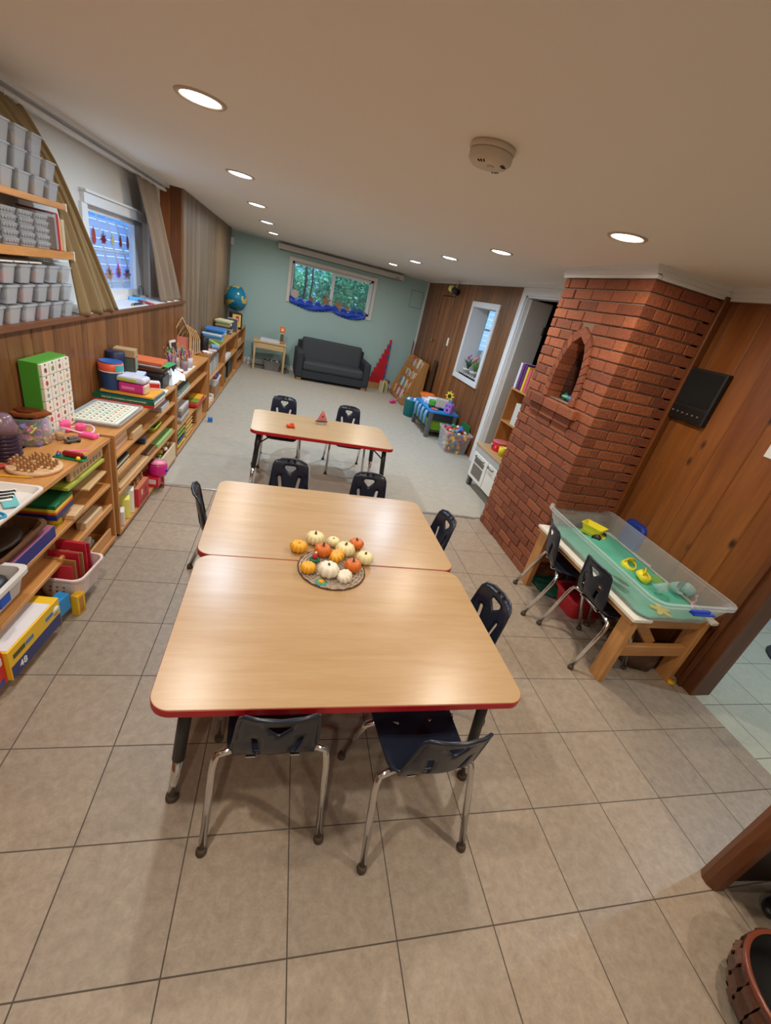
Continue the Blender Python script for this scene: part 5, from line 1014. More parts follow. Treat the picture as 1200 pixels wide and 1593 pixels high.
for i in range(6): b = B(); b.lathe([(.009, 0), (.010, .025), (.005, .028), (.009, .042), (.001, .05)], n=10); solo(b, 'toy_figure', 'tiny brown toy figure standing on the red toy house box, %s' % ('nearest', 'second', 'third', 'fourth', 'fifth', 'farthest')[i], 'toy figure', pl(*((170, 120, 80), (130, 80, 60), (196, 150, 100))[i % 3]), (bxf(3.0)-.03, 2.95+.034*i, .199), 0, 'toy figures on the red toy box')
t = thing('pink_purse', 'shiny magenta round toy purse on the bottom shelf', 'toy purse', (bxf(3.36)+.01, 3.36, .056+.075)); MG = pl(206, 40, 130, .25)
b = B(); b.lathe([(.060, 0), (.068, .02), (.068, .085), (.060, .10)], n=28); b.build('purse_body', MG, t); b = B(); b.lathe([(.060, .1005), (.066, .104), (.001, .108)], n=28); b.build('lid', pl(240, 150, 170), t); b = B(); b.sph((.066, -.02, .05), .014); b.build('blue_button', pl(40, 60, 190), t)
carton('red and white carton under the magenta purse', (bxf(3.34)-.03, 3.35, .056), (.13, .16, .074), -.03, (196, 30, 50), None, 'red_carton', 'box', panels=(('y', 0, .045, .1, .04, (226, 206, 206)),))
t = thing('red_toy_gate', 'small red lattice toy piece hanging over the bottom shelf edge', 'toy', (bxf(3.42)+.03, 3.43, .0), .2)
b = B(); [b.box((0, -.05+.025*k, .05), (.008, .010, .10)) for k in range(5)]; b.box((0, 0, .02), (.008, .12, .010)); b.box((0, 0, .08), (.008, .12, .010)); b.build('lattice', pl(180, 26, 34), t)
t = thing('wooden_crate', 'pale wooden crate of small toys on the bottom shelf, far end', 'crate', (bxf(3.72)-.02, 3.715, .056), -.03)
b = B(); b.bx(-.16, .02, -.20, .20, 0, .012); b.bx(.008, .02, -.20, .20, .012, .14, .002); b.bx(-.16, -.148, -.20, .20, .012, .14, .002); b.bx(-.148, .008, -.20, -.188, .012, .14, .002); b.bx(-.148, .008, .188, .20, .012, .14, .002); b.build('crate_body', pl(222, 196, 160), t)
for i in range(16): b = B(); b.box((random.uniform(-.12, -.01), -.17+.34*i/15, .15+random.uniform(-.01, .01)), (.035, .03, .025), rz=random.uniform(0, 3), bev=.006); b.build('toy_piece', pl(*((60, 160, 70), (214, 40, 40), (240, 220, 220), (230, 170, 60), (70, 130, 70))[i % 5]), t)
# cabinet C contents
cxf = lambda y: -.856+(y-4.01)*.024
pile(3, 'flat_box', 'box', 'flat box on the upper shelf near end of the pencil cabinet, %s', cxf(4.3)-.10, 4.34, .541, .50, .17, .022, [(206, 206, 200), (110, 130, 110), (90, 104, 96)], 'flat boxes under the pencil cabinet top')
pile(5, 'flat_box', 'box', 'flat grey box in the pencil cabinet middle shelf, %s', cxf(4.35)-.09, 4.38, .271, .34, .16, .030, [(150, 130, 110), (200, 196, 190), (120, 110, 110)], 'flat boxes on the middle shelf of the pencil cabinet')
t = thing('toy_xylophone', 'red toy xylophone with yellow top on the middle shelf', 'toy xylophone', (cxf(5.0)-.05, 4.98, .271), 0); b = B(); b.box((0, 0, .03), (.13, .42, .05), bev=.018); b.build('base', pl(186, 36, 30), t)
for k in range(7): b = B(); b.box((0, -.16+.053*k, .06), (.11, .042, .010), bev=.003); b.build('bar', pl(*((236, 176, 40), (236, 196, 50), (120, 150, 50))[0 if k > 2 else 2]), t)
for side, yy in ((0, 4.22), (1, 4.55)):
    for i in range(8):
        c = ((60, 80, 140), (214, 190, 70), (50, 70, 130), (40, 60, 110), (110, 40, 60), (120, 150, 60), (60, 90, 150), (130, 170, 70))[i] if side == 0 else ((226, 190, 110), (210, 168, 90))[i % 2]
        t = slab('thin %s wooden puzzle tray in the bottom stack, %s' % (('coloured', 'pale')[side], ('bottom', 'second', 'third', 'fourth', 'fifth', 'sixth', 'seventh', 'top')[i]), 'puzzle_tray', 'puzzle', (cxf(yy)-.12+.012*(i % 2), yy, .056+.022*i), (.20, .27, .014), -.02, c, .002, 'puzzle trays in the pencil cabinet bottom')
# upper right divider insert of C
for k in range(7): slab('narrow pale wooden slat in the rack at the far end of the bottom shelf, %s' % ('lowest', 'second', 'third', 'fourth', 'fifth', 'sixth', 'highest')[k], 'slat_tray', 'tray', (cxf(5.05)-.12, 5.05, .056+.026*k), (.22, .30, .010), -.02, (206, 156, 100), .001, 'thin wooden trays in a rack')
slab('small blue plastic block on the carpet at the third cabinet corner', 'blue_block', 'block', (at(327, 657, 0).x, at(327, 657, 0).y, .008), (.05, .05, .05), .2, (24, 110, 190), .004)
# cabinet D contents
dxf = lambda y: -.832+(y-5.60)*.0203
for i in range(4): slab('white papery bundle under the top of the long cabinet, %s' % ('nearest', 'second', 'third', 'farthest')[i], 'paper_bundle', 'paper', (dxf(5.9)-.10, 5.75+.22*i, .401), (.14, .18, .16+.01*i), 0, ((196, 190, 180), (170, 170, 166))[i % 2], .01, 'paper bundles in the long cabinet')
t = thing('white_bin', 'white bin heaped with blue and pink balls in the long cabinet', 'plastic bin', (dxf(6.2)-.10, 6.30, .20)); b = B(); b.tub(.20, .36, .10, .005, .03, .85, .01); b.build('bin_body', pl(222, 216, 216), t)
for i in range(14): b = B(); b.sph((random.uniform(-.07, .07), random.uniform(-.14, .14), .11+random.uniform(0, .02)), .032, u=10, v=7); b.build('ball', pl(*((40, 130, 220), (220, 40, 120), (60, 90, 200))[i % 3]), t)
slab('plain wooden box carrying the white bin in the long cabinet', 'wooden_box', 'box', (dxf(6.2)-.11, 6.30, .056), (.20, .40, .143), 0, (160, 116, 74))
for i in range(4): slab('white wooden block on the floor shelf of the long cabinet, %s' % ('nearest', 'second', 'third', 'farthest')[i], 'white_block', 'block', (dxf(5.8)-.05, 5.70+.11*i, .056), (.05, .07, .05+.02*(i % 2)), .4*i, (226, 218, 206), .004, 'white blocks in the long cabinet')
slab('white flat box with dark trim on the middle shelf of the long cabinet', 'flat_box', 'box', (dxf(7.3)-.09, 7.25, .401), (.16, .5, .05), 0, (220, 220, 222), .004)
slab('upright black case in the middle bay of the long cabinet', 'black_case', 'case', (dxf(7.5)-.14, 7.75, .056), (.20, .6, .28), 0, (28, 30, 30), .006)
slab('dark green binder block beside the black case', 'green_binder', 'binder', (dxf(7.3)-.12, 7.05, .056), (.18, .22, .24), 0, (44, 62, 44), .004)
for i in range(3): slab('pale wooden tray on the %s board of the long cabinet far bay' % ('bottom', 'middle', 'upper')[i], 'wooden_tray', 'tray', (dxf(8.6)-.11, 8.65, (.056, .241, .421)[i]), (.18, .62, .05+.02*i), 0, ((190, 130, 80), (150, 130, 110), (214, 180, 120))[i], .004)
# ================================================================ wall shelf of bins
def lw(y, d, z): q = LW(y, d); return (q[0], q[1], z)
t = thing('wall_shelf', 'wooden shelf boards above the ledge carrying rows of clear bins', 'shelf', (0, 0, 0))
for z0, z1, ye in ((1.537, 1.575, 3.11), (1.772, 1.80, 3.07)):
    b = B(); b.prism([LW(.6, .015), LW(ye, .015), LW(ye, -.215), LW(.6, -.215)], z0, z1, bev=.002); b.build('shelf_board', BIRCH, t)
    b = B(); b.prism([LW(ye, .013), LW(ye+.012, .013), LW(ye+.012, -.0), LW(ye, -.0)], z0-.004, z1+.004); b.build('end_cap', WHITE, t)
b = B(); b.prism([LW(3.04, -.19), LW(3.06, -.19), LW(3.06, -.214), LW(3.04, -.214)], 1.241, 2.0); b.build('upright', WHITE, t)
rows = [(1.241, 3.10, 'lowest row, on the ledge', 9), (1.329, 3.10, 'second row up from the ledge', 9), (1.417, 3.10, 'third row up, under the lower board', 9), (1.801, 3.06, 'first row on the upper board', 8), (1.885, 3.05, 'middle row on the upper board', 8), (1.969, 2.95, 'top row of all', 6)]
BW2, BD2, BH2 = .100, .19, .086
t0 = thing('storage_bin', 'x', 'plastic bin', (0, 0, 0), LRZ)
b = B(); b.tub(BD2, BW2, BH2-.004, .0025, .012, .86, .005); b.build('bin_body', FROST, t0)
first = True; contc = [(176, 110, 70), (150, 120, 80), (196, 60, 50), (120, 130, 100), (200, 160, 120), (90, 80, 90), (190, 140, 60), (210, 190, 190)]
cmeshes = []
for c in contc:
    b = B(); b.loft([[(x*.78, y*.78, .006) for x, y in rr(BD2, BW2, .01, 3)], [(x*.84, y*.84, .045+.008*math.sin(40*x+30*y)) for x, y in rr(BD2, BW2, .01, 3)]], smooth=False)
    me = bpy.data.meshes.new('contents'); b.bm.to_mesh(me); b.bm.free(); me.materials.append(pl(*c, .7)); cmeshes.append(me)
ordn = ('first', 'second', 'third', 'fourth', 'fifth', 'sixth', 'seventh', 'eighth', 'ninth')
for ri, (z, ye, rn, n) in enumerate(rows):
    for i in range(n):
        y = ye-.065-.128*i; q = LW(y, .004-BD2/2)
        if first: o = t0; o.location = (q[0], q[1], z); o['label'] = ''; first = False
        else: o = dup(t0, (q[0], q[1], z))
        for ch_ in list(o.children):
            if ch_.name.startswith('contents'): bpy.data.objects.remove(ch_)
        o['label'] = 'frosted bin, %s, %s from the window end' % (rn, ordn[i]); o['group'] = 'frosted bins on the wall shelf'
        if (i*3+ri*2) % 7 != 0:
            cc = bpy.data.objects.new('contents', cmeshes[(i*5+ri*3) % len(contc)]); COL.objects.link(cc); cc.parent = o
# clear lidded boxes on lower board
tb = thing('clear_box', 'y', 'plastic box', (0, 0, 0), LRZ)
b = B(); b.tub(.17, .125, .026, .002, .010, .94, .003); b.build('box_body', CLEARP, tb); b = B(); b.prism(rr(.174, .128, .01, 3), .026, .030, bev=.001); b.build('lid', clear('clear lid', (.9, .92, .94), .12, .25), tb)
b = B(); [b.cyl((.085, -.045+.022*k, .014), (.0862, -.045+.022*k, .014), .006, n=8) for k in range(5)]; b.build('bead_row', pl(150, 140, 150), tb)
first = True
for ci in range(4):
    for k in range(5):
        y = 2.86-.135*ci; q = LW(y, -.09+.0*k)
        if first: o = tb; o.location = (q[0], q[1], 1.576); first = False
        else: o = dup(tb, (q[0], q[1], 1.576+.0305*k))
        o['label'] = 'flat clear lidded box of beads, %s in the %s stack from the window end' % (('bottom one', 'second up', 'middle one', 'fourth up', 'top one')[k], ordn[ci]); o['group'] = 'flat clear boxes on the lower board'
q = LW(2.985, -.09); t = thing('red_edged_case', 'large clear case with a red edge standing at the end of the flat boxes', 'case', (q[0], q[1], 1.576), LRZ)
b = B(); b.box((0, 0, .085), (.18, .035, .165), bev=.003); b.build('case_body', FROST, t); b = B(); b.box((.088, .012, .085), (.012, .012, .168)); b.box((0, .012, .168), (.18, .012, .010)); b.build('red_edge', pl(186, 34, 40), t)
for i in range(2): q = LW(3.03+.035*i, -.09); slab('cream and orange game box standing upright on the lower board, %s' % ('inner one', 'outermost one')[i], 'game_box', 'box', (q[0], q[1], 1.576), (.17, .028, .15), LRZ, ((206, 160, 110), (196, 180, 150))[i], .002)
q = LW(3.0, -.06); t = thing('white_card', 'white card with blue marks peeking out under the lower board', 'card', (q[0], q[1], 1.5035), LRZ); b = B(); b.box((0, 0, .014), (.14, .10, .004), rx=.0, ry=-.15); b.build('sheet', pl(214, 226, 240), t); b = B(); b.box((.03, 0, .012), (.03, .04, .003), ry=-.15); b.build('mark', pl(50, 80, 120), t)
for i in range(5):
    q = LW(2.4+.12*i if i < 4 else 2.1, -.09); slab('thin translucent lid lying on the third row of bins, %s' % ordn[i], 'bin_lid', 'lid', (q[0], q[1], 1.5035), (.17, .11, .008), LRZ, (206, 204, 200), .003, 'loose lids on the third bin row')
# ================================================================ curtains
CUR1 = mat('ochre burlap curtain', C(150, 124, 82), .9, bump=.7, bscale=420, vary=.16); CUR2 = mat('taupe linen curtain', C(138, 122, 106), .9, bump=.6, bscale=420, vary=.14)
def curtain(name, label, m_, L_, R_, dfun, n, amp, pleat):
    t = thing(name, label, 'curtain', (0, 0, 0))
    def interp(P_, v):
        for (z0, a), (z1, c) in zip(P_, P_[1:]):
            if z1 <= v <= z0: return a+(c-a)*(z0-v)/(z0-z1)
        return P_[-1][1]
    b = B(); nu, nv = n, 40; bm = bmesh.new(); zt, zb = L_[0][0], L_[-1][0]; g = []
    for j in range(nv+1):
        z = zt+(zb-zt)*j/nv; y0, y1 = interp(L_, z), interp(R_, z); r_ = []
        for i in range(nu+1):
            u = i/nu; y = y0+(y1-y0)*u; d = dfun(z, u)+amp*(.35+.65*j/nv)*(math.sin(u*pleat*2*PI+.5*math.sin(j*.12))+.5*math.sin(u*u*pleat*11+1)); q = LW(y, d); r_.append(bm.verts.new((q[0], q[1], z)))
        g.append(r_)
    for j in range(nv):
        for i in range(nu): bm.faces.new((g[j][i], g[j+1][i], g[j+1][i+1], g[j][i+1]))
    b.bm.free(); b.bm = bm
    for f in bm.faces: f.smooth = True
    bm.normal_update(); o = b.build('curtain_cloth', m_, t); md = o.modifiers.new('th', 'SOLIDIFY'); md.thickness = .004
    b = B()
    for k in range(5): y = L_[0][1]+(R_[0][1]-L_[0][1])*(k+.5)/5; q = LW(y, dfun(zt, .5)); b.tube([(q[0]+.008*math.cos(a), q[1], zt+.006+.012*math.sin(a)) for a in [2*PI*s/12 for s in range(12)]], .0016, 5, closed=True)
    b.build('curtain_hooks', WHITE, t)
    return t
curtain('curtain', 'ochre brown burlap curtain hanging at the near side of the left window', CUR1, [(2.17, 2.58), (2.08, 2.76), (2.0, 2.98), (1.8, 3.10), (1.243, 3.13)], [(2.17, 3.06), (2.0, 3.22), (1.7, 3.40), (1.4, 3.60), (1.243, 3.70)], lambda z, u: -.13+.14*((2.17-z)/.927)**.7+(.03 if z < 1.9 else 0)*0, 60, .022, 3.2)
curtain('curtain', 'taupe linen curtain hanging at the far side of the left window', CUR2, [(2.17, 4.55), (1.9, 4.66), (1.6, 4.75), (1.243, 4.82)], [(2.17, 5.06), (1.9, 5.20), (1.58, 5.34), (1.243, 5.46)], lambda z, u: -.12+.09*((2.17-z)/.927), 60, .022, 2.6)
b = B(); b.prism([LW(-1.0, UD+.09), LW(5.40, UD+.09), LW(5.40, UD+.06), LW(-1.0, UD+.06)], 2.178, 2.195); solo(b, 'curtain_rail', 'long white curtain rail along the top of the left wall', 'curtain rail', WHITE)
# window ledge bits
def lp(px, py, h=1.241): return at(px, py, h)
t = thing('toy_plane', 'blue toy plane with a red wing lying on the window ledge', 'toy plane', (-1.27, 4.50, 1.241), .6)
b = B(); b.loft([[(-.08, -.02, .0), (.07, -.012, .01), (.07, .012, .01), (-.08, .02, .0)], [(-.08, -.01, .03), (.04, -.006, .035), (.04, .006, .035), (-.08, .01, .03)]], smooth=False); b.build('fuselage', pl(60, 160, 220), t)
b = B(); b.box((.03, -.06, .012), (.05, .18, .008), rz=.3, bev=.002); b.build('wing', pl(196, 40, 50), t); b = B(); b.box((0, .07, .02), (.04, .06, .035), bev=.008); b.build('cockpit', pl(30, 60, 44), t)
for i in range(6): b = B(); b.sph((0, 0, .012), .010, (1.5, .6, 1)); b.sph((.012, 0, .022), .005); solo(b, 'tiny_animal', 'tiny dark toy animal in the row on the window ledge, %s' % ordn[i], 'toy animal', pl(*((150, 120, 70), (40, 44, 60))[0 if i in (0, 5) else 1]), (-1.20+.003*i, 4.08+.05*i, 1.241), 1.3, 'toy animals on the ledge')
b = B(); b.tube([(0, 0, 0), (0, 0, .10), (0, .02, .11), (0, .07, .11), (0, .07, .09)], .003, 6); b.tube([(-.03, 0, .003), (.03, 0, .003)], .003, 6); solo(b, 'wire_stand', 'thin dark wire stand at the far end of the window ledge', 'stand', BLACK, (-1.31, 4.66, 1.241))
# leaf stickers on the pane (d = wx)
def leaf_out(kind):
    if kind == 'maple': R_ = [1, .35, .8, .35, .95, .4, .7, .3, .45, .3, .7, .4, .95, .35, .8, .35]
    elif kind == 'oval': R_ = [1.3, .9, .6, .5, .5, .55, .6, .7, .8, .7, .6, .55, .5, .5, .6, .9]
    else: R_ = [1.2, .6, .7, .5, .6, .5, .6, .5, .7, .5, .6, .5, .6, .5, .7, .6]
    return [(r*math.sin(2*PI*i/16), r*math.cos(2*PI*i/16)) for i, r in enumerate(R_)]
for i, (y, z, s, kd, c, lb) in enumerate(((4.12, 1.66, .055, 'oval', (170, 60, 40), 'orange red pointed leaf cutout hanging in the left window'), (4.29, 1.66, .065, 'maple', (110, 24, 34), 'dark red maple leaf cutout hanging in the left window'), (4.46, 1.66, .05, 'fern', (196, 190, 140), 'pale cream leaf cutout hanging in the left window'), (4.62, 1.66, .045, 'oval', (140, 60, 60), 'narrow dull red leaf cutout hanging in the left window'), (4.78, 1.66, .05, 'oval', (150, 80, 60), 'brownish leaf cutout nearest the far curtain'),
    (4.17, 1.42, .065, 'fern', (226, 120, 190), 'pink suncatcher leaf low in the left window'), (4.36, 1.42, .07, 'maple', (220, 110, 80), 'orange and purple suncatcher leaf low in the left window'), (4.55, 1.43, .065, 'fern', (200, 60, 190), 'magenta and green suncatcher leaf low in the left window'), (4.74, 1.42, .075, 'maple', (130, 70, 150), 'violet suncatcher leaf nearest the far curtain'))):
    o_ = leaf_out(kd); sx = 1.15 if i < 5 else 1.4
    M = Matrix(((0, 0, 1, 0), (1, 0, 0, 0), (0, 1, 0, 0), (0, 0, 0, 1)))
    b = B(); b.prism([(x*s*sx, y_*s) for x, y_ in o_], 0, .0015, M=M)
    if i >= 5: [b.prism([(x*s*.25+random.uniform(-.4, .4)*s*sx, y_*s*.25+random.uniform(-.5, .5)*s) for x, y_ in o_], .0015, .0022, M=M, mi=k+1) for k in range(3)]
    q = LW(y, wx+.001); solo(b, 'window_leaf', lb, 'leaf decoration', [pl(*c), pl(240, 150, 60), pl(60, 190, 190), pl(90, 60, 190)], (q[0], q[1], z), LRZ)
# ================================================================ far wall
t = thing('projector_screen', 'long white projector screen casing mounted along the top of the teal wall', 'projector screen', (.92, 9.33, 2.165)); b = B(); b.box((0, 0, 0), (2.40, .10, .095), bev=.008); b.build('casing', mat('cream metal casing', C(206, 202, 196), .4), t)
b = B(); b.box((0, -.045, -.048), (2.36, .012, .006)); b.build('slot', DARK, t)
for s in (-1, 1): b = B(); b.box((s*1.2, 0, 0), (.012, .104, .10), bev=.004); b.build('end_cap', WHITE, t)
b = B(); b.box((1.08, -.051, -.02), (.08, .002, .012)); b.build('maker_mark', pl(90, 90, 92), t)
t = thing('wall_access_panel', 'square teal painted access panel on the far wall near the right corner', 'access panel', (2.50, 9.40, 1.86)); b = B(); b.box((0, -.006, 0), (.24, .012, .30), bev=.003); b.build('panel', TEAL, t); b = B(); b.box((0, -.002, 0), (.255, .003, .315)); b.build('panel_gap', pl(96, 118, 116), t)
t = thing('motion_sensor', 'small white sensor box high in the far left corner', 'sensor', (-1.085, 9.36, 2.05)); b = B(); b.box((0, 0, 0), (.05, .05, .12), bev=.006); b.build('housing', WHITE, t)
# sofa
t = thing('sofa', 'small dark charcoal two seat sofa under the far window', 'sofa', (.955, 8.93, .008), .055); SF = mat('charcoal sofa fabric', C(46, 50, 56), .75, bump=.3, bscale=160); SF2 = mat('charcoal sofa cushion fabric', C(60, 64, 68), .7, bump=.3, bscale=90)
sw_, sd = 1.46, .74
b = B(); b.bx(-sw_/2+.12, sw_/2-.12, -sd/2+.02, sd/2-.12, .05, .20, .015); b.build('base', SF, t)
b = B(); b.bx(-sw_/2+.13, sw_/2-.13, -sd/2, sd/2-.18, .20, .37, .045); b.build('seat_cushion', SF2, t)
b = B(); b.box((0, sd/2-.16, .52), (sw_-.24, .17, .44), rx=-.16, bev=.05, seg=3); b.build('back_cushion', SF2, t)
b = B(); b.bx(-sw_/2+.05, sw_/2-.05, sd/2-.10, sd/2, .10, .66, .02); b.build('back_frame', SF, t)
for s in (-1, 1): b = B(); b.bx(s*(sw_/2-.135), s*sw_/2, -sd/2+.0, sd/2-.02, .05, .53, .035); b.build('armrest', SF, t)
for s in (-1, 1):
    for y in (-sd/2+.07, sd/2-.07): b = B(); b.box((s*(sw_/2-.08), y, .025), (.09, .07, .05), bev=.004); b.build('foot', LUMBER, t)
# side desk
t = thing('side_table', 'small pale wooden side table with a drawer left of the sofa', 'side table', (-.27, 8.98, .008), .06); DK = wood('pale pine desk', C(214, 186, 136), C(196, 162, 110), 'X', 1, .45)
b = B(); b.box((0, 0, .525), (.60, .44, .025), bev=.005); b.build('tabletop', DK, t); b = B(); b.box((0, -.0, .455), (.55, .40, .11), bev=.003); b.build('apron', DK, t); b = B(); b.box((0, -.205, .455), (.50, .012, .09), bev=.002); b.build('drawer', DK, t)
for x in (-.275, .275):
    for y in (-.19, .19): b = B(); b.box((x, y, .256), (.035, .035, .512), bev=.003); b.build('leg', wood('pale pine leg', C(214, 186, 136), C(196, 162, 110), 'Z', 1, .45), t)
for i in range(3): slab('sheaf of white papers lying on the side table, %s' % ('bottom', 'middle', 'top')[i], 'paper_sheaf', 'paper', (-.28+.01*i, 8.93+.012*i, .5462+.012*i), (.36, .26, .011), .1-.08*i, (214, 214, 222), .002, 'papers on the side table')
t = thing('mini_lamp', 'little orange topped wooden block figure standing on the side table', 'toy', (-.06, 8.97, .5465))
for nm, z0, w_, h_, c in (('base', 0, .10, .04, (186, 120, 90)), ('pillar', .04, .06, .13, (96, 84, 60)), ('neck', .17, .07, .03, (226, 216, 196)), ('head', .20, .10, .10, (226, 110, 50))): b = B(); b.box((0, 0, z0+h_/2), (w_, w_, h_), bev=.006); b.build(nm, pl(*c), t)
b = B(); b.box((0, -.052, .25), (.05, .004, .05)); b.build('face_panel', pl(246, 200, 150), t)
t = thing('woven_basket', 'grey woven basket filled with dark things under the side table', 'basket', (-.20, 9.02, .008), .05); b = B(); b.tub(.34, .24, .18, .008, .04, .85, .012); b.build('basket_body', mat('grey wicker', C(132, 124, 118), .9, bump=1., bscale=80, vary=.3), t)
for i in range(9): b = B(); b.sph((-.12+.03*i, random.uniform(-.06, .06), .165), .035, u=8, v=6); b.build('item', pl(*((60, 56, 54), (196, 190, 184), (96, 84, 76))[i % 3]), t)
b = B(); b.tube([(-.62, 9.36, .40), (-.60, 9.3, .25), (-.57, 9.2, .10), (-.52, 9.24, .02), (-.30, 9.3, .015), (.1, 9.36, .015)], .006); solo(b, 'power_cord', 'thin dark cord hanging behind the side table', 'cord', BLACK, (0, 0, .0))
t = thing('wall_socket_fan', 'small white round fan ornament on the carpet by the cabinet end', 'fan', (-.66, 9.30, .008)); b = B(); b.lathe([(.05, -.01), (.055, 0), (.05, .012), (.001, .014)], M=TR(0, 0, .058) @ RX(PI/2), n=24); b.build('disc', pl(214, 196, 190), t); b = B(); b.box((0, 0, .008), (.06, .05, .016), bev=.003); b.build('stand', WHITE, t)
# window_2 blue cloth + sea things
m_bl = mat('royal blue cloth', C(24, 70, 190), .45, bump=.2, bscale=30)
t = thing('blue_cloth', 'royal blue cloth swag draped along the far window sill', 'cloth', (0, 0, 0)); bm = bmesh.new(); g = []
for i in range(81):
    x = .0+1.53*i/80; sg = abs(math.sin(PI*min(i, 44)/44)) if i <= 44 else abs(math.sin(PI*(i-44)/36)); ht = 1.375+.02*math.sin(i*.7)+(.015 if 40 < i < 48 else 0); bo_ = 1.285-.07*sg+.01*math.sin(i*1.9); r_ = []
    for j in range(9):
        v = j/8; z = ht+(bo_-ht)*v; y = 9.375-.025*math.sin(v*PI)-.012*math.sin(v*9+i*.25)
        if j < 3: y = 9.46-.03*j; z = ht-.012*j
        r_.append(bm.verts.new((x, y, z)))
    g.append(r_)
for i in range(80):
    for j in range(8): f = bm.faces.new((g[i][j], g[i+1][j], g[i+1][j+1], g[i][j+1])); f.smooth = True
b = B(); b.bm.free(); b.bm = bm; o = b.build('cloth_swag', m_bl, t); o.modifiers.new('th', 'SOLIDIFY').thickness = .005
cork = mat('brown cork card', C(150, 112, 80), .8, vary=.15, bscale=80)
VM = Matrix(((1, 0, 0, 0), (0, 0, 1, 0), (0, 1, 0, 0), (0, 0, 0, 1)))
def star(R_, r_, n_=5, ph=PI/2): return [((R_ if i % 2 == 0 else r_)*math.cos(ph+PI*i/n_), (R_ if i % 2 == 0 else r_)*math.sin(ph+PI*i/n_)) for i in range(2*n_)]
for i, (x, z, out, nm, lb, c) in enumerate(((.095, 1.44, circ(.072, 24), 'shell_cutout', 'round pale shell cutout at the left end of the blue cloth', (196, 176, 164)), (.42, 1.40, star(.07, .035, 6), 'fish_cutout', 'spiky brown fish cutout standing in the blue cloth', (140, 96, 66)), (.70, 1.44, star(.13, .045), 'starfish_cutout', 'largest brown starfish cutout in the middle of the far window', (150, 112, 80)),
    (.95, 1.42, star(.11, .04), 'starfish_cutout', 'second brown starfish cutout, right of the window middle bar', (158, 118, 84)), (.98, 1.36, star(.075, .04, 7), 'crab_cutout', 'round brown crab cutout below the second starfish', (168, 124, 90)), (1.13, 1.385, star(.075, .03), 'starfish_cutout', 'smallest brown starfish cutout right of the crab', (146, 108, 78)),
    (1.38, 1.40, [(-.13, .0), (-.12, .10), (-.10, .05), (-.05, .02), (.04, .03), (.10, .01), (.12, -.03), (.05, -.06), (-.06, -.05)], 'whale_cutout', 'deep blue whale cutout at the right end of the blue cloth', (30, 90, 150)))):
    b = B(); b.prism(out[::1], 0, .006, M=VM); solo(b, nm, lb, 'sea cutout', pl(*c), (x, 9.43-.01*(i % 3), z+.005))
# red rods
for i in range(9):
    h_ = .10+.10*i
    m_ = mat('red painted rod', C(196, 24, 40), .4); b = B(); n_ = i+1
    if i == 8:
        for k in range(9): b.bx(-.02, .02, -.015, .015, .10*k+.0, .10*k+.10, mi=k % 2)
    else: b.bx(-.017, .017, -.015, .015, 0, h_+.0)
    o = solo(b, 'counting_rod', 'red wooden counting rod leaning by the sofa, %s' % ('shortest', 'second shortest', 'third shortest', 'fourth shortest', 'middle length', 'fourth longest', 'third longest', 'second longest', 'longest with blue bands')[i], 'counting rod', [m_, pl(40, 80, 170)], (1.84+.038*i, 9.30, .008+.10), 0, 'counting rods'); o.rotation_euler = (-.03, 0.0, 0)
t = thing('rod_stand', 'low pale wooden box carrying the red counting rods', 'wooden box', (1.95, 9.24, .008)); b = B(); b.bx(-.18, .30, -.10, .12, 0, .098, .003); b.build('box_body', LUMBER, t)
for i in range(4): slab('book standing upright between the sofa and the book rack, %s' % ('nearest the sofa', 'second', 'third', 'nearest the rack')[i], 'picture_book', 'book', (2.03+.042*i, 8.86+.04*i, .008), (.02, .16, (.22, .20, .23, .18)[i]), .3, ((226, 216, 180), (120, 150, 90), (226, 200, 120), (206, 200, 196))[i], .001, 'small books on the carpet')
slab('dark brown flat tray behind the small books', 'flat_tray', 'tray', (2.225, 9.20, .008), (.07, .16, .20), .0, (110, 60, 44), .006)
# book rack
KX, KY0, KY1 = 2.27, 7.92, 9.0
t = thing('book_rack', 'slanted wooden display rack full of picture books against the brown wall', 'book rack', (0, 0, 0)); RW = wood('rack birch', C(196, 142, 84), C(174, 118, 62), 'Z', .8, .4)
for y in (KY0, KY1-.025):
    b = B(); b.prism([(0, 0), (.36, 0), (.36, .84), (.26, .84), (0, .14)], 0, .022, M=TR(KX, y+.022, .008) @ RX(PI/2)); b.build('side_panel', RW, t)
b = B(); b.bx(KX+.345, KX+.36, KY0+.022, KY1-.025, .008, .84, .001); b.build('back_panel', RW, t)
tiers = ((.0, .03), (.085, .20), (.170, .40), (.25, .61))
for xo, z0 in tiers:
    b = B(); b.bx(KX+xo+.0, KX+xo+.10, KY0+.022, KY1-.025, z0+.0, z0+.014); b.bx(KX+xo, KX+xo+.01, KY0+.022, KY1-.025, z0+.014, z0+.07); b.build('tier', RW, t)
pal = [(196, 60, 50), (226, 214, 196), (110, 160, 190), (230, 190, 90), (180, 90, 80), (216, 216, 206), (90, 130, 150), (214, 170, 120), (150, 180, 130), (236, 226, 190)]
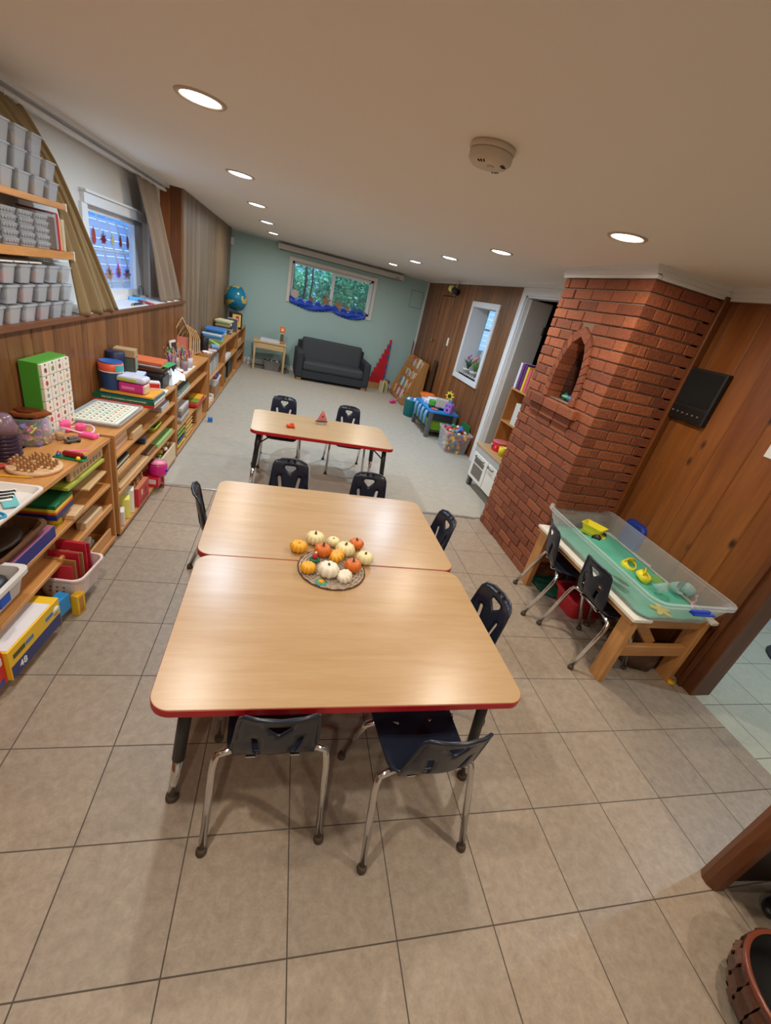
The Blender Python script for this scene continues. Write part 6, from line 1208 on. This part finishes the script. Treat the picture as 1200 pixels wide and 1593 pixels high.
for ti, (xo, z0) in enumerate(tiers):
    for k in range(7):
        y = KY0+.09+(KY1-KY0-.13)*k/6.6; c = pal[(k*3+ti*4) % 10] if ti else ((200, 60, 56) if k % 2 else (226, 190, 176)); hh = random.uniform(.18, .23)
        t2 = thing('picture_book', 'picture book facing out on the %s tier of the rack, %s from the viewer' % (('lowest', 'second', 'third', 'top')[ti], ordn[k]), 'book', (KX+xo+.045, y, z0+.0145), 0, 'picture books on the rack')
        b = B(); b.box((hh*.5*math.sin(.22), 0, hh*.5), (.012, .138, hh), ry=.22, bev=.001); b.build('cover', pl(*c), t2)
        b = B(); b.box((hh*.5*math.sin(.22)-.0075, 0, hh*.52), (.001, .08, hh*.55), ry=.22); b.build('cover_picture', pl(*pal[(k*7+ti*3+1) % 10]), t2)
for i in range(3): b = B(); b.box((0, 0, .5), (.02, .16, .9-.05*i), rx=0, bev=.003); solo(b, 'dark_board', 'dark flat panel standing behind the book rack, %s' % ('nearest', 'middle', 'farthest')[i], 'panel', pl(54, 40, 32), (2.667, 7.70-.0+.17*i, .008), 0, 'panels behind the rack') if i < 1 else b.bm.free()
b = B(); b.box((0, 0, .54), (.015, .04, 1.08), bev=.002); solo(b, 'red_pole', 'dark red pole standing in the far right corner behind the rack', 'pole', pl(130, 30, 40), (2.62, 9.28, .008))
t = thing('pink_toy', 'pink toy animal lying on the carpet in front of the book rack', 'toy', (2.10, 7.98, .008), .6); b = B(); b.sph((0, 0, .035), .05, (1.4, .8, .7)); b.sph((.075, 0, .045), .032); b.build('body', pl(220, 70, 140), t); b = B(); b.sph((.095, .02, .07), .013); b.sph((.095, -.02, .07), .013); b.build('ears', pl(240, 150, 190), t)
# play table
t = thing('play_table', 'children\'s play table with bright blue top and grey frame against the brown wall', 'play table', (0, 0, 0)); PX0, PX1, PY0, PY1, PZ = 2.20, 2.66, 6.02, 6.86, .42; GF = pl(92, 96, 100)
b = B(); b.bx(PX0, PX1, PY0, PY1, PZ-.03, PZ, .004); b.build('tabletop', pl(30, 140, 214), t); b = B(); b.bx(PX0+.01, PX1-.01, PY0+.01, PY0+.03, PZ-.14, PZ-.03); b.bx(PX0+.01, PX0+.03, PY0+.03, PY1-.01, PZ-.11, PZ-.03); b.bx(PX0+.03, PX1-.01, PY1-.03, PY1-.01, PZ-.14, PZ-.03); b.build('apron', pl(44, 46, 50), t)
for x in (PX0+.035, PX1-.035):
    for y in (PY0+.035, PY1-.035): b = B(); b.bx(x-.03, x+.03, y-.03, y+.03, .008, PZ-.03, .006); b.build('leg', GF, t)
b = B(); b.bx(PX0+.02, PX1-.02, PY0+.03, PY1-.03, .10, .12); b.build('lower_shelf', pl(60, 62, 64), t)
for k in range(4): b = B(); b.tube([(PX0-.02, PY0+.10+.18*k, PZ-.02), (PX0-.035, PY0+.10+.18*k, PZ-.08), (PX0-.02, PY0+.10+.18*k, PZ-.22)], .026, 10); b.build('blue_roller', pl(110, 170, 216), t)
for i, y in enumerate((6.24, 6.62)):
    t = thing('green_bin', 'lime green bin under the play table, the %s one' % ('nearer', 'farther')[i], 'plastic bin', (2.42, y, .1205), 0, 'lime green bins'); b = B(); b.tub(.34, .30, .15, .005, .03, .86, .012); b.build('bin_body', pl(140, 196, 50), t)
def pt(x, y): return (x, y, PZ)
t = thing('toy_truck', 'green toy recycling truck with grey box standing on the play table', 'toy truck', (2.37, 6.22, PZ), -.25+PI/2)
b = B(); b.box((0, .10, .075), (.10, .09, .10), bev=.014); b.build('cab', pl(70, 170, 60), t); b = B(); b.box((0, -.045, .10), (.12, .19, .13), bev=.008); b.build('cargo_box', pl(190, 186, 170), t); b = B(); b.box((0, 0, .035), (.10, .30, .02)); b.build('chassis', DARK, t); b = B(); b.box((0, .146, .095), (.08, .004, .04)); b.build('windscreen', pl(40, 60, 80), t)
b = B(); b.cyl((.0605, -.05, .11), (.062, -.05, .11), .03, n=16); b.build('emblem', pl(120, 160, 100), t)
for sx in (-.05, .05):
    for y in (.10, -.03, -.10): b = B(); b.cyl((sx-.01, y, .025), (sx+.01, y, .025), .025, n=14); b.build('wheel', BLACK, t)
t = thing('birdhouse', 'purple arched toy birdhouse with a blue cap on the play table', 'toy', (2.50, 6.075, PZ), -.9); b = B(); b.prism([(x, y) for x, y in [(-.06, 0), (.06, 0), (.06, .10)]+[(.06*math.cos(a), .10+.06*math.sin(a)) for a in [PI*i/12 for i in range(1, 12)]]+[(-.06, .10)]], -.05, .05, M=RX(PI/2), bev=.008); b.build('house_body', pl(166, 120, 206), t)
b = B(); b.box((0, 0, .172), (.05, .04, .03), bev=.008); b.build('cap', pl(60, 140, 200), t); b = B(); b.prism(star(.028, .012), .0505, .052, M=TR(0, 0, .045) @ RX(PI/2)); b.build('star_hole', pl(40, 20, 50), t)
for sx in (-.025, .025): b = B(); b.cyl((sx, -.050, .11), (sx, -.053, .11), .014); b.build('round_hole', pl(110, 70, 160), t)
t = thing('toy_sunflower', 'yellow toy sunflower sticking up at the back of the play table', 'toy flower', (2.58, 6.38, PZ)); b = B(); b.cyl((0, 0, 0), (0, 0, .16), .012); b.build('stem', pl(110, 180, 60), t); FM = TR(0, 0, .20) @ RZ(-.9) @ RX(PI/2)
b = B(); b.prism([(.062*(1+.28*math.cos(8*a))*math.cos(a), .062*(1+.28*math.cos(8*a))*math.sin(a)) for a in [2*PI*i/64 for i in range(64)]], -.008, .008, M=FM); b.build('petals', pl(240, 214, 70), t); b = B(); b.prism(circ(.03, 20), .008, .018, M=FM); b.build('flower_eye', pl(60, 50, 30), t)
for i, (x, y, s, c, nm, lb) in enumerate(((2.36, 6.62, (.22, .26, .05), (196, 200, 226), 'paper_pile', 'pale lilac paper pile heaped on the play table'), (2.44, 6.58, (.20, .20, .04), (226, 226, 236), 'white_folder', 'white folder lying on the lilac papers'), (2.32, 6.52, (.12, .14, .07), (230, 232, 238), 'white_toy', 'small white toy before the paper pile'), (2.29, 6.12, (.05, .12, .025), (226, 90, 100), 'red_block', 'red oblong toy block in front of the green truck'), (2.50, 6.30, (.10, .14, .10), (214, 90, 70), 'red_toy', 'red toy heap behind the green truck'))):
    slab(lb, nm, 'toy' if 'toy' in nm or 'block' in nm else 'paper', (x, y, PZ+(.05 if i == 1 else 0)), s, .3*i, c, .012)
t = thing('teal_bucket', 'teal plastic bucket of toys beside the book rack', 'bucket', (2.27, 7.22, .008)); b = B(); b.lathe([(.12, 0), (.15, .28), (.158, .285), (.158, .295), (.145, .295), (.115, .01), (.001, .01)], n=28); b.build('bucket_body', pl(20, 140, 150), t)
for i in range(8): b = B(); b.sph((.08*math.cos(i*.8), .08*math.sin(i*.8), .27), .045, u=8, v=6); b.build('toy_piece', pl(*((130, 180, 226), (226, 230, 236), (60, 120, 200))[i % 3]), t)
t = thing('orange_bowl', 'orange plastic bowl behind the teal bucket', 'bowl', (2.53, 7.30, .008)); b = B(); b.lathe([(.10, 0), (.10, .34), (.14, .42), (.135, .42), (.09, .35), (.001, .34)], n=24); b.build('bowl', pl(240, 120, 40), t)
slab('red and white striped flat toy lying between the bucket and play table', 'striped_toy', 'toy', (2.31, 6.90, .43), (.01, .01, .01), 0, (200, 60, 70)) if False else None
# clear brick bin
t = thing('brick_bin', 'large clear bin heaped with coloured toy bricks by the doorway', 'plastic bin', (2.50, 5.60, .008), -.06); b = B(); b.tub(.36, .46, .30, .004, .03, .86, .014); b.build('bin_body', CLEARP, t)
random.seed(5); b = B(); bc = [(214, 60, 40), (226, 190, 60), (60, 110, 200), (60, 150, 80), (230, 130, 60), (200, 196, 186), (150, 110, 80)]
for i in range(150):
    z = random.uniform(.02, .33); k = .80+.13*min(1, z/.3); x, y = random.uniform(-.165, .165)*k, random.uniform(-.215, .215)*k
    if z > .28: x *= .8; y *= .8
    s = (random.choice((.045, .08)), .042, .03)
    E = Euler((random.uniform(-1.2, 1.2), random.uniform(-1.2, 1.2), random.uniform(0, 3))); mi = random.choice((0, 0, 1, 1, 2, 3, 4, 4, 5, 6) if z < .25 else (0, 0, 0, 1, 2, 2, 3, 5))
    b.box((x, y, z), s, rz=E.z, rx=E.x, ry=E.y, bev=.002, mi=mi, seg=1)
    if i % 2: Mx = TR(x, y, z) @ E.to_matrix().to_4x4(); b.lathe([(.008, .011), (.008, .017), (.001, .017)], n=8, mi=mi, M=Mx)
o = b.build('toy_bricks', [pl(*c) for c in bc], loc=(2.50, 5.60, .012), rz=-.06); tag(o, 'heap of many coloured toy bricks filling the clear bin', 'toy bricks', None, 'stuff')
b = B(); b.prism(rr(.40, .30, .04), 0, .012); o = solo(b, 'green_cover', 'dark green lid standing between the brick bin and the wall', 'lid', pl(20, 120, 70), (2.68, 5.68, .20)); o.rotation_euler = (0, PI/2-.12, 0)
# play kitchen
t = thing('play_kitchen', 'white toy kitchen with pale wooden worktop half hidden by the chimney', 'toy kitchen', (2.26, 3.50, 0)); KW = pl(226, 224, 216); KG = pl(84, 86, 86); kd, kw, kh = .36, .86, .52
b = B(); b.bx(-.01, kd+.01, -.01, kw+.02, kh-.022, kh, .003); b.build('worktop', OAKTOP, t); b = B(); b.bx(0, kd, 0, kw, .12, kh-.022, .002); b.build('cabinet_body', KW, t); b = B(); b.bx(0, kd, kw-.002, kw+.012, .10, kh-.022); b.build('side_board', BIRCH_L, t); b = B(); b.bx(-.004, 0, 0, kw, kh-.09, kh-.024); b.build('front_strip', pl(170, 172, 172), t)
b = B(); b.bx(-.016, -.004, kw-.40, kw-.02, .13, kh-.10, .002); b.build('oven_door', KW, t)
b = B(); b.bx(-.0175, -.0158, kw-.34, kw-.08, .17, .30); b.bx(-.0175, -.0158, kw-.34, kw-.08, .315, .37); b.build('oven_window', mat('dark oven glass', C(104, 98, 90), .2), t)
b = B(); b.bx(-.016, -.004, .05, kw-.42, .13, kh-.10, .002); b.build('cupboard_door', KW, t)
for y0, y1 in ((kw-.32, kw-.10), (.30, .42)): b = B(); b.tube([(-.016, y0, kh-.125), (-.035, y0, kh-.13), (-.035, y1, kh-.13), (-.016, y1, kh-.125)], .007); b.build('handle', KG, t)
for x in (.03, kd-.03):
    for y in (.03, kw-.03): b = B(); b.bx(x-.025, x+.025, y-.025, y+.025, 0, .12, .003); b.build('leg', KG, t)
p = at(780, 700, kh); t = thing('toy_drum', 'red toy drum with coloured dots on the play kitchen worktop', 'toy drum', (2.44, 4.16, kh)); b = B(); b.lathe([(.098, 0), (.102, .01), (.102, .085), (.098, .09), (.001, .09)], n=32); b.build('drum_shell', pl(206, 20, 40), t); b = B(); b.lathe([(.098, .09), (.105, .094), (.098, .104), (.001, .10)], n=32); b.build('drum_head', pl(190, 90, 90), t)
for k in range(12): a = 2*PI*k/12; b = B(); b.sph((.102*math.cos(a), .102*math.sin(a), .045), .018, (.4, .4, 1) if abs(math.cos(a)) < 0 else (.6, .6, 1)); b.build('dot', pl(*((60, 60, 150), (240, 130, 60), (236, 210, 60))[k % 3]), t)
t = thing('yellow_mug', 'translucent yellow toy mug in front of the red drum', 'mug', (2.37, 3.98, kh)); b = B(); b.lathe([(.038, 0), (.044, .095), (.040, .095), (.034, .006), (.001, .005)], n=24); b.build('mug_body', pl(226, 206, 30), t); b = B(); b.tube([(-.0, .042, .08), (0, .07, .075), (0, .07, .03), (0, .038, .02)], .007); b.build('handle', pl(226, 206, 30), t)
# bookcase past the doorway
t = thing('bookcase', 'open birch bookcase standing in the dark room behind the doorway', 'bookcase', (2.75, 4.47, 0), 0)
for y in (0, .44): b = B(); b.bx(0, .26, y, y+.02, 0, 1.12, .001); b.build('side_panel', BIRCH_Z, t)
for z in (.03, .36, .70, 1.10): b = B(); b.bx(0, .26, .02, .44, z, z+.02, .001); b.build('shelf', BIRCH, t)
b = B(); b.bx(.25, .26, .02, .44, .05, 1.10); b.build('back_panel', BIRCH_Z, t)
for i in range(6): slab('large book standing on the bookcase past the doorway, %s' % ('white spine, first from the door', 'purple spine', 'second purple spine', 'yellow spine', 'pink spine', 'brown spine nearest the chimney')[i], 'tall_book', 'book', (2.86, 4.89-.062*i, 1.1205), (.20, .045, (.30, .30, .29, .28, .26, .27)[i]), 0, ((226, 222, 226), (110, 50, 120), (96, 44, 110), (230, 196, 60), (226, 90, 120), (170, 120, 80))[i], .002, 'tall books on the bookcase')
slab('cream box of paper on a middle shelf of the bookcase', 'paper_box', 'box', (2.86, 4.62, .7205), (.2, .16, .26), 0, (206, 204, 196))
t = thing('yellow_duck', 'yellow toy duck sitting above the tall books', 'toy duck', (2.86, 4.66, 1.4015)); b = B(); b.sph((0, 0, .03), .04, (1, 1.3, .75)); b.sph((0, .035, .075), .024); b.build('body', pl(226, 206, 90), t); b = B(); b.box((0, .062, .073), (.016, .02, .008), bev=.003); b.build('beak', pl(230, 120, 40), t)
# wall bits on the right wall
t = thing('spot_camera', 'yellow and black cylindrical spotlight hanging at the top of the brown wall', 'spotlight', (2.62, 7.50, 2.22)); b = B(); b.cyl((0, 0, 0), (0, 0, -.09), .006); b.box((0, 0, .004), (.06, .05, .016)); b.build('bracket', WHITE, t); b = B(); b.cyl((.02, -.05, -.14), (-.02, .06, -.11), .048, n=20); b.build('black_back', BLACK, t); b = B(); b.cyl((-.02, .06, -.11), (-.05, .14, -.09), .050, n=20); b.build('yellow_hood', pl(226, 220, 120), t); b = B(); b.tube([(0, .04, -.16), (.02, .05, -.24), (.01, .05, -.36)], .002, 5); b.build('pull_string', pl(214, 206, 180), t)
t = thing('light_switch', 'white light switch plate on the brown boards', 'light switch', (2.699, 7.46, 1.32)); b = B(); b.box((0, 0, 0), (.008, .075, .13), bev=.003); b.build('plate', WHITE, t); b = B(); b.box((-.006, 0, 0), (.006, .012, .03), bev=.001); b.build('rocker', PAPER, t)
# plants in the interior window
POT = pl(206, 204, 196); LG = mat('succulent green', C(120, 160, 60), .5, vary=.2); LG2 = mat('dark leaf green', C(70, 100, 46), .5, vary=.3)
for i, (y, x, c, fl) in enumerate(((6.48, 2.78, LG2, (206, 130, 190)), (6.22, 2.79, LG, (226, 130, 110)), (6.02, 2.84, LG, None))):
    t = thing('potted_plant', ('white pot with leafy plant and a lilac flower on the interior window sill', 'white pot with bright green leaves and a coral flower on the interior sill', 'white pot with broad pale leaves nearest the doorway on the interior sill')[i], 'potted plant', (x, y, IZ0+.0)); b = B(); b.lathe([(.050, 0), (.066, .08), (.075, .085), (.075, .105), (.064, .105), (.05, .09), (.001, .088)], n=22); b.build('pot', POT, t)
    for k in range(11):
        a = k*2.4; L_ = random.uniform(.10, .18); b = B(); mid = Vector((.35*L_*math.cos(a), .35*L_*math.sin(a), .10+.6*L_)); tip = Vector((.75*L_*math.cos(a), .75*L_*math.sin(a), .10+.95*L_)); w_ = Vector((-math.sin(a), math.cos(a), 0))*.016
        b.loft([[Vector((0, 0, .09))-w_*.4, Vector((0, 0, .09))+w_*.4, Vector((0, 0, .094))+w_*.4, Vector((0, 0, .094))-w_*.4], [mid-w_, mid+w_, mid+w_+Vector((0, 0, .004)), mid-w_+Vector((0, 0, .004))], [tip-w_*.1, tip+w_*.1, tip+w_*.1+Vector((0, 0, .002)), tip-w_*.1+Vector((0, 0, .002))]]); b.build('leaf', c, t)
    if fl:
        b = B(); b.cyl((0, 0, .09), (-.02, .01, .27), .004); b.build('flower_stem', LG2, t)
        for k in range(5): b = B(); b.sph((-.02+.018*math.cos(k*1.3), .01+.018*math.sin(k*1.3), .23+.018*k), .020, u=8, v=6); b.build('blossom', pl(*fl), t)
for i in range(9): b = B(); b.box((0, 0, .03), (.016, .045, .022), bev=.007); b.box((0, .024, .045), (.012, .014, .022), bev=.004); [b.box((0, s*.016, .01), (.012, .006, .02), mi=1) for s in (-1, 1)]; b.box((0, .0, .031), (.0165, .008, .023), mi=1); b.box((0, .014, .031), (.0165, .006, .023), mi=1); solo(b, 'toy_zebra', 'tiny black and white toy animal on the interior sill, %s from the doorway' % ordn[i], 'toy animal', [pl(226, 222, 220), pl(30, 28, 30)], (2.715, 5.93+.082*i, IZ0), .3, 'toy animals on the interior sill')
t = thing('silver_balloon', 'bluish translucent balloon like bowl behind the potted plants', 'vase', (2.88, 6.18, IZ0)); b = B(); b.lathe([(.05, 0), (.02, .04), (.015, .18), (.07, .26), (.09, .34), (.07, .42), (.001, .44)], n=24); b.build('bowl', clear('bluish glass', (.7, .85, .9), .35, .1), t)
# hall mat
b = B(); b.prism(rr(.9, .6, .25), 0, .012); solo(b, 'door_mat', 'dark speckled oval mat on the hallway tiles', 'mat', mat('speckled dark mat', C(58, 58, 60), .95, bump=1., bscale=200, vary=.5), (4.16, 1.50, 0), .1)
slab('tiny orange scrap lying on the carpet left of the far table', 'orange_scrap', 'scrap', (at(373, 603, 0).x, at(373, 603, 0).y, .008), (.06, .04, .004), .3, (226, 150, 130), .001)
# ================================================================ outside
LEAF = [mat('garden leaf %d' % i, c, .6) for i, c in enumerate((C(120, 190, 140), C(180, 226, 160), C(90, 160, 130)))]; BARK = mat('bark', C(90, 76, 64), .9, bump=.6)
def shrub(label, x, y, z, rx, ry, rz_, n, name='garden_shrub', seed=1, mats=LEAF):
    rnd = random.Random(seed); t = thing(name, label, 'shrub', (x, y, z)); bm = bmesh.new(); b = B(); b.bm.free(); b.bm = bm
    for i in range(n):
        while True:
            v = Vector((rnd.uniform(-1, 1), rnd.uniform(-1, 1), rnd.uniform(-1, 1)))
            if .45 < v.length < 1: break
        c = Vector((v.x*rx, v.y*ry, v.z*rz_+rz_)); s = rnd.uniform(.03, .065); E = Euler((rnd.uniform(0, 6), rnd.uniform(0, 6), rnd.uniform(0, 6))).to_matrix()
        f = bm.faces.new([bm.verts.new(c+E @ Vector(q)*s) for q in ((-.5, -1, 0), (.5, -1, .1), (.35, 1, 0), (-.35, 1, .1))]); f.material_index = rnd.randrange(3)
    b.build('foliage', mats, t); b = B(); b.cyl((0, 0, 0), (.05, 0, rz_*1.4), .035, .015); b.build('trunk', BARK, t)
shrub('leafy green shrub outside the right half of the far window', 1.35, 10.9, .9, .8, .6, .75, 2600, seed=1); shrub('leafy green shrub outside the left half of the far window', -.25, 11.4, .9, .7, .5, .55, 1700, seed=2); shrub('tall loose shrub behind the others outside the far window', .9, 12.6, .9, 1.3, .6, 1.0, 2600, seed=3)
for i, x in enumerate((.0, .28, .42)): b = B(); b.tube([(x, 10.6, .95), (x+.03, 10.65, 1.7), (x-.04, 10.7, 2.8)], .035-.008*i, 8); solo(b, 'tree_trunk', 'thin grey tree trunk outside the far window, %s' % ('leftmost', 'middle', 'thinnest')[i], 'tree trunk', BARK)
b = B(); b.bx(-4, 8, 9.62, 16, .8, .92); struct(b, 'ground_garden', mat('garden ground', C(110, 120, 80), .9), 'garden ground outside')
HS = mat('pale blue siding', C(196, 210, 222), .7)
b = B(); [b.box((2, 14.2+.02*(i % 2)*0, 1.0+.16*i), (12, .03, .15), rx=.08) for i in range(20)]; solo(b, 'neighbour_house_wall', 'pale sided wall of the neighbouring house outside the far window', 'house wall', HS)
b = B(); [b.box((-3.2, 8.5, 1.0+.13*i), (.03, 18, .12), ry=-.1) for i in range(22)]; solo(b, 'siding_wall', 'pale blue sided wall outside the left window', 'house wall', mat('sky blue siding', C(96, 148, 214), .7))
b = B(); b.bx(-3.3, -1.9, -.5, 17, .9, 1.0); struct(b, 'ground_left', mat('pale concrete', C(120, 130, 146), .9), 'concrete outside the left window')
t = thing('window_grille', 'white barred grille outside the left window', 'grille', (-2.25, 7.2, 1.0))
for k in range(8): b = B(); b.cyl((0, -1.6+.44*k, 0), (0, -1.6+.28*k, 1.0), .012, n=8); b.build('bar', WHITE, t)
for z in (.15, .50, .98): b = B(); b.cyl((0, -1.7, z), (0, 1.6, z), .014, n=8); b.build('rail', WHITE, t)
